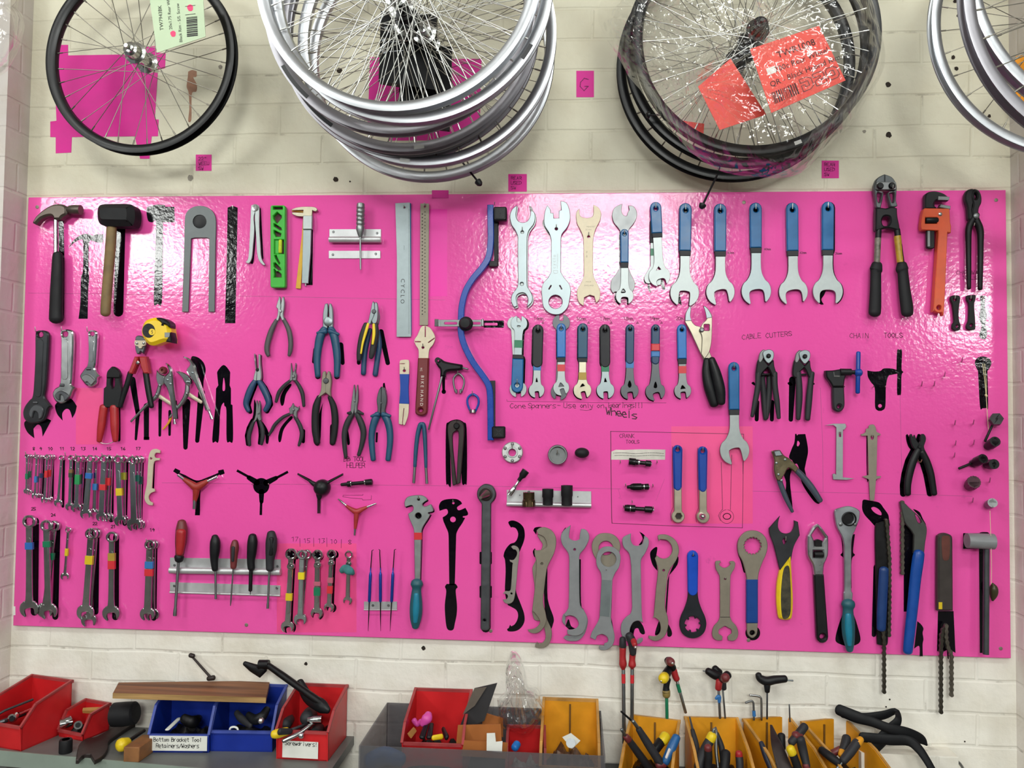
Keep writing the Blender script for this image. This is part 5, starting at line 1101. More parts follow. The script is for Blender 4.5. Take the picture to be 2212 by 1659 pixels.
thing('adjustable_pincers', 'large nickel pincers with wide round jaws and black handles', 'pincers', [
    ('lever', plate(P('1785,150* 1793,70 1828,4* 1843,18 1836,90 1848,142 1880,180 1925,196 1962,240 2000,390 2042,495* 1962,515* 1880,335 1828,225'), (), 12, 6, 1.2), LN),
    ('lever', plate(P('1952,0* 1988,18 2028,78 2036,130 2032,300 2012,420 1965,490* 1934,445* 1942,300 1926,232 1942,172 1985,122 1975,62'), [rrect(1960, 172, 2010, 230, 8)], 18, 6, 1.2), LN),
    ('jaw_face', plate(P('1788,140* 1795,70 1828,6* 1840,22 1834,90 1846,138*'), (), 18, 2.5, .6), BRIGHT), ('jaw_face', plate(P('1955,4* 1986,22 2024,80 2030,108* 1984,118* 1974,62'), (), 24, 2.5, .6), BRIGHT),
    ('pivot', knob(1942, 222, [(22, 22), (22, 27), (14, 29), (3, 29)], 14), DULL),
    ('handle', tube(pts('1990,505,36 1985,620,44 2012,760,52 2055,905,44'), 18, .8), BLACK), ('handle', tube(pts('2030,495,32 2070,620,46 2105,770,50 2118,890,38'), 26, .8), BLACK)])
ink(write('Cone', 178, 945, 46, w=2.2, adv=37)); ink(write('Spanners', 345, 943, 46, w=2.2, adv=32)); ink(write('-', 612, 940, 44, w=2.2)); ink(write('Use', 672, 942, 46, w=2.4, adv=40)); ink(write('only', 822, 940, 42, w=2.4, adv=30)); ink(write('on', 976, 940, 42, w=2.4, adv=38)); ink(write('bearings!!!', 1085, 938, 46, w=2.4, adv=29))
ink(ribbon([(148, 862), (150, 880), (500, 884), (1000, 892), (1612, 894)], 1.4)); ink(ribbon([(822, 958), (880, 964), (918, 958)], 1.8)); ink(write('Wheels', 1060, 1000, 66, dy=8, w=4.4, adv=48), M('dark_marker', '45102c', 0, .5))

# ================================================================ cable cutters, chain tools
F(1540, 700, 4.147)
grip_spanner('blue-gripped headset wrench hanging low over the crank tools box', 190, 338, 195, 1132, 98, .60, 132, 104, 150, 88, tilt=-14, d=10, coll=.06, name='headset_wrench', cat='wrench', t=4.5, neck=1.5)
CC = 'black cable cutters'
def cable_cutter(lab, dx, dy, hl, hr, d, guard_=True):
    S = lambda q: [(x + dx, y + dy) for x, y in q]
    thing('cable_cutters', lab, 'cable cutters', [
        ('jaw', plate(S(P('445,255 475,232 510,228 540,245 546,280 535,318 496,352 458,312')), (), d + 8, 6, 1.2), BRIGHT),
        ('jaw', plate(S(P('408,330 420,260 450,228* 470,240 452,300 430,340')), (), d + 4, 6, 1.2), DULL),
        ('cheek', plate(S(P('388,450 398,340 418,310 450,318 490,362* 495,372* 540,322 550,380 568,450 540,480 512,420 492,385* 440,440 425,480')), (), d, 9, 2), BLACK),
        ('spring', tube([(435 + dx, 452 + dy, 9), (505 + dx, 448 + dy, 9)], d + 2), OILED),
        ('handle', tube(hl, d + 4, .8), CHAR), ('handle', tube(hr, d + 4, .8), CHAR),
        ('pivot', knob(500 + dx, 284 + dy, [(20, d + 14), (20, d + 18), (12, d + 20), (3, d + 20)], 16), OILED)], CC)
cable_cutter('cable cutters hanging behind the left pair of cutters', 0, 6, pts('440,450,24 452,600,26 466,760,25 470,850,18'), pts('505,470,24 505,600,26 492,740,26 480,840,18'), 3)
cable_cutter('front left cable cutters with silver jaw, under the CABLE lettering', 2, 0, pts('406,440,26 402,560,26 378,700,24 352,825,16'), pts('552,440,26 556,560,26 575,700,25 590,840,18'), 22)
cable_cutter('right cable cutters with silver jaw, under the CUTTERS lettering', 328, 4, pts('762,440,28 772,560,30 772,700,29 764,848,20'), pts('885,440,26 872,560,27 860,700,28 848,850,24'), 10)
sil(bar(396, 700, 392, 855, 40, 36)); sil(bar(530, 700, 528, 855, 40, 36)); sil(bar(712, 500, 698, 855, 60, 40)); sil(P('345,530 365,518 385,545 372,550')); sil(P('560,520 578,528 565,545 555,540')); sil(P('668,530 690,518 715,545 690,552')); sil(P('890,520 912,535 895,550 880,545'))
ink(write('CABLE', 262, 140, 44, dy=-4, w=2.2, adv=35)); ink(write('CUTTERS', 474, 124, 42, dy=-3, w=2.2, adv=34))
thing('chain_tool', 'black chain breaker with a blue T-bar', 'chain tool', [
    ('handle', plate(P('1074,560* 1176,560* 1182,660 1181,735 1158,775 1128,786 1098,775 1078,735'), [circ(1134, 738, 18)], 8, 12, 3), CHAR),
    ('head', plate(P('1014,416* 1080,414 1140,405 1240,405* 1240,455* 1192,468 1176,562* 1074,562* 1050,520 1018,472'), (), 8, 18, 3), BLACK),
    ('bolt', lath(1140, 430, 1290, 432, [(0, 32), (.65, 32), (.66, 20), (1, 20)], 24), BLACK),
    ('t_bar', tube([(1303, 258, 20), (1297, 612, 20)], 24, 1, False), BLUE2, {'sub': [('boss', lath(1270, 434, 1336, 436, [(0, 22), (.2, 34), (.8, 34), (1, 20)], 25), BLUE2)]}),
    ('chain_seat', plate(P('1078,428* 1088,428* 1092,458* 1138,460* 1138,474* 1085,472*'), (), 26, 1.5, .3), CHROME)])
sil(P('1384,416* 1440,425 1500,420 1530,398 1600,398 1645,410* 1650,240 1672,230 1694,240 1690,400 1706,430 1690,460 1686,620 1668,634 1650,620 1652,445* 1600,455 1570,470 1550,560 1545,735 1520,772 1498,778 1472,772 1452,735 1450,575 1415,520 1388,470'), [circ(1497, 733, 17)])
for x, y in ((1438, 562), (1545, 562), (1078, 560), (1178, 560)): nail(x, y, 16, 6)
SLATE = M('slate_grip', '3c4653', 0, .4, .1)
thing('cable_stretcher', 'cable puller pliers with nickel head and slate grey handles', 'pliers', [
    ('head', plate(P('530,1148 555,1132 602,1128* 642,1180 690,1208 768,1288* 742,1332* 690,1292 668,1300 640,1352 602,1402 568,1385 548,1300 552,1220'), (), 14, 12, 2), M('nickel_head', '8f8368', .9, .26, .1)),
    ('cable_clamp', plate(P('545,1140* 600,1130* 628,1178* 560,1185*'), (), 26, 6, 1.5), BRIGHT),
    ('handle', tube(pts('590,1380,24 612,1450,24 655,1560,22 712,1680,14'), 18, .7), SLATE), ('handle', tube(pts('745,1308,26 800,1362,28 880,1460,30 962,1582,24'), 18, .7), SLATE)]
    + [('rivet', knob(x, y, [(11, 26), (11, 28), (4, 29)], 12), BRIGHT) for x, y in ((650, 1215), (572, 1246), (590, 1348), (617, 1402))])
sil(P('736,985* 748,984 752,1000* 762,988* 828,985* 846,1075 852,1150 835,1235 822,1300* 850,1400 905,1480 965,1560 960,1600 935,1608 890,1570 800,1430 770,1290 745,1250 710,1300 690,1400 715,1660 690,1660 650,1560 655,1420 632,1330 690,1290 715,1230 682,1195 705,1120 730,1060'), [P('760,1045 778,1068 765,1095 752,1085')])
thing('chain_gauge', 'bright steel chain wear gauge shaped like a Z', 'gauge', [('body', plate(P('1000,908* 1080,892* 1186,892* 1196,918* 1180,945* 1166,946* 1164,1372* 1268,1384* 1200,1396* 1078,1392* 1072,1345* 1088,1338* 1104,1350* 1106,925* 1080,905*'), [rrect(1130, 968, 1148, 1012, 4)], 6, 2, .3), STEEL)])
thing('chain_gauge', 'long tapering taupe chain wear gauge with curled hooks', 'gauge', [('body', plate(P('1394,935* 1402,906 1440,900 1458,925* 1466,965* 1502,985* 1500,996* 1474,1000* 1466,1362* 1506,1362* 1505,1374* 1462,1392* 1446,1582* 1408,1582* 1398,1392* 1338,1366* 1396,1352* 1386,1000* 1332,1000 1328,985* 1345,984 1370,968* 1372,938*'), [P('1414,1005 1440,1000 1438,1030 1420,1035')], 6, 2, .3), TAUPE)])
nail(1139, 985, 12, 22); nail(1428, 1010, 12, 20); sil(P('1375,1010 1385,1010 1392,1395 1470,1395 1398,1400 1380,1390'))
F(1920, 740, 4.253)
pliers('all black chain link pliers with fork-shaped jaws', ['196,852* 212,840 225,868 240,848* 262,905 300,955 270,1000 225,965 202,905', '305,842* 322,840 340,862 342,900 325,955 335,1000 300,1020 255,965 288,915 292,880'],
       [pts('272,985,32 222,1090,36 188,1210,35 172,1310,33 172,1388,31'), pts('305,1005,32 350,1095,32 384,1200,32 402,1300,30 416,1388,28')], (288, 958, 18), BLACK, BLACK, silh=(-40, 0),
       extra=[('spring', tube(pts('262,1030,6 268,1085,6 292,1098,6 302,1080,6 322,1035,6'), 10), M('rusty_spring', '6a3f38', .5, .5))])
sil(P('790,182 815,140 865,127 920,145 943,185 930,226 906,262* 913,585 895,600 862,603 838,588 820,262* 802,226')); nail(868, 165, 18, 20); nail(893, 168, 18, 20)
WIRE = M('pale_string', 'd8cfa0', 0, .6)
thing('string', 'thin pale string looped from the nail on the black paddle silhouette', 'string', [('cord', tube(pts('862,195,3 880,340,3 893,480,3 905,660,3 915,800,2.5'), 10, 1, True, True, 6) + tube(pts('880,195,3 893,340,3 896,480,3'), 10, 1, True, True, 6) + tube(pts('890,480,10 898,492,10'), 10), WIRE)])
def hook(x, y, k=1.0):
    BOARD_PARTS.append(('hook', tubew([(W(x, y, .1), .0013), (W(x, y, 24) + Vector((0, 0, -.0015)), .0013), (W(x, y, 26) + Vector((.002, 0, .009)), .0011)], 6, 1, False, True, Vector((.3, .2, 1))), M('pinkish_hook', 'a8487c', .5, .35)))
for x, y in ((670, 172), (510, 305), (300, 392), (415, 392), (605, 748), (775, 744), (610, 936), (778, 930), (600, 1046), (925, 1278), (768, 1462)): hook(x, y)
FW = 'freewheel and bottom bracket sockets at the right edge'
def socket(lab, xb, yb, xf, yf, rad, mat, depth=38, inner=.68, teeth=0, rod_=None, name='freewheel_socket', hexb=False):
    """short socket standing off the board: back centre, front centre (survey), radius"""
    a = W(xb, yb, 4); b = W(xf, yf, depth); s = mpp(xf, yf, depth) * rad
    parts = [('body', tubew([(a, s * .78), (a.lerp(b, .35), s * .8), (a.lerp(b, .37), s), (b, s), (b, s * inner), (a.lerp(b, .45), s * inner), (a.lerp(b, .44), .0006)], 6 if hexb else 20, 1, False, False, Vector((0, .2, 1))), mat)]
    if teeth:
        g = G(); ax = (b - a).normalized(); u = ax.cross(Vector((0, .2, 1))).normalized(); v = ax.cross(u)
        for k in range(teeth):
            c = b + (u * math.cos(2 * PI * k / teeth) + v * math.sin(2 * PI * k / teeth)) * s * .98
            g += tubew([(c - ax * .012, .0011), (c, .0011)], 6, 1, False, False)
        parts.append(('splines', g, mat))
    if rod_: parts.append(('handle', tube([(*rod_[0], rod_[2]), (*rod_[1], rod_[2])], 12), mat))
    thing(name, lab, 'socket', parts, FW)
socket('square black socket with a thin handle, topmost of the right-edge sockets', 968, 722, 992, 700, 58, OILED, 36, .2, 0, ((960, 740), (884, 905), 11), hexb=True)
socket('open black socket just below the square one at the right edge', 908, 955, 978, 908, 46, OILED, 46)
socket('black socket with a handle pointing left, leftmost of the right-edge sockets', 770, 1112, 868, 1066, 44, OILED, 46, .6, 0, ((760, 1110), (646, 1156), 12))
socket('short black socket right beside the one with its handle pointing left', 900, 1122, 968, 1116, 46, OILED, 40, .45)
socket('wide hollow brownish socket with fine splines above the lowest hook', 738, 1320, 784, 1280, 56, M('brown_steel', '4a2f38', .6, .4, .2), 42, .82, 16)
socket('silver-rimmed grey socket hanging above the short pipe hammer', 908, 1496, 954, 1472, 42, DULL, 40, .75)

# ================================================================ combination spanners, lower left
F(0, 940, 3.77)
CG = 'combination spanners'
row = [  # label, ring, open end, radii, width, depth, tapes
    ('foremost tiny chrome spanner at the far left end of the row, green tape', 216, 172, 212, 455, 18, 24, 18, 22, ((.5, .66, T_GREEN),)),
    ('second tiny chrome spanner from the left end of the row, green tape', 238, 172, 228, 462, 18, 24, 16, 14, ((.42, .6, T_GREEN),)),
    ('third tiny chrome spanner from the left end of the row, behind the two green-taped ones', 258, 174, 244, 468, 17, 22, 14, 7, ()),
    ('foremost chrome spanner under the handwritten 9, light blue tape', 296, 176, 280, 495, 19, 26, 18, 22, ((.5, .66, T_BLUE),)),
    ('second chrome spanner under the handwritten 9, behind the blue-taped one', 320, 176, 305, 492, 18, 24, 15, 14, ()),
    ('rearmost chrome spanner under the handwritten 9, right of its pair', 342, 178, 325, 495, 17, 22, 14, 7, ((.42, .54, NAVY),)),
    ('foremost chrome spanner under the handwritten 10, red tape', 380, 178, 358, 528, 22, 28, 20, 22, ((.32, .48, T_RED),)),
    ('second chrome spanner under the handwritten 10, red tape half covered', 404, 176, 384, 530, 21, 26, 18, 14, ((.3, .46, T_RED),)),
    ('rearmost chrome spanner under the handwritten 10, no tape', 426, 176, 402, 520, 20, 26, 16, 7, ()),
    ('single slim chrome spanner under the handwritten 11', 497, 186, 470, 552, 22, 34, 22, 12, ()),
    ('chrome spanner under the handwritten 12 with brown and dark green tape', 575, 186, 564, 582, 24, 36, 26, 14, ((.24, .31, M('brown_tape', '7a5a34', 0, .5)), (.31, .40, M('dark_green_tape', '1f3a26', 0, .5)))),
    ('front chrome spanner under the handwritten 13 with green tape', 632, 196, 618, 592, 31, 40, 34, 22, ((.32, .52, M('bright_green_tape', '1c8a4c', 0, .45)),)),
    ('rear chrome spanner under the handwritten 13, mostly hidden', 674, 192, 648, 585, 28, 36, 26, 8, ()),
    ('bright front chrome spanner under the handwritten 14 with blue tape', 730, 192, 692, 642, 31, 44, 44, 24, ((.26, .36, M('strong_blue_tape', '2362ad', 0, .45)),)),
    ('rear chrome spanner under the handwritten 14 with lower blue tape', 776, 194, 762, 632, 29, 38, 30, 12, ((.46, .58, T_BLUE),)),
    ('front chrome spanner under the handwritten 15 with low red tape', 842, 194, 820, 665, 34, 42, 44, 24, ((.44, .54, T_RED),)),
    ('second chrome spanner under the handwritten 15 with higher red tape', 882, 190, 852, 668, 30, 40, 38, 14, ((.33, .46, T_RED),)),
    ('rearmost chrome spanner under the handwritten 15, right of two red-taped ones', 902, 190, 884, 672, 28, 40, 30, 6, ()),
    ('front chrome spanner under the handwritten 16 with yellow tape low on its shank', 956, 198, 975, 698, 35, 48, 44, 20, ((.47, .59, T_YEL),)),
    ('rear chrome spanner under the handwritten 16 with yellow tape high on its shank', 1004, 196, 998, 690, 32, 44, 36, 8, ((.22, .34, M('dull_yellow_tape', '8f8a22', 0, .5)),)),
    ('front chrome spanner under the handwritten 17, biggest of the row', 1074, 206, 1088, 728, 37, 58, 50, 26, ()),
    ('second chrome spanner under the handwritten 17, teal tape', 1108, 200, 1110, 722, 34, 52, 40, 16, ((.24, .34, M('teal_tape', '0e5a50', 0, .5)),)),
    ('rearmost chrome spanner under the handwritten 17, dark teal tape', 1138, 198, 1128, 730, 32, 50, 34, 6, ((.26, .38, M('dark_teal_tape', '0d4a44', 0, .5)),)),
    ('largest chrome spanner with blue tape under the handwritten 25 at the board edge', 232, 705, 232, 1415, 54, 76, 54, 16, ((.24, .32, M('strong_blue_tape', '2362ad', 0, .45)),)),
    ('front chrome spanner under the handwritten 24 with higher green tape', 372, 740, 388, 1435, 48, 72, 52, 22, ((.18, .25, T_GREEN),)),
    ('rear chrome spanner under the handwritten 24 with lower green tape', 434, 742, 362, 1425, 46, 66, 46, 10, ((.32, .40, T_GREEN),)),
    ('tiny chrome spanner with yellow tape between the 24 and 22 spanners', 552, 774, 524, 1150, 24, 34, 22, 10, ((.4, .56, T_YEL),)),
    ('front chrome spanner under the handwritten 22 with yellow tape', 736, 805, 690, 1445, 48, 70, 54, 20, ((.28, .39, T_YEL),)),
    ('rear chrome spanner under the handwritten 22, its jaw hanging lowest', 770, 800, 718, 1508, 44, 62, 44, 8, ()),
    ('chrome spanner with gold and red tape between the 22 and 19 spanners', 906, 832, 900, 1452, 46, 70, 48, 14, ((.21, .31, M('gold_tape', 'a98a33', 0, .45)), (.31, .42, T_RED))),
    ('front chrome spanner under the handwritten 19 with blue and red tape', 1216, 896, 1196, 1458, 44, 60, 58, 18, ((.24, .34, T_BLUE), (.35, .45, T_RED))),
    ('rear chrome spanner under the handwritten 19, behind the taped one', 1244, 892, 1234, 1462, 40, 56, 44, 6, ())]
for lab, x0, y0, x1, y1, R0, R1, w, d, tp in row:
    combo(lab, x0, y0, x1, y1, R0, R1, w * .92, d, tp, group=CG, tilt=-12, silh=None, t=4.5 if w > 25 else 3, mat=CHD if w > 40 and y1 > 1000 and x0 != 736 else CHROME)
for x0, y0, x1, y1, w in ((350, 190, 345, 500, 26), (430, 200, 425, 520, 22), (520, 200, 512, 580, 20), (600, 200, 590, 600, 24), (690, 220, 665, 600, 30), (908, 200, 905, 690, 36), (1030, 210, 1015, 720, 34), (1156, 210, 1140, 750, 30), (290, 700, 280, 1440, 56), (470, 740, 450, 1480, 44), (790, 800, 780, 1440, 40), (945, 830, 940, 1480, 50), (1262, 890, 1252, 1490, 40)):
    sil(bar(x0, y0, x1, y1, w, w * 1.1))
for x, y in ((210, 160), (288, 165), (532, 165), (618, 178), (832, 172), (955, 180), (1080, 188), (205, 685), (378, 715), (545, 765), (1193, 870), (730, 790)): nail(x, y, 30, 26)
for t_, x, y in (('25', 255, 612), ('24', 416, 662), ('22', 756, 732), ('21', 905, 756), ('19', 1222, 784)): ink(write(t_, x, y, 24, w=2.4), INKB)
BOARD_PARTS.append(('white_label', plate(rect(105, 1394, 125, 1466), (), .05, .2, .03), WHITE))
thing('hook_spanner', 'small pale hook spanner right of the 17 spanners', 'spanner', [('body', plate(P('1213,160 1232,122 1270,112 1306,126* 1302,146* 1270,145 1258,165 1268,185 1302,186* 1300,204* 1262,210 1248,240* 1236,432* 1258,438* 1262,458* 1228,472 1210,500 1218,535 1246,552* 1242,572* 1205,566 1180,532 1177,490 1195,400* 1205,220'), [circ(1229, 190, 9, 10)], 8, 3, .5), CREAM)])
sil(P('1240,220* 1262,215* 1255,440* 1235,432*')); nail(1229, 186, 14, 8)

# ================================================================ Y wrenches, screwdrivers
F(340, 980, 4.147)
ORED = M('orange_red_plastic', '96291f', 0, .42, .12)
sil(P('140,158* 160,130* 205,152* 200,172* 250,192* 350,240 440,215 545,172* 545,150* 592,140* 603,178* 560,195* 555,188* 470,245 400,290 385,340 382,500* 380,552* 336,552* 340,500* 348,340 330,300 240,225 180,185'))
def ywrench(lab, body, tips, mat, dsk=None):
    g = G()
    for b in body: g += tube(pts(b), 16, .8)
    parts = [('body', g, mat)] + [('tip', tube(pts(t), 16, 1, False, False), m) for t, m in tips]
    if dsk: parts.append(('dome', knob(dsk[0], dsk[1], [(dsk[2], 8), (dsk[2], 16), (dsk[2] * .92, 24), (dsk[2] * .7, 30), (dsk[2] * .35, 33), (2, 34)], 24), mat))
    thing('y_wrench', lab, 'Y wrench', parts, 'three-way Y wrenches')
ywrench('large red three-way Y wrench, leftmost', ('240,230,18 300,270,30 350,300,38 400,275,30 450,245,18', '350,290,36 345,360,28 334,425,18'), (('185,190,13 245,234,14', CHROME), ('446,248,14 535,206,13', CHROME), ('335,415,16 330,495,14', DULL)), ORED)
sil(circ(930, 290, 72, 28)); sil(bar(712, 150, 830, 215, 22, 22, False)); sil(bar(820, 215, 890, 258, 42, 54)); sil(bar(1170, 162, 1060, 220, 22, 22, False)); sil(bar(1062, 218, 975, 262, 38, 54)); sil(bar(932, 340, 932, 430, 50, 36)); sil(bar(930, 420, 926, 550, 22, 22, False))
nail(848, 275, 14, 8); nail(996, 275, 14, 8)
ywrench('black three-way wrench with round ball body', ('1365,245,13 1400,270,22 1440,290,30', '1535,252,13 1500,275,22 1460,290,30', '1450,350,34 1450,385,26 1448,405,18'), (('1258,182,8 1372,250,9', OILED), ('1662,186,8 1530,260,9', OILED), ('1440,400,8 1440,535,7', OILED), ('1456,400,7 1454,535,6', OILED)), BLACK, (1452, 310, 74))
sil(bar(1372, 245, 1260, 180, 26, 12)); sil(bar(1530, 255, 1660, 182, 24, 12))
ywrench('small red three-way Y wrench above the ratchet spanners', ('1690,465,12 1740,500,20 1785,520,28 1830,500,20 1880,478,12', '1786,512,26 1780,580,22 1772,670,13'), (('1618,405,6 1640,422,9 1692,464,10', CHROME), ('1876,480,10 1935,456,9 1962,446,6', CHROME), ('1772,660,10 1766,732,8', DULL)), M('brick_red_plastic', 'a02a2a', 0, .42))
thing('extractor_bolt', 'black bolt tool with steel bands under the BB tool lettering', 'bolt', [
    ('body', lath(1642, 278, 1925, 252, [(0, 8), (.02, 14), (.2, 16), (.22, 26), (.33, 28), (.35, 17), (.74, 17), (.76, 26), (.96, 28), (1, 24)], 16), OILED),
    ('band', lath(1735, 268, 1742, 267, [(0, 29), (1, 29)], 16) , CHROME), ('band', lath(1858, 258, 1865, 257, [(0, 28), (1, 28)], 16), CHROME)])
ink(ribbon([(1660, 385), (1665, 372), (1840, 372), (1842, 362)], 1.5)); ink(ribbon([(1660, 385), (1740, 398), (1835, 404), (1840, 416), (1915, 412), (1918, 375)], 1.5))
rail('upper long aluminium rail holding the screwdriver handles', 112, 1104, 932, 1015, [(152, 1000), (1075, 1010)], 1072, True, .016)
rail('lower long aluminium rail crossed by the screwdriver blades', 112, 1100, 1152, 1232, [(150, 1185), (1070, 1205)], 1250, True, .03)
SD = 'screwdrivers in the long aluminium rail'
def driver(lab, hp, cols, b0, b1, br, mat, tipw=None, d=24):
    parts = [('handle', tube(pts(hp), d, .9), cols[0])]
    if len(cols) > 1: parts.append(('grip_inlay', tube(pts(cols[1]), d + 8, .8), cols[2]))
    if len(cols) > 3: parts.append(('collar', tube(pts(cols[3]), d, .95), BLACK))
    parts.append(('blade', lath(*b0, *b1, [(0, br), (.85, br), (.9, br * (tipw or .9)), (1, br * (tipw or .5))], d), mat))
    thing('screwdriver', lab, 'screwdriver', parts, SD)
driver('largest screwdriver with red and black handle, leftmost in the rail', '218,615,38 218,680,52 212,780,52 204,860,42 198,930,36', (DKRED, '212,700,44 208,800,42 200,890,32', RED, '196,925,44 194,950,38'), (190, 950), (157, 1452), 13, DULL, 1.3)
driver('black-handled screwdriver, second in the rail', '515,745,30 518,790,46 515,870,46 510,950,36 516,1035,28', (BLACK,), (520, 1035), (523, 1302), 10, DULL, 1.1)
driver('smallest screwdriver, red and black handle, middle of the rail', '694,790,28 692,840,40 686,920,34 682,1015,28', (DKRED, '680,840,18 674,960,14', CHAR), (680, 1015), (655, 1362), 7, DULL)
driver('awl with a black handle and tapered spike, fourth in the rail', '852,740,36 852,790,46 846,880,44 838,960,36 842,1025,34', (BLACK,), (838, 1030), (832, 1262), 17, OILED, .2)
driver('black-handled screwdriver with the tallest handle at the right end of the rail', '1020,715,38 1022,780,52 1018,870,50 1008,960,38 1008,1030,36', (CHAR, '1022,760,24 1016,900,22', BLACK), (1004, 1035), (988, 1386), 10, DULL, 1.2)
RS = 'ratchet spanners on the salmon card'
combo('ratchet spanner under the handwritten 17 at the left of the ratchet set, yellow tape', 1196, 902, 1162, 1552, 54, 58, 46, 14, ((.54, .64, T_YEL),), group=RS, tilt=-10, flex=.17, name='ratchet_spanner', silh=(22, 6))
combo('rear ratchet spanner under the handwritten 15, ring peeping out to the right', 1335, 905, 1285, 1470, 46, 46, 34, 6, (), group=RS, tilt=-10, name='ratchet_spanner')
combo('bright ratchet spanner under the handwritten 15 with yellow tape', 1292, 908, 1276, 1488, 44, 56, 44, 18, ((.27, .38, M('bright_yellow_tape', 'e2cc1e', 0, .4)),), group=RS, tilt=-6, name='ratchet_spanner', mat=STEEL)
combo('ratchet spanner under the handwritten 13 with dark green tape', 1432, 908, 1425, 1430, 48, 54, 46, 16, ((.46, .53, M('pink_tape', 'b4586e', 0, .5)), (.56, .70, T_GREEN)), group=RS, flex=.18, name='ratchet_spanner', silh=(10, 8))
combo('ratchet spanner under the handwritten 10 with red tape', 1556, 902, 1534, 1378, 42, 44, 38, 16, ((.44, .54, M('pink_tape', 'b4586e', 0, .5)), (.6, .74, T_RED)), group=RS, flex=.17, name='ratchet_spanner', silh=(26, 4))
combo('smallest ratchet spanner with a teal cloth tied round it, under the handwritten 8', 1712, 906, 1702, 1318, 36, 40, 36, 14, (), group=RS, flex=.2, name='ratchet_spanner')
rag = G(); nrnd = random.Random(4)
ragp = tubew([(W(1650, 1050, 26), .007), (W(1680, 1030, 30), .010), (W(1712, 1045, 32), .011), (W(1735, 1060, 30), .009), (W(1752, 1075, 26), .005)], 10, .8)
thing('rag', 'teal cloth knotted round the smallest ratchet spanner', 'rag', [('knot', ragp, M('teal_cloth', '3f7f80', 0, .9, .25, 60))])
for x, y in ((1188, 880), (1295, 880), (1428, 885), (1552, 880), (1710, 885)): nail(x, y, 26, 22)
for t_, x, y in (('17', 1205, 785), ('|', 1260, 812), ('15', 1312, 798), ('|', 1383, 812), ('13', 1442, 800), ('|', 1500, 812), ('10', 1552, 806), ('|', 1630, 824), ('8', 1712, 812)): ink(write(t_, x, y, 56 if t_ == '|' else 38, w=1.8))
rail('short aluminium rail holding three blue picks', 1850, 2146, 1326, 1394, [(1930, 1360), (2070, 1360)], 1404)
PKB = M('blue_anodised', '1f3f9c', .5, .3)
for k, (xt, yt, xa, xb, xe) in enumerate(((1924, 862, 1911, 1898, 1888), (1995, 858, 1998, 1998, 1999), (2125, 856, 2112, 2098, 2084))):
    thing('pick', ('left', 'middle', 'right')[k] + ' of the three thin picks with blue handles', 'pick', [
        ('handle', lath(xa, 1022, xb, 1330, [(0, 6), (.12, 6), (.13, 8), (.2, 14), (.95, 14), (1, 10)], 22), PKB),
        ('hook_tip', tube([(xa, 1026, 5), (xt - 3, yt + 30, 4.5), (xt - 2, yt + 6, 4), (xt + (-12 if k == 1 else 12), yt, 3)], 22, 1, False), OILED), ('needle', lath(xb, 1326, xe, 1590, [(0, 6), (.5, 5), (1, 1.5)], 22), OILED)], 'blue-handled picks')

# ================================================================ pedal spanners and ratchet bar
F(760, 1040, 4.879)
PS = '553,225 570,180 610,155 690,145 745,150 785,175 796,198* 750,228 745,250 768,266 832,240* 858,290 852,318 806,328* 806,342 830,345* 800,400 760,460 738,510 734,560* 720,1055* 662,1055* 655,560* 650,500 625,440 600,380 592,340* 636,312 648,280 628,252 560,272*'
thing('pedal_spanner', 'teal-handled pedal spanner with red tape and a notched grey head', 'spanner', [
    ('body', plate(P(PS), [circ(700, 362, 32), circ(703, 190, 13, 12)], 8, 6, 1.2), STEEL), ('tape_band', plate(rect(655, 540, 736, 615), (), 7, 8, .4), T_RED),
    ('handle', tube(pts('685,1068,64 685,1090,66 684,1130,50 680,1180,54 678,1280,66 676,1380,68 672,1460,58 670,1530,38'), 18, .75), M('dark_teal_grip', '1d5560', 0, .45), {'sub': [('grip_inlay', tube(pts('680,1190,26 678,1300,38 674,1400,36 670,1480,24'), 25, .7), TEAL)]})])
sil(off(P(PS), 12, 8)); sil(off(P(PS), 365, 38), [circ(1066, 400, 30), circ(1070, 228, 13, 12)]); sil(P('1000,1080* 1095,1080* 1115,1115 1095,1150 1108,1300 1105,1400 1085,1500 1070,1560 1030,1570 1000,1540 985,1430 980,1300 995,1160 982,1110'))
nail(703, 182, 20, 30); nail(1066, 215, 12, 20)
thing('ratchet_bar', 'long dark steel bar with a round ratchet head and square drive', 'ratchet', [
    ('bar', plate(P('1318,130 1335,75 1380,35 1418,28 1470,42 1505,85 1516,135 1500,190 1466,235* 1460,900 1452,1550* 1430,1570 1375,1568 1355,1550* 1362,900 1368,235* 1335,190'), [circ(1398, 1465, 14, 14)], 6, 10, 2), DARKST),
    ('ratchet_ring', knob(1412, 132, [(72, 14), (72, 20), (60, 21), (58, 17), (20, 17)], 28), PIN), ('drive', tubew([(W(1420, 128, 16), .0095), (W(1420, 128, 24), .0095), (W(1360, 168, 46), .0035), (W(1358, 170, 50), .0035)], 14, 1, False, False), M('worn_drive', '8a8278', .9, .35))])
sil(rrect(1346, 742, 1476, 872, 10)); sil(rrect(1346, 1100, 1476, 1228, 10)); sil(bar(1420, 260, 1412, 1540, 100, 104)); sil(circ(1422, 136, 102, 30))

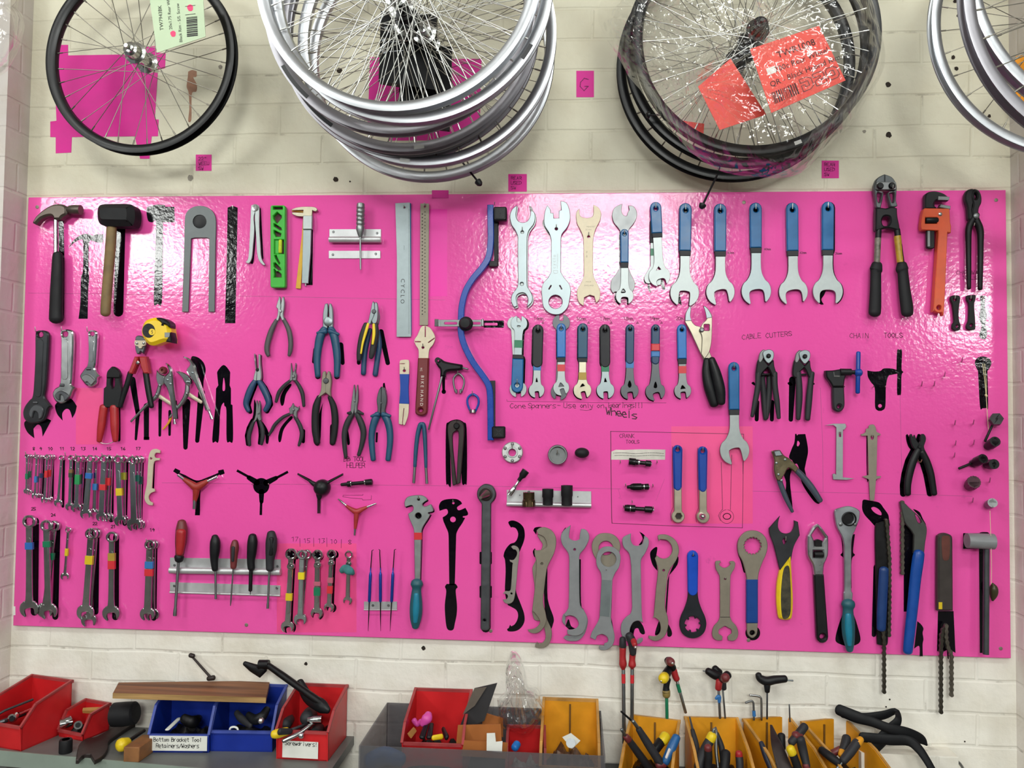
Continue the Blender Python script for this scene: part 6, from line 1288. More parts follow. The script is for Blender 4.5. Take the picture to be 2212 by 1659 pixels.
# ================================================================ rings and sockets, centre
F(1060, 920, 7.9)
thing('bolted_flange', 'round silver flange ring with six bolts', 'flange', [
    ('ring', plate(circ(368, 452, 180, 40), [circ(366, 456, 64, 24)], 4, 7, 2), M('silver_flange', 'd2d3d2', .7, .4)), ('collar', plate(circ(368, 452, 96, 32), [circ(366, 456, 65, 24)], 10, 3, 1), RAIL)]
    + [('bolt', knob(368 + 143 * math.cos(PI / 2 + k * PI / 3), 452 + 143 * math.sin(PI / 2 + k * PI / 3), [(28, 11), (28, 14), (20, 15.5), (5, 15.8)], 12), DULL) for k in range(6)])
nail(365, 380, 14, 50)
thing('cup_tool', 'shallow round grey cup hung on a nail', 'cup', [('cup', knob(1145, 488, [(150, 2), (168, 8), (168, 24), (158, 26), (140, 26), (138, 14), (30, 14), (28, 10), (4, 10)], 36), DULL)]); nail(1138, 470, 26, 60)
thing('rubber_plug', 'oval black rubber plug right of the grey cup', 'plug', [('plug', tubew([(W(1557, 462, 1), .012), (W(1557, 460, 18), .0165), (W(1557, 460, 26), .0175), (W(1557, 460, 30), .0165)], 28, .72, False, True, Vector((0, 0, 1))), RUBBER)])
rail('silver rail carrying three sockets and a tilted extension', 274, 1716, 1092, 1290, [(496, 1185), (1486, 1210)], 1370, True, .018)
LF = 'sockets on the centre rail'
def standing(lab, x, yt, yb, r0, r1, mat, d=26, flr=None, extra=()):
    thing('socket', lab, 'socket', [('body', lath(x, yb, x, yt, [(0, r0 * .8), (.02, r0), (.45, r0), (.5, r1), (1, r1), (1.0, r1 * .72), (.5, r1 * .68), (.49, 1)], d, 22), mat)] + list(extra), LF)
standing('brownish splined cassette socket on the rail', 650, 1132, 1372, 108, 98, M('oily_brown_steel', '5c4a34', .8, .3, .2), 30, None, [('guide_pin', lath(650, 1240, 650, 1110, [(0, 20), (1, 20)], 30), DULL), ('hex_flats', lath(650, 1374, 650, 1282, [(0, 112), (.9, 112), (1, 104)], 30, 6), M('oily_brown_steel'))])
standing('short black socket in the middle of the rail', 975, 1075, 1352, 86, 96, RUBBER, 30, None, [('guide_pin', lath(975, 1200, 975, 1108, [(0, 24), (1, 24)], 30), DULL)])
standing('tall black socket at the right on the rail', 1300, 1016, 1362, 92, 100, RUBBER, 30)
thing('socket_extension', 'tilted silver extension with a black socket on top', 'socket extension', [
    ('rod', lath(318, 1172, 490, 925, [(0, 46), (.35, 46), (.4, 40), (.55, 36), (.6, 24), (1, 24)], 34, 16), CHROME), ('socket', lath(478, 935, 602, 762, [(0, 34), (.3, 36), (.5, 62), (1, 66), (1, 48), (.7, 44), (.69, 2)], 34, 18), BLACK)])

# ================================================================ crank tools box
F(1290, 900, 5.672)
PAPR = M('grimy_white_paper', 'c9c4bb', 0, .75, .28, 18)
BOARD_PARTS.append(('paper_strip', plate(P('175,428* 230,405* 330,408* 520,400* 836,404* 832,528* 170,528*'), (), .1, .2, .03), PAPR))
g = G()
for yy, a, b in ((448, 200, 810), (478, 215, 815)):
    x = a
    while x < b:
        w = random.uniform(6, 16); g += ribbon([(x, yy + 4 * math.sin(x / 60)), (x + w, yy + 4 * math.sin(x / 60))], 3.2, .45); x += w + random.uniform(6, 12)
BOARD_PARTS.append(('printed_text', g, M('faded_print', '6b665f', 0, .7)))
for pl in ([(165, 180), (168, 600), (178, 1240), (182, 1305)], [(165, 180), (700, 190), (1795, 215)], [(1795, 215), (1788, 700), (1780, 1362)], [(182, 1305), (900, 1338), (1780, 1362)]): ink(ribbon(pl, 4 if pl[1][0] == 168 else 3))
for pl in ([(1520, 560), (1530, 900), (1535, 1140)], [(1648, 470), (1638, 900), (1632, 1140)], [(1785, 560), (1786, 700)]): ink(ribbon(pl, 3))
c = circ(1588, 1225, 84, 26); ink(ribbon(c[-6:] + c[:20], 2.5)); c = circ(1590, 1222, 46, 18, 36); ink(ribbon(c + c[:1], 5)); ink(ribbon([(1530, 1140), (1500, 1180), (1485, 1215), (1510, 1275)], 2.5))
ink(ribbon([(255, 880), (285, 985), (262, 995), (300, 1010)], 1.6), PEN); ink(ribbon([(825, 765), (720, 1030)], 1.8), PEN)
ink(write('CRANK', 275, 258, 46, w=2.6)); ink(write('TOOLS', 352, 328, 40, w=2.6, adv=34))
CE = 'black crank extractors'
for k, (xa, ya, xb, yb, pr) in enumerate(((388, 548, 660, 578, [(0, 40), (.02, 44), (.3, 44), (.32, 36), (.44, 36), (.46, 26), (.74, 26), (.76, 38), (.98, 38), (1, 30)]), (362, 862, 634, 858, [(0, 12), (.02, 20), (.14, 22), (.2, 36), (.3, 44), (.66, 44), (.68, 36), (.98, 38), (1, 30)]), (330, 1118, 684, 1142, [(0, 16), (.02, 38), (.12, 44), (.38, 44), (.4, 26), (.7, 26), (.72, 40), (.96, 42), (1, 20)]))):
    q = between(xa, ya, xb, yb, (.42, .76, .2)[k]); q2 = between(xa, ya, xb, yb, (.48, .79, .22)[k])
    thing('crank_extractor', ('topmost black crank extractor, against the grimy paper strip', 'middle black crank extractor of the three, thickest in its centre', 'lowest black crank extractor of the three, waisted like a bone')[k], 'extractor',
          [('body', lath(xa, ya, xb, yb, pr, 18, 18), M('gun_black', '141416', .5, .3)), ('band', lath(*q, *q2, [(0, pr[3][1] + 1.5), (1, pr[3][1] + 1.5)], 18, 18), CHROME), ('end_cap', lath(*between(xa, ya, xb, yb, .95), *between(xa, ya, xb, yb, 1.03), [(0, 20), (1, 18)], 18, 6), DULL)], CE)
for x, y in ((285, 560), (735, 560), (350, 845), (685, 850), (430, 1050), (690, 1120), (325, 1110)): BOARD_PARTS.append(('hook', tubew([(W(x, y, .1), .0012), (W(x, y, 18), .0012), (W(x - 4, y - 24, 20), .001)], 6, 1, False, True, Vector((.3, .2, 1))), NAIL))
for lab, x0, y0, x1, y1, bolt in (('crank spanner with royal blue grip and hollow socket end, left of the pair', 988, 345, 992, 1222, 0), ('crank spanner with royal blue grip and rounded bolt end, right of the pair', 1296, 362, 1300, 1226, 1)):
    body = sp(x1, y1, x0, y0 + 300, e_ring(80, 1.5), e_flat(), 94)
    thing('crank_spanner', lab, 'spanner', [('body', plate(body, [] if bolt else [circ(x1 + 8, y1, 42, 6)], 6, 9, 1.5), M('nickel_bar', 'b5ab98', .75, .38)), ('grip', plate(bar(x0, y0 + 62, x0 + 1, y0 + 520, 118, 100), [circ(x0, y0 + 62, 26, 16)], 4, 13, 3.5), BLUE2)]
          + ([('bolt_head', knob(x1, y1, [(40, 15), (40, 22), (30, 28), (12, 31), (2, 31.5)], 18), CHROME)] if bolt else [('socket_hole', knob(x1 + 8, y1, [(46, 6.1), (46, 6.6), (5, 6.7)], 18), PIN)]), 'blue-gripped crank spanners')
    nail(x0, y0 + 52, 20, 34); ink(ribbon([(x0 - 66, y0 + 20), (x0 - 70, y0 + 400), (x0 - 58, y0 + 760), (x0 - 92, y0 + 850), (x0 - 80, y0 + 930)], 2.5))

# ================================================================ lockring spanners, bottom row
F(1070, 1100, 5.185)
sil(P('145,150 165,130 210,128 270,155 318,210 330,300 312,380 275,470 250,560 228,800 235,930 280,1050 322,1170 325,1260 285,1330 225,1365 150,1368 132,1345 150,1330* 165,1293* 178,1312* 215,1290 245,1240 255,1180 235,1130 190,1100 140,1075* 108,930 115,700 108,570 92,520 115,450 165,390 215,372 245,330 255,270 230,215 188,200* 176,206* 165,190*'))
thing('hook_spanner', 'small pale hook spanner over a black hooked silhouette, leftmost of the bottom centre row', 'spanner', [('body', plate(P('175,422* 200,408 242,420 266,455 268,520 252,640 232,860 212,1000 186,1045 145,1060 102,1045 82,1012* 120,1010 140,985 134,958 108,945* 84,948* 112,918 160,916 176,860 190,640 194,604 165,588* 158,566* 200,570 232,532 244,488 226,455 204,452* 190,438*'), [circ(181, 945, 12, 12)], 8, 3.5, .6), M('bare_grey_steel', '97928a', .5, .45))])
LR = 'flat lockring spanners along the bottom edge'
thing('lockring_spanner', 'taupe hook spanner hanging behind another, its tail below the board edge', 'spanner', [('body', plate(P('470,285 540,300 580,340 605,400 590,500 560,640* 520,900 545,1150* 590,1260 625,1340 632,1420 608,1500 560,1545 500,1560 450,1548 447,1520* 470,1485* 482,1512* 530,1495 562,1440 552,1350 520,1260 440,1240 410,1150* 440,900 415,680 440,600 500,480 530,400 500,345'), (), 3, 4, .8), TAUPE)], LR)
thing('lockring_spanner', 'front taupe lockring spanner with a sickle foot, second from the left of the bottom row', 'spanner', [('body', plate(P('462,238* 500,210 560,204 632,240 676,312 680,400 655,500 605,600 575,680 552,860 535,1040 562,1160 572,1240 545,1320 490,1378 430,1392 380,1376 362,1350* 425,1342 474,1312 500,1265 482,1215 430,1150* 414,1125 440,900 462,620 442,520 438,455* 470,462 530,452 575,420 572,370 542,310 475,278*'), [circ(521, 612, 14, 14)], 10, 4, .9), TAUPE)], LR)
sil(P('425,240* 445,205 520,200 465,240* 458,285*')); sil(P('545,860 582,660 586,1000 652,1210 645,1290 615,1340 562,1200')); sil(P('438,440* 448,450 442,540 420,480'))
thing('lockring_spanner', 'grey spanner hanging behind the third bottom spanner, its hook showing at the foot', 'spanner', [('body', plate(P('850,560* 920,560* 930,1050* 985,1130 1035,1230 1022,1340 985,1420 930,1470 860,1478 800,1470 762,1440* 790,1415* 850,1415 910,1390 950,1310 930,1230 880,1195 800,1180 785,1260 790,1310* 750,1260 760,1180 820,1100'), (), 3, 4, .8), GREYPL)], LR)
thing('lockring_spanner', 'grey double-ended spanner with an angled open jaw, third along the bottom row', 'spanner', [('body', plate(P('733,312 765,240 845,180* 825,300 848,342 900,354 942,338* 950,265 962,222* 1010,230 1048,280 1046,350 1000,440 950,500 940,570* 946,1050 990,1130 1030,1215 1022,1300 985,1380 925,1416 860,1416 808,1402* 804,1352* 870,1350 922,1320 932,1270 900,1215 840,1190 790,1202* 772,1180 805,1130 822,1050 828,570* 815,490 752,400'), [circ(888, 452, 14, 14)], 10, 5, 1.1), GREYPL)], LR)
sil(P('745,260* 790,200 770,260 738,320')); sil(P('940,560* 958,560* 960,1040 990,1118* 945,1060')); sil(P('785,1310* 820,1230 850,1310 910,1345 840,1352'))
thing('ring_spanner', 'taupe ring spanner with a wide round head behind the grey bottom bracket spanner', 'spanner', [('body', plate(P('1080,420 1100,340 1160,280 1240,268 1320,285 1380,340 1400,420 1380,520 1330,640 1300,760* 1290,900* 1200,900* 1190,760* 1160,620 1100,510'), [circ(1238, 436, 80, 28)], 4, 4, .9), TAUPE)], LR)
thing('bottom_bracket_spanner', 'grey bottom bracket spanner with ring top and claw foot, in front of a taupe ring', 'spanner', [
    ('body', plate(P('1130,560 1150,480 1200,430 1268,418 1340,436 1392,490 1402,565 1385,650 1340,720 1312,790* 1295,1215* 1302,1270 1330,1380 1336,1450 1310,1530 1250,1575 1190,1580 1160,1560 1165,1530* 1215,1535* 1222,1505* 1258,1490 1262,1450 1235,1415 1190,1400 1140,1418* 1122,1465* 1064,1436* 1080,1380* 1110,1330 1150,1260 1168,1210* 1190,790* 1180,710 1140,640'), [circ(1268, 562, 86, 28)], 12, 4.5, 1), GREYPL),
    ('bright_shank', plate(P('1190,792* 1298,796* 1290,1000* 1276,1208* 1168,1192* 1180,980*'), (), 16, 1, .2), BRIGHT)], LR)
sil(P('1300,800* 1310,800* 1300,1210* 1328,1380* 1300,1330*')); nail(1242, 680, 20, 10)
thing('lockring_spanner', 'dark grey double-ended spanner with open jaw and crescent foot, fifth along the bottom row', 'spanner', [('body', plate(P('1422,352 1440,310 1520,272* 1518,345 1545,400 1590,412 1642,395 1662,345 1668,300* 1712,330 1718,400 1680,490 1635,560 1630,640* 1640,1150 1656,1272* 1600,1250 1545,1270 1512,1330 1505,1400 1530,1450 1590,1475* 1600,1455* 1650,1440* 1648,1478 1600,1510 1520,1505 1450,1460 1410,1390 1412,1290 1455,1220 1515,1170 1532,1100* 1522,640* 1500,500 1440,430'), (), 8, 5, 1.1), GREYPL)], LR)
sil(P('1612,250* 1670,290 1718,370* 1690,330 1660,330 1640,395 1605,400* 1650,330')); sil(P('1500,1370 1535,1275 1600,1248 1650,1300 1676,1385 1650,1402 1620,1380 1600,1335 1565,1340 1550,1390 1545,1450 1500,1450'))
thing('lockring_spanner', 'taupe hooked lockring spanner with curled head and sickle foot, sixth along the bottom row', 'spanner', [('body', plate(P('1818,300* 1850,284 1930,290 2010,340 2050,410 2055,490 2022,580 1965,660 1935,730 1925,800 1900,1080 1930,1200 1938,1290 1910,1400 1850,1460 1780,1476 1715,1446* 1718,1418* 1790,1425 1840,1390 1852,1320 1828,1245 1770,1206* 1776,1185 1800,900 1822,700 1808,620 1788,552* 1812,518* 1850,548 1900,555 1950,530 1982,470 1970,400 1922,348 1845,338* 1836,360* 1826,340*'), [circ(1886, 686, 13, 14)], 9, 4.5, 1), TAUPE)], LR)
sil(P('1732,500 1770,440 1814,428 1800,530* 1815,690* 1760,620')); sil(P('1960,700 2042,530 2040,620 1948,740* 1918,1200* 1905,1100* 1928,800*')); sil(P('1790,1410 1800,1340 1838,1250 1858,1320 1840,1390')); sil(P('1932,1290 1970,1350 1978,1405 1950,1430 1925,1405'))
F(1440, 1080, 4.879)
def splined(cx, cy, r0, r1, n, tooth=.5):
    o = []
    for k in range(n):
        a = 2 * PI * k / n; s = 2 * PI / n
        o += [(cx + r0 * math.cos(a + s * q), cy + r0 * math.sin(a + s * q)) for q in (0, .2, .4, 1 - tooth)] + [(cx + r1 * math.cos(a + s * q), cy + r1 * math.sin(a + s * q)) for q in (1 - tooth + .06, .94)]
    return o
thing('bottom_bracket_spanner', 'dark steel ring spanner with toothed hole and bright blue grip', 'spanner', [
    ('body', plate(P('228,940* 328,940* 335,1040 365,1140 405,1230 420,1310 400,1390 350,1440 278,1460 205,1440 155,1390 136,1310 150,1230 190,1140 220,1040'), [splined(276, 1312, 86, 66, 6, .3)], 6, 6, 1.2), M('blue_black_steel', '2b2d33', .6, .4)),
    ('grip', plate(bar(277, 592, 278, 962, 116, 106)[:14], [circ(281, 590, 11, 12)], 4.5, 9, 2.5), M('vivid_blue_vinyl', '0747b8', 0, .35))]); nail(281, 585, 18, 30)
thing('bottom_bracket_spanner', 'taupe flat spanner with clawed jaws at both ends', 'spanner', [('body', plate(P('512,672* 520,646 566,640* 570,662* 556,672 560,690 590,712 622,716 655,700 674,676 662,662* 668,648* 705,645 724,664* 716,720 682,780 672,850 668,1225* 690,1280 735,1330 756,1400 742,1460 700,1486 648,1478* 644,1442* 668,1420* 686,1405 680,1365 650,1348 616,1330 578,1350 552,1370 548,1405 562,1420* 590,1440* 586,1480* 532,1480 490,1450 480,1395 500,1330 545,1280 562,1230* 562,850 548,780 520,730'), [circ(618, 832, 11, 12)], 5, 4, .8), TAUPE), ('groove', plate(rect(566, 1232, 668, 1238), (), 8.9, .3, .05), PIN)])
nail(618, 826, 14, 6)
thing('bottom_bracket_spanner', 'taupe ring spanner with toothed hole and dark blue sleeve', 'spanner', [
    ('body', plate(P('748,480 770,400 830,340 905,322 985,340 1045,400 1066,480 1050,570 1010,660 975,760 965,830* 962,1300* 955,1400 935,1440 905,1455 872,1440 850,1400 846,1300* 845,830* 832,760 800,650 760,570'), [splined(908, 485, 92, 82, 16), circ(904, 1402, 28, 18)], 7, 6, 1.3), TAUPE),
    ('sleeve', plate(rrect(843, 840, 965, 1302, 6), (), 5, 10, 2), M('deep_blue_sleeve', '0a3d86', 0, .35))])
sil(circ(908, 1402, 78, 26)); sil(off(P('748,480 770,400 830,340 905,322 985,340 830,380 780,480 800,600 845,760* 820,760 790,650 760,570'), -8, 0))
thing('headset_spanner', 'black jawed spanner with a grimy yellow handle', 'spanner', [
    ('body', plate(P('1080,300* 1196,170* 1178,230 1178,295 1210,342 1270,356 1320,332 1346,270 1344,215* 1386,232* 1405,372* 1342,490 1312,640* 1220,800* 1190,720* 1130,480 1090,370'), [P('1222,430 1240,405 1262,425 1255,455 1240,472')], 8, 6, 1.2), M('black_forged_steel', '2e2f33', .4, .45)),
    ('handle', plate(P('1312,598* 1318,700 1326,850 1336,1050 1328,1220 1302,1264 1212,1262 1182,1225 1165,1050 1172,880 1196,755* 1250,680*'), (), 5, 15, 5), YELLOW, {'sub': [('grip_inlay', plate(P('1240,720 1290,700 1305,850 1312,1050 1305,1200 1270,1250 1220,1235 1205,1050 1215,850'), (), 19.6, 1.2, .8), M('grimy_grip', '3a3626', 0, .7, .9, 60))]})])
nail(1256, 425, 20, 40)
thing('adjustable_wrench', 'chrome-headed closed-jaw adjustable wrench with a long black handle', 'wrench', [
    ('head', plate(P('1490,402 1502,368 1545,292 1586,265 1612,266 1690,368 1706,402 1706,560 1690,622 1662,690 1655,795* 1560,795* 1545,690 1508,620 1490,560'), [P('1530,372* 1585,290* 1602,290* 1676,402* 1640,462* 1640,490* 1562,490* 1555,430*'), rect(1550, 535, 1650, 612)], 8, 14, 3), M('satin_chrome', 'b4b7ba', .9, .3)),
    ('movable_jaw', plate(P('1562,432* 1600,418 1642,432* 1642,500* 1562,500*'), (), 10, 10, 1.5), OILED), ('adjusting_screw', lath(1552, 574, 1648, 574, [(0, 30), (.05, 36), (.95, 36), (1, 30)], 16), OILED),
    ('handle', plate(bar(1608, 790, 1646, 1450, 104, 122)[7:] + bar(1608, 790, 1646, 1450, 104, 104, False)[:2], [circ(1646, 1442, 30, 18)], 8, 12, 3), BLACK)])
thing('ratchet_wrench', 'grey freewheel wrench with fan-shaped head and teal handle', 'wrench', [
    ('body', plate(P('1773,115 1830,85 1920,66 2000,88 2038,122* 2032,200 1992,310 1960,390 1950,480* 1948,920 1962,985 1958,1085* 1870,1085* 1868,985 1876,920 1872,480* 1852,390 1800,290 1780,205'), [circ(1914, 196, 62, 24)], 10, 7, 1.5), M('scuffed_grey_steel', '9a9ea3', .8, .36, .2, 25)),
    ('hub', knob(1914, 196, [(76, 8), (76, 19), (66, 20), (58, 12), (8, 12)], 26), OILED), ('rivet', knob(1838, 258, [(20, 17), (20, 18.5), (12, 19.5), (3, 19.6)], 14), DULL), ('rivet', knob(1990, 258, [(20, 17), (20, 18.5), (12, 19.5), (3, 19.6)], 14), DULL),
    ('handle', tube(pts('1914,1092,72 1914,1115,70 1912,1150,56 1912,1200,58 1914,1300,70 1918,1420,66 1926,1500,54 1930,1580,36'), 20, .75), M('dark_teal_grip'), {'sub': [('grip_inlay', tube(pts('1914,1210,30 1916,1320,40 1922,1430,36 1928,1530,22'), 27, .7), TEAL)]})])
sil(P('1840,380* 1985,360* 1965,540 1985,580 1950,640 1950,930* 1875,930* 1870,640 1832,580 1855,540')); sil(P('1850,1215* 1975,1215* 2010,1320 2044,1475 1990,1530 1900,1540 1830,1520 1780,1480 1800,1360'))

# ================================================================ chain whips and pipe hammer, lower right
F(1780, 1060, 4.366)
CHN = M('oily_chain', '3f3a32', .6, .45, .3, 60); CHN2 = M('worn_chain', '5a544b', .6, .45, .3, 60)
def chain(path, d=10, pitch=.0127, w=.0045, turn=False):
    """roller chain: waisted link plates, alternately inner and outer, along survey points (x, y)"""
    P3 = [W(p[0], p[1], p[2] if len(p) > 2 else d) for p in path]; g = G(); seg = 0; pos_ = P3[0]; out = [P3[0].copy()]
    rest = pitch
    for a, b in zip(P3, P3[1:]):
        L = (b - a).length; u = (b - a) / L; s = rest
        while s <= L: out.append(a + u * s); s += pitch
        rest = s - L
    for k, (a, b) in enumerate(zip(out, out[1:])):
        u = (b - a).normalized(); n = EN; v = n.cross(u).normalized(); o = []
        for q in range(9):
            an = PI / 2 + PI * q / 8; o.append((w * math.cos(an), w * math.sin(an)))
        o.append((pitch / 2, -w * .62))
        for q in range(9):
            an = -PI / 2 + PI * q / 8; o.append((pitch + w * math.cos(an), w * math.sin(an)))
        o.append((pitch / 2, w * .62))
        h = .0016 if k % 2 else .0004
        g += plate3([o], a + n * (-.004 + h), u, v, n, .0068 if not k % 2 else .0092 - .0032, .0006)
    return g
sil(P('360,130 372,85 440,95 520,112 560,160 575,180 605,225 612,260 622,330* 480,335* 440,290 385,230 362,180'), [P('445,165 470,153 510,170 540,205 540,230 510,225 470,200')])
thing('chain_whip', 'black chain whip with dark blue grip, its chain hanging down its right side', 'chain whip', [
    ('bar', plate(P('486,350 520,300 600,285* 618,330 612,720* 605,1350* 600,1450 560,1462 505,1450* 500,1340* 490,720*'), (), 5, 6, 1.2), OILED),
    ('grip', tube(pts('565,745,44 560,850,46 552,1000,46 545,1150,46 540,1300,42'), 16, .7), M('dark_blue_dip', '12366e', 0, .4)),
    ('chain', chain([(585, 280, 14), (600, 420, 14), (616, 640, 14), (616, 1000, 14), (612, 1390, 14)], 14), CHN), ('chain', chain([(556, 1330, 16), (566, 1440, 16), (566, 1700, 14), (566, 1945, 12)], 14), CHN)])
nail(582, 280, 22, 12); sil(bar(492, 720, 470, 1360, 50, 40))
thing('chain_whip', 'chain whip with long bright blue handle and grey bent head', 'chain whip', [
    ('bar', plate(P('718,106* 765,120 805,160 880,225 955,310 972,380 955,500 946,595* 846,595* 850,420* 820,370 770,310 748,240'), [P('862,225 890,240 920,290 915,312 890,300 872,265')], 8, 8, 1.5), M('greenish_grey_steel', '4d4f4c', .5, .45)),
    ('grip', tube(pts('896,590,50 885,660,54 860,850,52 835,1100,50 805,1380,48 790,1515,44'), 20, .75), M('mid_blue_dip', '0b4597', 0, .35)), ('chain', chain([(738, 110, 10), (738, 400, 10), (738, 790, 10)], 10), CHN2)])
sil(P('752,250* 800,350 848,420* 840,600 830,800 800,1140* 752,1140*')); sil(P('840,175 900,200 930,260 962,320 935,300 905,245')); sil(P('880,1230* 915,1260 938,1300 930,1340 938,1400 930,1450 932,1562* 902,1562* 898,1465 850,1490*'))
thing('chain_whip', 'brown-handled chain whip with two chain tails below the board edge', 'chain whip', [
    ('handle', plate(P('1078,470 1090,425 1130,405 1175,408 1212,435 1218,500* 1222,1135* 1075,1135* 1076,800*'), (), 8, 14, 4), M('brown_black_handle', '3d3633', .3, .5, .2), {'sub': [('worn_patch', plate(P('1112,440 1150,425 1185,440 1188,560 1175,650 1125,650 1112,560'), (), 22, .4, .2), M('rusty_red_wear', '5e3028', .2, .5, .25)), ('tape_band', plate(rect(1082, 1052, 1116, 1118), (), 21.8, .8, .2), T_YEL)]}),
    ('chain', chain([(1150, 1270, 16), (1110, 1330, 16), (1104, 1500, 14), (1102, 1700, 12), (1102, 1900, 12), (1102, 2125, 12)], 14), CHN), ('chain', chain([(1152, 1275, 20), (1150, 1390, 20), (1170, 1490, 18), (1202, 1530, 14), (1202, 1700, 12), (1202, 1975, 12)], 14), CHN2)])
sil(P('1075,1135* 1222,1135* 1240,1530* 1180,1505 1178,1590* 1165,1575 1160,1500* 1120,1520 1066,1512*'))
thing('pipe_hammer', 'grey pipe tool shaped like a hammer, short tube across a long shaft', 'pipe tool', [
    ('tube', lath(1348, 470, 1598, 480, [(0, 70), (1, 74), (1, 62), (.02, 58), (0.01, 58)], 36, 24), GREYPL), ('shaft', lath(1532, 540, 1526, 1542, [(0, 28), (1, 28)], 30, 16), DARKST)])
sil(rrect(1312, 400, 1550, 548, 6)); sil(bar(1492, 540, 1500, 1530, 60, 60, False)); sil(P('1470,400 1490,390 1545,392 1550,405'))
thing('string', 'thin pale string from the grey rimmed socket down past the pipe tool', 'string', [('cord', tube(pts('1565,190,2.5 1572,400,2.5 1580,700,2.5 1578,880,2.5'), 46, 1, True, True, 6), WIRE)])
thing('fishing_weight', 'olive brown oval weight hanging on string beside the pipe tool', 'weight', [('weight', tube(pts('1590,878,12 1598,910,34 1602,955,38 1596,1000,28 1590,1035,10'), 20), M('olive_brown_lead', '3f3a22', .3, .4))])

# ================================================================ shelf and bench below the board
SHELF = M('grey_enamel_shelf', '6f716f', .2, .45, .12, 12); LIP = M('sage_grey_enamel', '8d9a90', .1, .4, .1, 12)
ZS, ZB = -0.246, -0.285
v = [(-0.012, .0125), (.886, .0125), (.886, -.232), (-.012, -.150)]
g = G().add([(x, y, ZS) for x, y in v] + [(x, y, ZS - .02) for x, y in v], [[0, 3, 2, 1], [4, 5, 6, 7]] + [[i, (i + 1) % 4, (i + 1) % 4 + 4, i + 4] for i in range(4)])
lip = G().add([(x, y - o, z) for z in (ZS + .001, ZS - .034) for x, y, o in ((-.012, -.150, 0), (.886, -.232, 0), (.886, -.232, .003), (-.012, -.150, .003))], [[0, 1, 2, 3], [7, 6, 5, 4], [2, 1, 5, 6], [3, 2, 6, 7], [1, 0, 4, 5], [0, 3, 7, 4]])
F(0, 1390, 5.53)
hole_ = G(); hc = at_y(48, 1360, -.1585)
hole_.add([hc + Vector((.004 * math.cos(k * PI / 6), 0, .004 * math.sin(k * PI / 6))) for k in range(12)], [list(range(12))])
legs = [('bracket', box(x, x + .03, -.12, .012, ZS - .2, ZS - .021), SHELF) for x in (.05, .8)]
thing('shelf', 'grey metal shelf with a sage green front lip under the left half of the board', 'shelf', [('top', g, SHELF), ('front_lip', lip, LIP), ('bolt_hole', hole_, OILED)] + legs)
thing('workbench', 'dark grey bench carrying the tub and the amber bins', 'bench', [('top', box(.93, 2.02, -.36, .0125, ZB - .03, ZB), M('dark_bench_top', '4a4c4d', 0, .6, .2, 10)), ('leg', box(.96, 1.02, -.30, -.04, -.98, ZB - .03), SHELF), ('leg', box(1.92, 1.98, -.30, -.04, -.98, ZB - .03), SHELF)])
struct('trim_1', box(2.085, 2.30, -.045, YW + .01, -.98, -.213), BRICK)

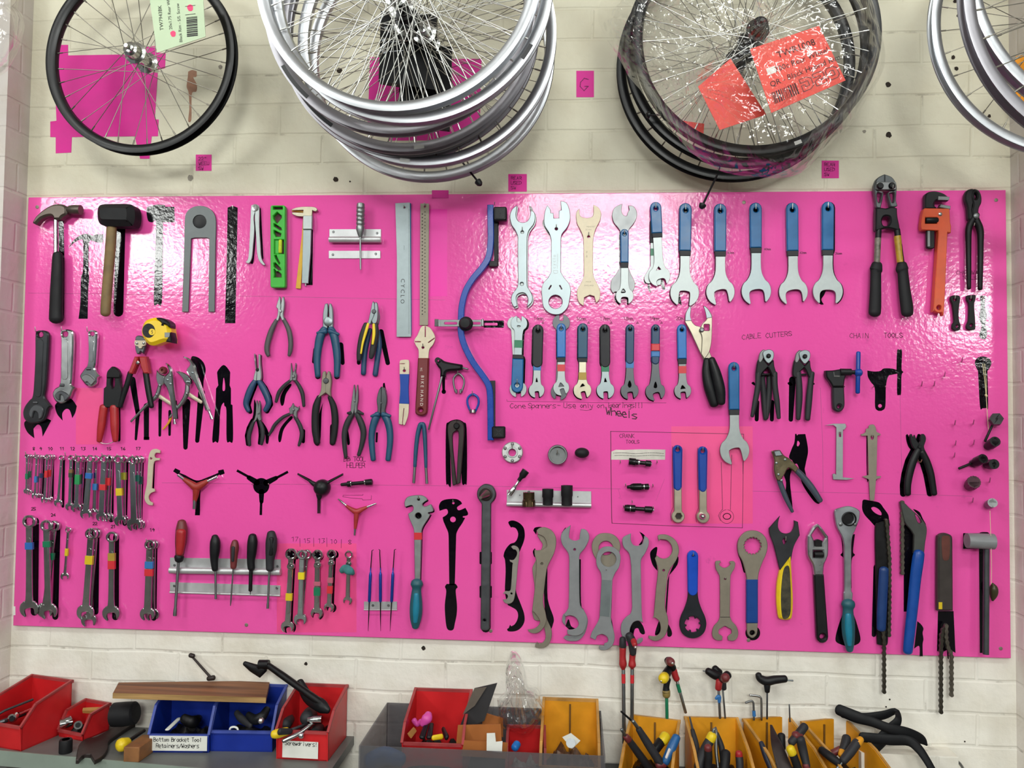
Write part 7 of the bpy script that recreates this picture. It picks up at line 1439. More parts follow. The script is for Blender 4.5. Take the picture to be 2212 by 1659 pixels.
RBIN = M('red_bin_plastic', 'c81f24', 0, .38, .14, 14); BBIN = M('blue_bin_plastic', '0c2a8e', 0, .38, .12, 14); PAPERW = M('white_label_paper', 'e6e6de', 0, .7, .04, 30)
RIMR = M('scuffed_red_rim', 'a23a3c', 0, .5, .2, 30); RIMB = M('scuffed_blue_rim', '3c4c9c', 0, .5, .2, 30); RIMA = M('scuffed_amber_rim', 'bd8b45', 0, .55, .25, 30)
def bin_(lab, x, y, rot, w, dep, h, hf, zs, mat, h2=.8, k=.72, label=None, rib=False, name='storage_bin', group=None, hand=False, t=.0028):
    r = math.radians(rot); u = Vector((math.cos(r), math.sin(r), 0)); f = Vector((math.sin(r), -math.cos(r), 0)); O = Vector((x, y, zs)); z = Vector((0, 0, 1))
    prof = [(0, 0), (0, h), (k * dep, h * h2), (dep, hf), (dep * .97, 0)]
    g = hexa(O, u * w, f * t, z * h) + hexa(O + f * (dep * .97 - t), u * w, f * t + z * 0, z * hf) + hexa(O, u * w, f * dep * .97, z * t)
    for k0 in (t, w): g += plate3([prof], O + u * k0, f, z, -u, t, .0004)
    lipw = .006
    rim = hexa(O - u * .003 + z * (h - .006) - f * .003, u * (w + .006), f * .006, z * .007)
    for k0, sgn in ((0, -1), (w, 1)):
        a, b, c = O + u * k0 + z * h, O + u * k0 + f * (k * dep) + z * (h * h2), O + u * k0 + f * dep + z * hf
        o = u * (sgn * lipw * .5)
        for p, q in ((a, b), (b, c)):
            d = q - p; nrm = d.normalized().cross(u).normalized()
            rim += hexa(p - u * .003 - nrm * .002, u * .006, d, nrm * .0045)
    rim += hexa(O + f * (dep * .97 - .002) + z * (hf - .005), u * w, f * .006, z * .006)
    parts = [('body', g, mat), ('rim', rim, {RBIN: RIMR, BBIN: RIMB}.get(mat, RIMA))]
    if rib: parts.append(('rib', hexa(O + u * (w * .48) + f * t, u * .004, f * .003, z * (h * .92)), M('rusty_seam', '6e4a14', 0, .6)))
    if label:
        o = O + f * (dep * .97 + .0042) + u * label[1] + z * label[2]
        lb = hexa(o, u * label[3], f * .0008, z * label[4]); tx = G()
        for row, (s, dx, dz, hh) in enumerate(label[0]):
            for i, ch in enumerate(s):
                for st in GL.get(ch, '').split('|'):
                    if not st: continue
                    pt = [(dx + i * hh * .62 + (int(q[0]) + random.uniform(-.2, .2)) * hh / 7, dz + (int(q[1]) - 2 + random.uniform(-.2, .2)) * hh / 6) for q in st.split()]
                    for a, b in zip(pt, pt[1:]):
                        l = math.hypot(b[0] - a[0], b[1] - a[1]) or 1; nx, nz = -(b[1] - a[1]) / l * .0006, (b[0] - a[0]) / l * .0006
                        tx.add([o + f * .0012 + u * (p[0] + s_ * nx) + z * (p[1] + s_ * nz) for p, s_ in ((a, 1), (b, 1), (b, -1), (a, -1))], [[0, 1, 2, 3]])
        parts.append(('label_card', lb, PAPERW, {'sub': [('handwriting', tx, INKB)]}))
    if hand: parts.append(('pull_recess', plate3([[(.012 + .5 * (w - .024) * (1 + math.cos(a)), hf * .42 + .008 * math.sin(a)) for a in [2 * PI * q / 20 for q in range(20)]]], O + f * (dep * .97), u, z, f, .0006, .0001), OILED))
    thing(name, lab, 'bin', parts, group)
    return O, u, f
def heap(lab, O, u, f, w, dep, hgt, mat, seed=0, name='small_parts'):
    """oddments filling the foot of a bin"""
    g = G(); n, m = 16, 16
    for i in range(n + 1):
        for j in range(m + 1):
            a, b = i / n, j / m; e = min(1, 6 * min(a, 1 - a), 6 * min(b, 1 - b))
            h = hgt * (0.55 + .55 * noise.noise(Vector((a * 7 + seed, b * 7, seed * 1.3)))) * e + .001
            g.v.append(O + u * (.006 + a * (w - .012)) + f * (.006 + b * (dep - .016)) + Vector((0, 0, .003 + h)))
    for i in range(n):
        for j in range(m):
            a = i * (m + 1) + j; g.f.append([a, a + m + 1, a + m + 2, a + 1])
    thing(name, lab, 'small parts', [('heap', g, mat)], None, 'stuff')
SCRAP = M('oily_scrap', '1f1d1d', .5, .45, .5, 90)
def TU(txt, Y, flat=1.0, sm=True, rnd=True, n=12):
    """round bar through survey points 'x,y,r[,Y]' standing Y metres off the wall plane"""
    o = []
    for q in txt.split():
        p = [float(v) for v in q.split(',')]; yy = p[3] if len(p) > 3 else Y
        o.append((at_y(p[0], p[1], yy), p[2] * mpp(p[0], p[1], -yy * 1000)))
    return tubew(o, n, flat, sm, rnd, Vector((0.05, -1, 0.1)))
RB = 'red storage bins'; BB = 'blue storage bins'; AB = 'amber storage bins'
b = bin_('big red storage bin with long sockets at the far left end of the shelf', .052, .008, -14, .128, .145, .122, .056, ZS, RBIN, group=RB)
heap('dark oddments filling the foot of the leftmost red bin', *b, .128, .14, .03, SCRAP, 1)
thing('socket_bar', 'upper dark extension bar lying in the leftmost red bin', 'socket bar', [('bar', TU('-60,870,14,-.12 60,800,14,-.10 390,670,14,-.05', -.1, 1, False), DARKST)])
thing('box_spanner', 'bright tubular socket spanner pointing out of the leftmost red bin', 'spanner', [('tube', TU('142,897,52,-.125 150,892,52,-.122 190,860,40,-.11 215,845,22,-.10 370,790,20,-.05', -.1, 1, False, False), CHROME), ('socket_hole', TU('140,898,34,-.1265 143,897,34,-.1255', -.12, 1, False, False), BLACK)])
thing('box_spanner', 'dark tubular spanner at the picture edge in the leftmost red bin', 'spanner', [('tube', TU('-30,960,30,-.125 40,930,26,-.12 300,840,20,-.06', -.1, 1, False, False), DARKST)])
b = bin_('small red storage bin holding silver sockets, second from the left', .196, .009, -17, .078, .080, .066, .017, ZS, RBIN, h2=.86, group=RB)
heap('dark oddments under the silver sockets in the small red bin', *b, .078, .075, .016, SCRAP, 2)
SKT = 'silver sockets in the small red bin'
thing('socket', 'bigger silver socket lying in the small red bin', 'socket', [('body', TU('712,960,62,-.058 770,950,62,-.052 780,945,70,-.05 840,920,68,-.04', -.05, 1, False, False), CHROME)], SKT)
thing('socket', 'silver square-drive socket behind the bigger one in the small red bin', 'socket', [('body', TU('650,940,40,-.06 700,910,44,-.05 730,895,44,-.04', -.05, 1, False, False), CHD)], SKT)
thing('socket', 'silver socket facing forward at the right of the small red bin', 'socket', [('body', TU('932,975,48,-.078 936,970,50,-.07 940,965,46,-.045', -.06, 1, False, False), CHROME), ('socket_hole', TU('931,976,30,-.0795 932,975,30,-.0785', -.07, 1, False, False), BLACK)], SKT)
thing('cardboard_piece', 'brown card scrap at the back of the small red bin', 'card', [('card', TU('990,800,30,-.02 1080,800,36,-.02 1200,790,30,-.02', -.02, .4, False, False, 4), M('brown_card', 'a9773a', 0, .7, .15, 20))])
# loose things on the shelf
def flat_on(out, z, t, mat_b=.0015):
    fr = [(lambda w: (w.x, -w.y))(at_z(p[0], p[1], z + t)) for p in out]
    return plate3([[(x, -y) for x, y in fr]], Vector((0, 0, z)), Vector((1, 0, 0)), Vector((0, 1, 0)), Vector((0, 0, 1)), t, mat_b)
thing('open_spanner', 'huge blackened open spanner lying diagonally on the shelf', 'spanner', [('body', flat_on(P('905,1390* 930,1250 960,1180 1040,1130 1150,1110 1330,1010 1500,920 1640,850 1690,800 1760,784* 1750,830 1810,860* 1780,910 1600,960 1400,1090 1300,1170 1290,1250 1230,1340 1130,1400* 1080,1320* 1000,1330 940,1390*'), ZS, .009), PIN)])
def upright(x, y, r, h, z=ZS): 
    p = at_z(x, y, z); return rod(p + Vector((0, 0, 0)), p + Vector((0, 0, h)), [(0, r * .95), (.05, r), (.9, r), (1, r * .9), (1, r * .6), (.6, r * .58), (.59, .0006)], 18)
thing('round_plug', 'small black cap standing at the front of the shelf beside the small red bin', 'cap', [('plug', upright(782, 1300, .0145, .030), RUBBER)])
thing('round_cup', 'big black rubber cup lying behind the huge spanner', 'cup', [('cup', TU('1352,850,120,-.045 1362,850,138,-.045 1480,845,142,-.045 1610,830,132,-.045 1628,828,110,-.045', -.045, 1, False, False, 20), RUBBER)])
thing('screwdriver', 'screwdriver with a round yellow end lying on the shelf beside the wood block', 'screwdriver', [('handle', TU('1440,1215,78,-.155 1470,1205,80,-.15 1520,1180,60,-.14', -.15), YELLOW), ('blade', TU('1520,1175,22,-.14 1720,1040,22,-.07', -.1, 1, False), PIN)])
a = at_z(1470, 1418, ZS); b2 = at_z(1658, 1424, ZS)
thing('wood_block', 'short square block of wood standing end-on at the shelf front', 'wood block', [('block', hexa(a, b2 - a, Vector((.004, .075, 0)), Vector((0, 0, .034))), M('raw_brown_wood', '8a5c34', 0, .65, .3, 30), {'bevel': .002})])
F(240, 1390, 3.95)
b = bin_('blue storage bin labelled with handwriting, left of the blue pair', .427, -.010, 5, .139, .128, .118, .042, ZS, BBIN, h2=.82, label=((('Bottom Bracket Tool', .010, .021, .0095), ('Retainers/Washers', .016, .007, .0095)), .002, .006, .134, .034), group=BB)
heap('dark tool oddments in the labelled blue bin', *b, .138, .12, .035, SCRAP, 3)
thing('plastic_strip', 'white strip lying in the labelled blue bin', 'strip', [('strip', TU('480,735,20,-.125 580,640,20,-.06', -.1, .4, False), PAPERW)])
thing('bracket', 'dark lump of metal in the labelled blue bin', 'bracket', [('bracket', TU('620,640,40,-.09 690,670,52,-.09 740,640,40,-.06', -.08, .8), OILED)])
b = bin_('unlabelled blue storage bin, right of the labelled one', .568, .006, 4, .145, .122, .119, .048, ZS, BBIN, h2=.82, group=BB)
heap('dark oddments in the unlabelled blue bin', *b, .145, .115, .03, SCRAP, 4)
thing('bracket', 'black curved bracket with a silver bolt in the unlabelled blue bin', 'bracket', [('bracket', TU('1170,610,30,-.08 1230,650,44,-.09 1290,620,40,-.09 1330,560,30,-.07', -.08, .8), BLACK), ('bolt', TU('1278,660,26,-.118 1282,655,26,-.108', -.11, 1, False), NAIL)])
thing('lever', 'grey lever left of the silver-bolted bracket in the unlabelled blue bin', 'lever', [('lever', TU('1070,590,26,-.06 1110,640,34,-.07 1190,700,26,-.09', -.08, .7), CHAR)])
thing('washer', 'white ring lying at the front of the unlabelled blue bin', 'washer', [('ring', TU('1010,745,8,-.1 1020,720,9,-.1 1048,712,9,-.1 1075,722,9,-.1 1084,745,8,-.1', -.1), WHITE)])
b = bin_('red storage bin labelled with handwriting, at the right end of the shelf', .746, .008, -1, .122, .150, .126, .066, ZS, RBIN, h2=.80, label=((('Screwdrivers!', .006, .028, .0095),), .016, .006, .084, .038), group=RB)
heap('dark oddments in the labelled red bin', *b, .122, .14, .05, SCRAP, 5)
thing('ratchet', 'chrome ratchet handle lying across the labelled red bin', 'ratchet', [('handle', TU('1470,832,18,-.165 1620,760,19,-.145 1760,655,20,-.11', -.13, 1, False), CHD), ('head', TU('1680,655,22,-.12 1735,650,34,-.12 1800,650,34,-.12', -.12, 1, False, False), CHROME), ('thumb_wheel', TU('1622,785,26,-.15 1626,782,26,-.14', -.14, 1, False), CHROME)])
thing('screwdriver', 'yellow-handled screwdriver poking out of the labelled red bin', 'screwdriver', [('handle', TU('1385,775,34,-.16 1420,770,40,-.155 1500,750,34,-.14', -.15), YELLOW), ('grip_band', TU('1440,752,30,-.165 1530,750,26,-.145', -.15, .7), CHAR), ('blade', TU('1530,740,14,-.14 1690,680,12,-.10', -.12, 1, False), DARKST)])
for k, (x, y, r) in enumerate(((1485, 690, 50), (1670, 640, 60), (1740, 770, 52))):
    thing('grip', ('dark round grip behind the yellow screwdriver in the labelled red bin', 'dark round grip under the chrome ratchet head in the labelled red bin', 'dark round grip at the right front of the labelled red bin')[k], 'grip', [('grip', TU('%d,%d,%d,-.10 %d,%d,%d,-.05' % (x, y, r, x + 30, y - 40, r), -.08), CHAR)])
thing('tyre_pump', 'long black pump tool rising out of the labelled red bin', 'pump', [
    ('barrel', TU('1345,190,26,-.04 1480,285,30,-.05 1640,400,30,-.07 1790,505,32,-.09', -.05, 1, False), OILED), ('head', TU('1262,180,40,-.035 1345,180,40,-.035', -.04, 1, False, False), OILED),
    ('nozzle', TU('1140,170,20,-.03 1200,205,36,-.03 1275,240,52,-.035 1285,215,50,-.035', -.03, .6, False), OILED), ('grip', TU('1610,330,34,-.045 1680,460,50,-.06 1790,530,60,-.09 1850,570,30,-.10', -.07, .7), BLACK)])
thing('skewer', 'thin dark bolt rod leaning on the wall above the wood plank', 'wheel skewer', [('rod', TU('690,110,9,-.004 850,290,11,-.02', -.01, 1, False), PIN), ('nut', TU('676,100,20,-.004 702,108,20,-.004', -.004, 1, False), PIN), ('foot', TU('830,300,20,-.02 875,292,22,-.02', -.02), PIN)])
ZP = -.122
q = [at_z(x, y, ZP) for x, y in ((85, 318), (1370, 303), (1338, 446), (38, 408))]
for p in q: p.y -= .012
dz = Vector((0, 0, -.013))
def grain(name, c0, c1, sx=3, sz=60):
    m = bpy.data.materials.new(name); m.use_nodes = True; nt = m.node_tree; L = nt.links; bs = nt.nodes['Principled BSDF']; nd = lambda t: nt.nodes.new(t)
    geo = nd('ShaderNodeNewGeometry'); mp = nd('ShaderNodeMapping'); mp.inputs['Scale'].default_value = (sx, sz, sz); L.new(geo.outputs['Position'], mp.inputs[0])
    n = nd('ShaderNodeTexNoise'); n.inputs['Scale'].default_value = 1; n.inputs['Detail'].default_value = 6; n.inputs['Distortion'].default_value = .6; L.new(mp.outputs[0], n.inputs['Vector'])
    cr = nd('ShaderNodeValToRGB'); cr.color_ramp.elements[0].position = .35; cr.color_ramp.elements[0].color = srgb(c0); cr.color_ramp.elements[1].position = .68; cr.color_ramp.elements[1].color = srgb(c1)
    L.new(n.outputs['Fac'], cr.inputs[0]); L.new(cr.outputs[0], bs.inputs['Base Color']); bs.inputs['Roughness'].default_value = .6
    return m
ed = G().add([q[3] + Vector((0, -.0004, 0)), q[2] + Vector((0, -.0004, 0)), q[2] + dz + Vector((0, -.0004, 0)), q[3] + dz + Vector((0, -.0004, 0))], [[3, 2, 1, 0]])
thing('wood_plank', 'long brown plank lying across the two blue bins', 'plank', [('plank', G().add(q + [p + dz for p in q], [[3, 2, 1, 0], [4, 5, 6, 7]] + [[i, (i + 1) % 4, (i + 1) % 4 + 4, i + 4] for i in range(4)]), grain('brown_plank', '5e351c', '96603a'), {'bevel': .0012}), ('sawn_edge', ed, grain('sawn_edge', '8a6a3e', 'c09a62', 4, 80))])

# ---------------------------------------------------------------- smoky tub with its contents
def smoky():
    m = bpy.data.materials.new('smoky_clear_plastic'); m.use_nodes = True; nt = m.node_tree; L = nt.links; nt.nodes.clear(); nd = lambda t: nt.nodes.new(t)
    out = nd('ShaderNodeOutputMaterial'); tr = nd('ShaderNodeBsdfTransparent'); tr.inputs[0].default_value = (.74, .73, .75, 1)
    b = nd('ShaderNodeBsdfPrincipled'); b.inputs['Base Color'].default_value = srgb('737376'); b.inputs['Roughness'].default_value = .25
    n = nd('ShaderNodeTexNoise'); n.inputs['Scale'].default_value = 9; mr = nd('ShaderNodeMapRange'); mr.inputs[3].default_value = .25; mr.inputs[4].default_value = .5; L.new(n.outputs['Fac'], mr.inputs[0])
    mx = nd('ShaderNodeMixShader'); L.new(mr.outputs[0], mx.inputs[0]); L.new(tr.outputs[0], mx.inputs[1]); L.new(b.outputs[0], mx.inputs[2]); L.new(mx.outputs[0], out.inputs[0])
    return m
F(760, 1390, 3.95)
tx0, tx1, ty0, ty1, tz = .968, 1.492, -.262, .008, -.159
t = .003
g = box(tx0, tx1, ty1 - t, ty1, ZB, tz) + box(tx0, tx0 + t, ty0, ty1 - t, ZB, tz) + box(tx1 - t, tx1, ty0, ty1 - t, ZB, tz) + box(tx0 + t, tx1 - t, ty0, ty0 + t, ZB, tz) + box(tx0 + t, tx1 - t, ty0 + t, ty1 - t, ZB, ZB + t)
thing('plastic_tub', 'smoky grey see-through tub holding bins and cardboard in the centre below the board', 'tub', [('tub', g, smoky())])
ZT = ZB + t
b = bin_('red storage bin with a dark pull recess, inside the smoky tub', 1.040, .000, 1, .137, .175, .163, .098, ZT, RBIN, h2=.80, k=.8, group=RB, hand=True)
heap('black levers and oddments filling the red bin in the tub', *b, .137, .165, .075, SCRAP, 6)
thing('brake_lever', 'pink plastic lever lying in the red bin in the tub', 'lever', [('lever', TU('600,690,26,-.10 640,640,44,-.10 655,600,30,-.09', -.1, .6), M('pink_plastic', 'd84fa8', 0, .4)), ('cap', TU('530,655,24,-.09 560,690,22,-.09 590,660,20,-.09', -.09, .8), M('pink_plastic'))])
for k, (x0, y0, x1, y1) in enumerate(((640, 680, 600, 800), (680, 690, 660, 800), (780, 730, 810, 800))):
    thing('lever', 'black lever %s in the red bin in the tub' % ('under the pink one', 'right of the pink one', 'behind the yellow clip')[k], 'lever', [('lever', TU('%d,%d,20,-.09 %d,%d,26,-.14' % (x0, y0, x1, y1), -.1, .7, False), BLACK)])
thing('clip', 'yellow clip at the front of the red bin in the tub', 'clip', [('clip', TU('695,805,22,-.15 765,795,24,-.14', -.15, .6, False), YELLOW)])
thing('cardboard_piece', 'brown card sliver at the left of the red bin in the tub', 'card', [('card', TU('490,790,26,-.15 540,730,22,-.12', -.14, .2, False, False, 4), M('brown_card'))])
TANC = M('tan_cardboard', 'a8632a', 0, .75, .12, 18)
CP = 'brown cardboard pieces in the tub'
for lab, c in (('upright brown cardboard piece at the back of the tub under the leather', [(1120, 590), (1290, 640), (1290, 800), (1110, 740), -.08]), ('wide brown cardboard flap in the middle of the tub', [(905, 700), (1270, 690), (1280, 860), (890, 860), -.14]), ('low brown cardboard piece at the front of the tub beside the white card', [(960, 830), (1330, 850), (1320, 985), (930, 960), -.19])):
    thing('cardboard_piece', lab, 'card', [('card', slab(c[:4], c[4], .004), TANC)], CP)
thing('white_card', 'L-shaped white card standing among the brown cardboard', 'card', [('card', sheet(P('1152,765* 1222,762* 1230,838* 1286,832* 1282,930* 1150,912*'), -.205, .002), WHITE)])
LEA = M('black_leather', '2b2a2c', 0, .6, .15, 30)
thing('leather_piece', 'folded black leather offcut leaning right of the red bin in the tub', 'leather', [('flap', slab([(1045, 385), (1240, 340), (1130, 660), (905, 750)], -.10, .004), LEA), ('turned_edge', slab([(1045, 385), (1150, 372), (1050, 530), (945, 610)], -.105, .002), M('leather_back', '5f554c', 0, .7))])
b = bin_('small red bin under the clear bag in the smoky tub', 1.272, -.060, 3, .086, .11, .105, .050, ZT, RBIN, group=RB)
heap('white packets in the small red bin in the tub', *b, .086, .10, .05, M('pale_packets', 'b4b4b0', 0, .5, .35, 60), 7)
thing('bottle_cap', 'blue bottle cap in the small red bin in the tub', 'cap', [('cap', TU('1390,890,34,-.15 1410,860,34,-.14', -.15, 1, False), M('cap_blue', '1672c4', 0, .4))])
def rad_cone(a): return 190 + 60 * max(0, math.sin(a)) + 270 * math.exp(-((a - 4.58) / .30) ** 2) + 14 * math.sin(6 * a)
thing('plastic_bag', 'peaked clear plastic bag standing on the small red bin in the tub', 'bag', [('bag', film(1440, 520, rad_cone, -.13, -.06, .014, 40, 110, 5.0, ((1420, 300, 330, 6, 4),)), FILM2)])
b = bin_('amber bin with coins and washers in the smoky tub', 1.354, .000, 0, .128, .205, .152, .072, ZT, AMBER, h2=.72, k=.78, rib=True, group=AB)
heap('grey and rusty scrap washers filling the amber bin in the tub', *b, .128, .195, .075, M('rusty_scrap', '6e5a4c', .4, .5, .5, 70), 8)
thing('washer', 'round grey disc on a white card in the amber bin in the tub', 'washer', [('card', slab([(1795, 800), (1870, 765), (1950, 830), (1880, 900)], -.15, .001), PAPERW), ('disc', TU('1868,850,40,-.152 1868,850,40,-.156', -.15, 1, False, False, 20), M('grey_disc', '8a8d90', .5, .4))])
thing('plastic_bag', 'crumpled blue bag at the foot of the tub', 'bag', [('bag', TU('150,1010,70,-.20 280,960,80,-.20 420,990,60,-.20', -.2, .6), M('blue_bag', '1f5f9e', 0, .4, .2))])

# ---------------------------------------------------------------- amber bins with screwdrivers
ABX = ((1.564, -.012, -13, .112), (1.690, -.012, 3, .122), (1.826, -.012, 17, .116), (1.960, -.014, 21, .116))
for (x, y, r, w), lab in zip(ABX, ('leftmost of four amber bins full of screwdrivers', 'second from left of four amber bins full of screwdrivers', 'third from left of four amber bins full of screwdrivers', 'rightmost of four amber bins, beside the inner tube')):
    b = bin_(lab, x, y, r, w, .175, .118, .045, ZB + .008, AMBER, h2=.70, k=.62, rib=True, group=AB, t=.004)
    heap('dark tools heaped at the foot of the ' + lab.split(' of four')[0] + ' amber bin', *b, w, .165, .04, SCRAP, x)
def handle_tool(name, lab, cat, hp, cap, tip, mat, capm, Y=-.11):
    parts = [('handle', TU(hp, Y, .95), mat)]
    if cap: parts.append(('collar', TU(cap, Y, 1.02, False), capm))
    if tip: parts.append(('blade', TU(tip, Y, 1, False), BRIGHT))
    thing(name, lab, cat, parts)
F(1300, 1340, 5.027)
handle_tool('screwdriver', 'black nut driver with a red collar leaning left in the leftmost amber bin', 'screwdriver', '280,1280,36,-.15 380,1420,42,-.13 520,1610,44,-.11', '262,1262,34,-.152 290,1296,40,-.148', '215,1185,17,-.165 262,1262,17,-.152', CHAR, DKRED)
handle_tool('screwdriver', 'long black screwdriver with a dark red butt across the leftmost amber bin', 'screwdriver', '400,1180,34,-.15 500,1340,44,-.145 650,1570,46,-.14', '610,1570,42,-.142 680,1560,40,-.14', '340,1095,20,-.165 395,1172,20,-.152', CHAR, DKRED)
thing('hex_key', 'black rod slanting over the left edge of the leftmost amber bin', 'hex key', [('rod', TU('210,990,10,-.15 330,1095,12,-.14', -.15, 1, False), OILED)])
thing('screwdriver', 'yellow round-ended handle at the back of the leftmost amber bin', 'screwdriver', [('handle', TU('690,1265,62,-.09 660,1310,56,-.10', -.1), YELLOW), ('grip', TU('640,1320,54,-.10 570,1420,50,-.12', -.1), BLACK)])
thing('screwdriver', 'blue handle with white print standing in the leftmost amber bin', 'screwdriver', [('handle', TU('810,1270,46,-.12 760,1380,52,-.13 690,1540,46,-.14', -.13), M('print_blue', '1d5c96', 0, .4)), ('printing', TU('735,1400,14,-.158 700,1490,14,-.165', -.16, .3, False), M('white_print'))])
thing('awl', 'thin black knife-like tool leaning at the left of the second amber bin', 'awl', [('handle', TU('985,1190,22,-.07 1020,1340,34,-.09 1045,1530,38,-.12', -.09), CHAR), ('blade', TU('955,1050,8,-.04 985,1185,14,-.07', -.05, 1, False), DARKST)])
handle_tool('screwdriver', 'black screwdriver with a yellow collar in the second amber bin', 'screwdriver', '1180,1290,50,-.12 1110,1430,56,-.13 1050,1600,56,-.14', '1200,1250,52,-.12 1175,1300,54,-.12', '1220,1180,16,-.12 1200,1245,16,-.12', CHAR, YELLOW)
handle_tool('screwdriver', 'dark red capped black handle in front of the yellow-collared screwdriver', 'screwdriver', '1155,1400,40,-.15 1160,1500,42,-.15 1150,1620,40,-.15', '1152,1375,40,-.152 1154,1400,42,-.15', None, RUBBER, DKRED)
thing('pliers', 'slim pliers standing right of the yellow-collared screwdriver', 'pliers', [('jaw', TU('1235,1165,12,-.08 1245,1230,22,-.09', -.08), DULL), ('handle', TU('1245,1220,18,-.09 1240,1400,20,-.11 1262,1600,18,-.13', -.1), DULL), ('handle', TU('1250,1225,20,-.09 1300,1380,34,-.10 1320,1560,34,-.12', -.1), CHAR)])
handle_tool('screwdriver', 'thick black handle at the right of the second amber bin', 'screwdriver', '1345,1440,52,-.12 1340,1520,54,-.13 1330,1620,50,-.14', None, None, RUBBER, DKRED)
handle_tool('screwdriver', 'black handle with a bright red cap near the second bin edge', 'screwdriver', '1490,1470,40,-.12 1498,1540,42,-.125 1500,1630,40,-.13', '1488,1440,38,-.12 1490,1475,42,-.12', None, CHAR, RED)
thing('screwdriver', 'upright black handle at the back of the third amber bin', 'screwdriver', [('handle', TU('1950,1250,42,-.09 1960,1390,36,-.10', -.09), RUBBER)])
thing('file', 'broad dark blade slanting across the third amber bin', 'file', [('blade', TU('1840,1140,14,-.07 1900,1350,60,-.12 1990,1620,80,-.16', -.12, .2), PIN)])
thing('screwdriver', 'dark blue handle at the left of the third amber bin', 'screwdriver', [('handle', TU('1730,1330,26,-.09 1790,1480,40,-.11 1850,1620,40,-.13', -.1), M('midnight_grip', '1c2438', 0, .45))])
F(1700, 1400, 4.32)
handle_tool('screwdriver', 'black and dark red handle leaning over between the third and rightmost amber bins', 'screwdriver', '165,730,38,-.13 110,800,40,-.14 40,880,36,-.15', '75,815,38,-.145 120,810,38,-.14', None, CHAR, DKRED)
handle_tool('screwdriver', 'yellow-collared black handle at the front of the third amber bin', 'screwdriver', '45,960,36,-.16 80,1060,38,-.16 110,1140,36,-.16', '30,935,40,-.16 50,980,42,-.16', None, RUBBER, YELLOW)
handle_tool('screwdriver', 'long black handle right of the yellow-collared one in the third amber bin', 'screwdriver', '125,850,42,-.15 150,960,42,-.15 185,1100,34,-.16', '175,1090,34,-.16 190,1125,32,-.16', None, CHAR, DKRED)
handle_tool('screwdriver', 'short black handle at the back of the rightmost amber bin', 'screwdriver', '555,835,40,-.07 545,900,44,-.08 520,960,36,-.09', '518,960,34,-.09 506,1000,30,-.10', None, CHAR, AMBER)
handle_tool('screwdriver', 'black handle with amber ends slanting across the rightmost amber bin', 'screwdriver', '655,880,42,-.11 590,970,44,-.12 525,1050,38,-.13', '690,850,30,-.105 655,885,42,-.11', '520,1060,14,-.13 460,1130,12,-.14', CHAR, AMBER)
handle_tool('screwdriver', 'dark handle lying low at the left of the rightmost amber bin', 'screwdriver', '320,950,34,-.10 400,1010,40,-.12 480,1070,36,-.13', None, None, RUBBER, DKRED)
handle_tool('screwdriver', 'dark red handle behind the slanting amber-ended one', 'screwdriver', '420,985,34,-.08 500,945,34,-.08', None, None, DKRED, DKRED)

# ---------------------------------------------------------------- hex keys standing behind the amber bins
F(1300, 1340, 5.027)
HK = 'T-handled hex keys behind the amber bins'
thing('hex_key', 'red T-handled hex key with red shaft band, leftmost behind the amber bins', 'hex key', [('handle', TU('228,300,38 226,400,36 230,480,42 232,525,24', -.03), RED), ('grip', TU('226,200,34 228,285,40', -.03), CHAR), ('shaft', TU('234,520,20 242,1330,20', -.03, 1, False), DULL), ('tape_band', TU('235,580,22 236,680,22', -.03, 1, False, False), T_RED)], HK)
thing('hex_key', 'red T-handled hex key with tilted black grip, right of the leftmost one', 'hex key', [('handle', TU('335,370,36 330,430,34 330,490,42 330,515,24', -.035), RED), ('grip', TU('295,160,42 330,240,48 338,360,36', -.04), CHAR), ('end_cap', TU('345,225,34,-.06 358,265,30,-.07', -.06), RED), ('short_end', TU('362,285,16,-.075 366,295,16,-.085', -.08, 1, False), NAIL), ('shaft', TU('330,510,20 328,1100,20', -.03, 1, False), DULL), ('tape_band', TU('330,590,22 330,680,22', -.03, 1, False, False), T_RED)], HK)
thing('hex_key', 'yellow and black T-handled hex key with a green shaft', 'hex key', [('end_cap', TU('668,632,56,-.075 680,615,56,-.06', -.07), YELLOW), ('short_end', TU('645,660,14,-.08 650,655,14,-.075', -.08, 1, False), NAIL), ('grip', TU('690,600,50,-.055 730,530,44,-.035', -.05), BLACK), ('stem', TU('715,640,36 700,720,34 700,780,44', -.03), BLACK), ('collar', TU('700,770,44 702,815,42', -.03), M('old_gold', '8f7a42', 0, .5)), ('shaft', TU('704,830,18 708,1060,18', -.03, 1, False), T_GREEN)], HK)
thing('hex_key', 'maroon-capped T-handled hex key leaning right with a green band', 'hex key', [('end_cap', TU('750,455,46,-.065 735,445,48,-.05', -.06), DKRED), ('short_end', TU('768,466,16,-.078 764,463,16,-.07', -.07, 1, False), NAIL), ('grip', TU('715,430,40,-.04 770,520,42,-.035', -.04), OILED), ('stem', TU('780,540,36 800,610,36 815,640,34', -.03), RED), ('shaft', TU('815,655,17 910,1000,17', -.03, 1, False), CHD), ('tape_band', TU('822,690,20 848,780,20', -.03, 1, False, False), T_GREEN)], HK)
thing('hex_key', 'all black T-handled hex key at the left of the crossed pair', 'hex key', [('grip', TU('1150,550,38 1220,590,48 1290,620,44', -.03), OILED), ('grip_arm', TU('1225,520,36 1275,570,42', -.02), OILED), ('short_end', TU('1100,548,8 1135,556,8', -.03, 1, False), DULL), ('stem', TU('1315,640,34 1325,740,30', -.02), CHAR), ('shaft', TU('1315,760,10 1340,1060,10', -.02, 1, False), DULL)], HK)
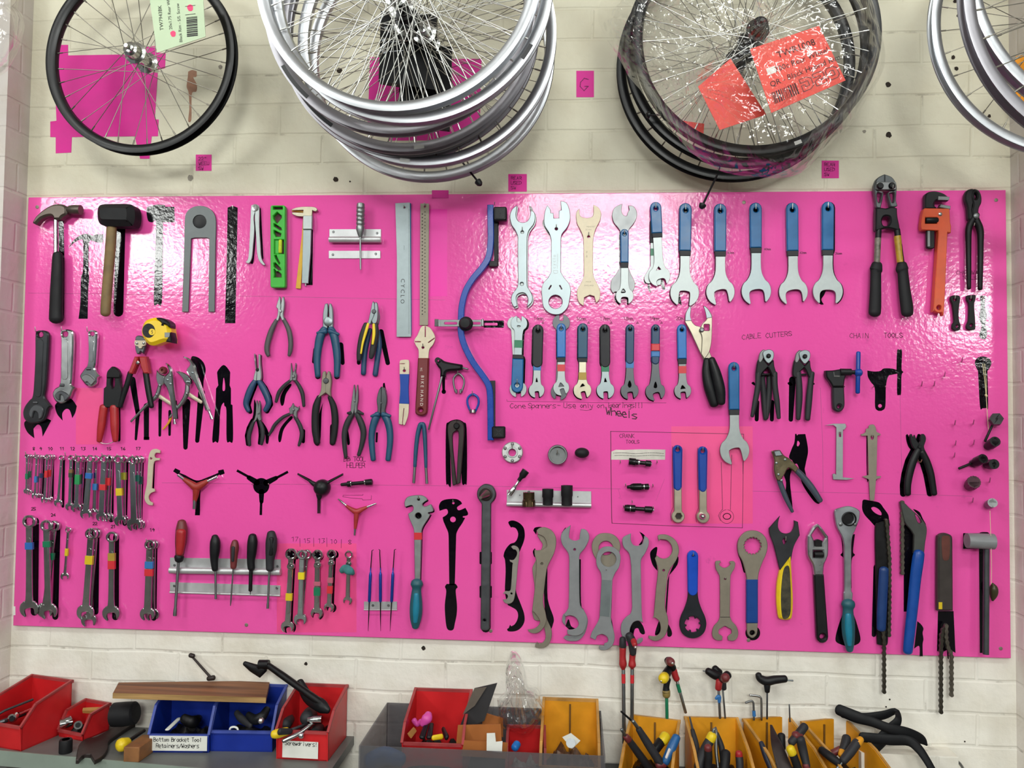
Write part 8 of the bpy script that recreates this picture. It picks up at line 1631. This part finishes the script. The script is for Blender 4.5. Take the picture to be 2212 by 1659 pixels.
thing('hex_key', 'red-stemmed T-handled hex key with a blue tag on its shaft', 'hex key', [('grip', TU('1370,590,46 1310,640,48', -.05), OILED), ('end_cap', TU('1345,620,46,-.075 1335,630,50,-.06', -.07), DKRED), ('stem', TU('1275,660,38 1265,740,36', -.04), RED), ('shaft', TU('1268,760,14 1284,1060,14', -.03, 1, False), DULL), ('tape_band', TU('1240,850,16 1272,830,24 1276,890,16', -.035, .6), T_BLUE)], HK)
thing('hex_key', 'black T-handled hex key standing alone at the right of the group', 'hex key', [('handle', TU('1700,590,34 1720,630,42 1790,660,50 1880,645,46 1990,635,40', -.02), BLACK), ('stem', TU('1795,680,40 1796,770,28', -.02), BLACK), ('short_end', TU('2000,648,9 2075,655,9', -.02, 1, False), BRIGHT), ('shaft', TU('1796,780,10 1794,1070,10', -.02, 1, False), DARKST)], HK)
LK = 'L-shaped hex keys behind the amber bins'
thing('hex_key', 'bigger chrome L-shaped hex key standing upside down', 'hex key', [('key', TU('1608,812,13 1690,822,13 1722,838,13 1732,880,13 1734,1080,13', -.02), CHD)], LK)
thing('hex_key', 'smaller L-shaped hex key with blue tape', 'hex key', [('key', TU('1562,895,12 1618,876,12 1642,890,12 1648,930,12 1652,1080,12', -.02), DULL), ('tape_band', TU('1650,980,18 1655,1040,20', -.02, 1, False, False), T_BLUE)], LK)
thing('hex_key', 'thin pointed rod standing behind the third amber bin', 'hex key', [('rod', TU('2036,915,8 2043,1100,9', -.02, 1, False), DULL)])

# ---------------------------------------------------------------- inner tube
F(1700, 1400, 4.32)
ITUBE = M('inner_tube_rubber', '0b0c10', 0, .55, .2, 30, spec=.25)
thing('inner_tube', 'flat black inner tube coiled at the right of the amber bins', 'inner tube', [('tube', TU('485,575,50,-.03 640,640,54,-.04 800,690,44,-.05 960,750,44,-.06 1120,790,48,-.06 1250,850,44,-.05 1305,905,10,-.05', -.04, .3) + TU('520,620,30,-.01 720,650,44,-.01 900,625,40,-.02 1010,590,30,-.03 1040,660,34,-.05 980,750,56,-.05 870,870,60,-.05 815,940,50,-.05', -.04, .3) + TU('700,830,44,-.05 950,855,50,-.06 1130,865,46,-.07 1220,930,42,-.08 1300,1040,36,-.09 1380,1180,34,-.10', -.05, .3), ITUBE)])
thing('cable', 'silver cable loop beside the white plinth at the lower right', 'cable', [('cable', TU('1582,1060,14 1605,1070,14 1640,1120,14 1660,1200,14', -.03), CHD)])

# ================================================================ assemble the board
bo = bpy.data.objects.new('tool_board', None); COL.objects.link(bo); bo.location = (1.22, 0, 0); bo.empty_display_size = 0.05
tag(bo, 'large glossy pink painted tool board fixed on the white brick wall', 'board')
BORG = Vector((1.22, 0, 0))
part(bo, BORG, 'panel', BOARD, PINK, {'bevel': 0.0015})
for q in BOARD_PARTS: part(bo, BORG, *q)
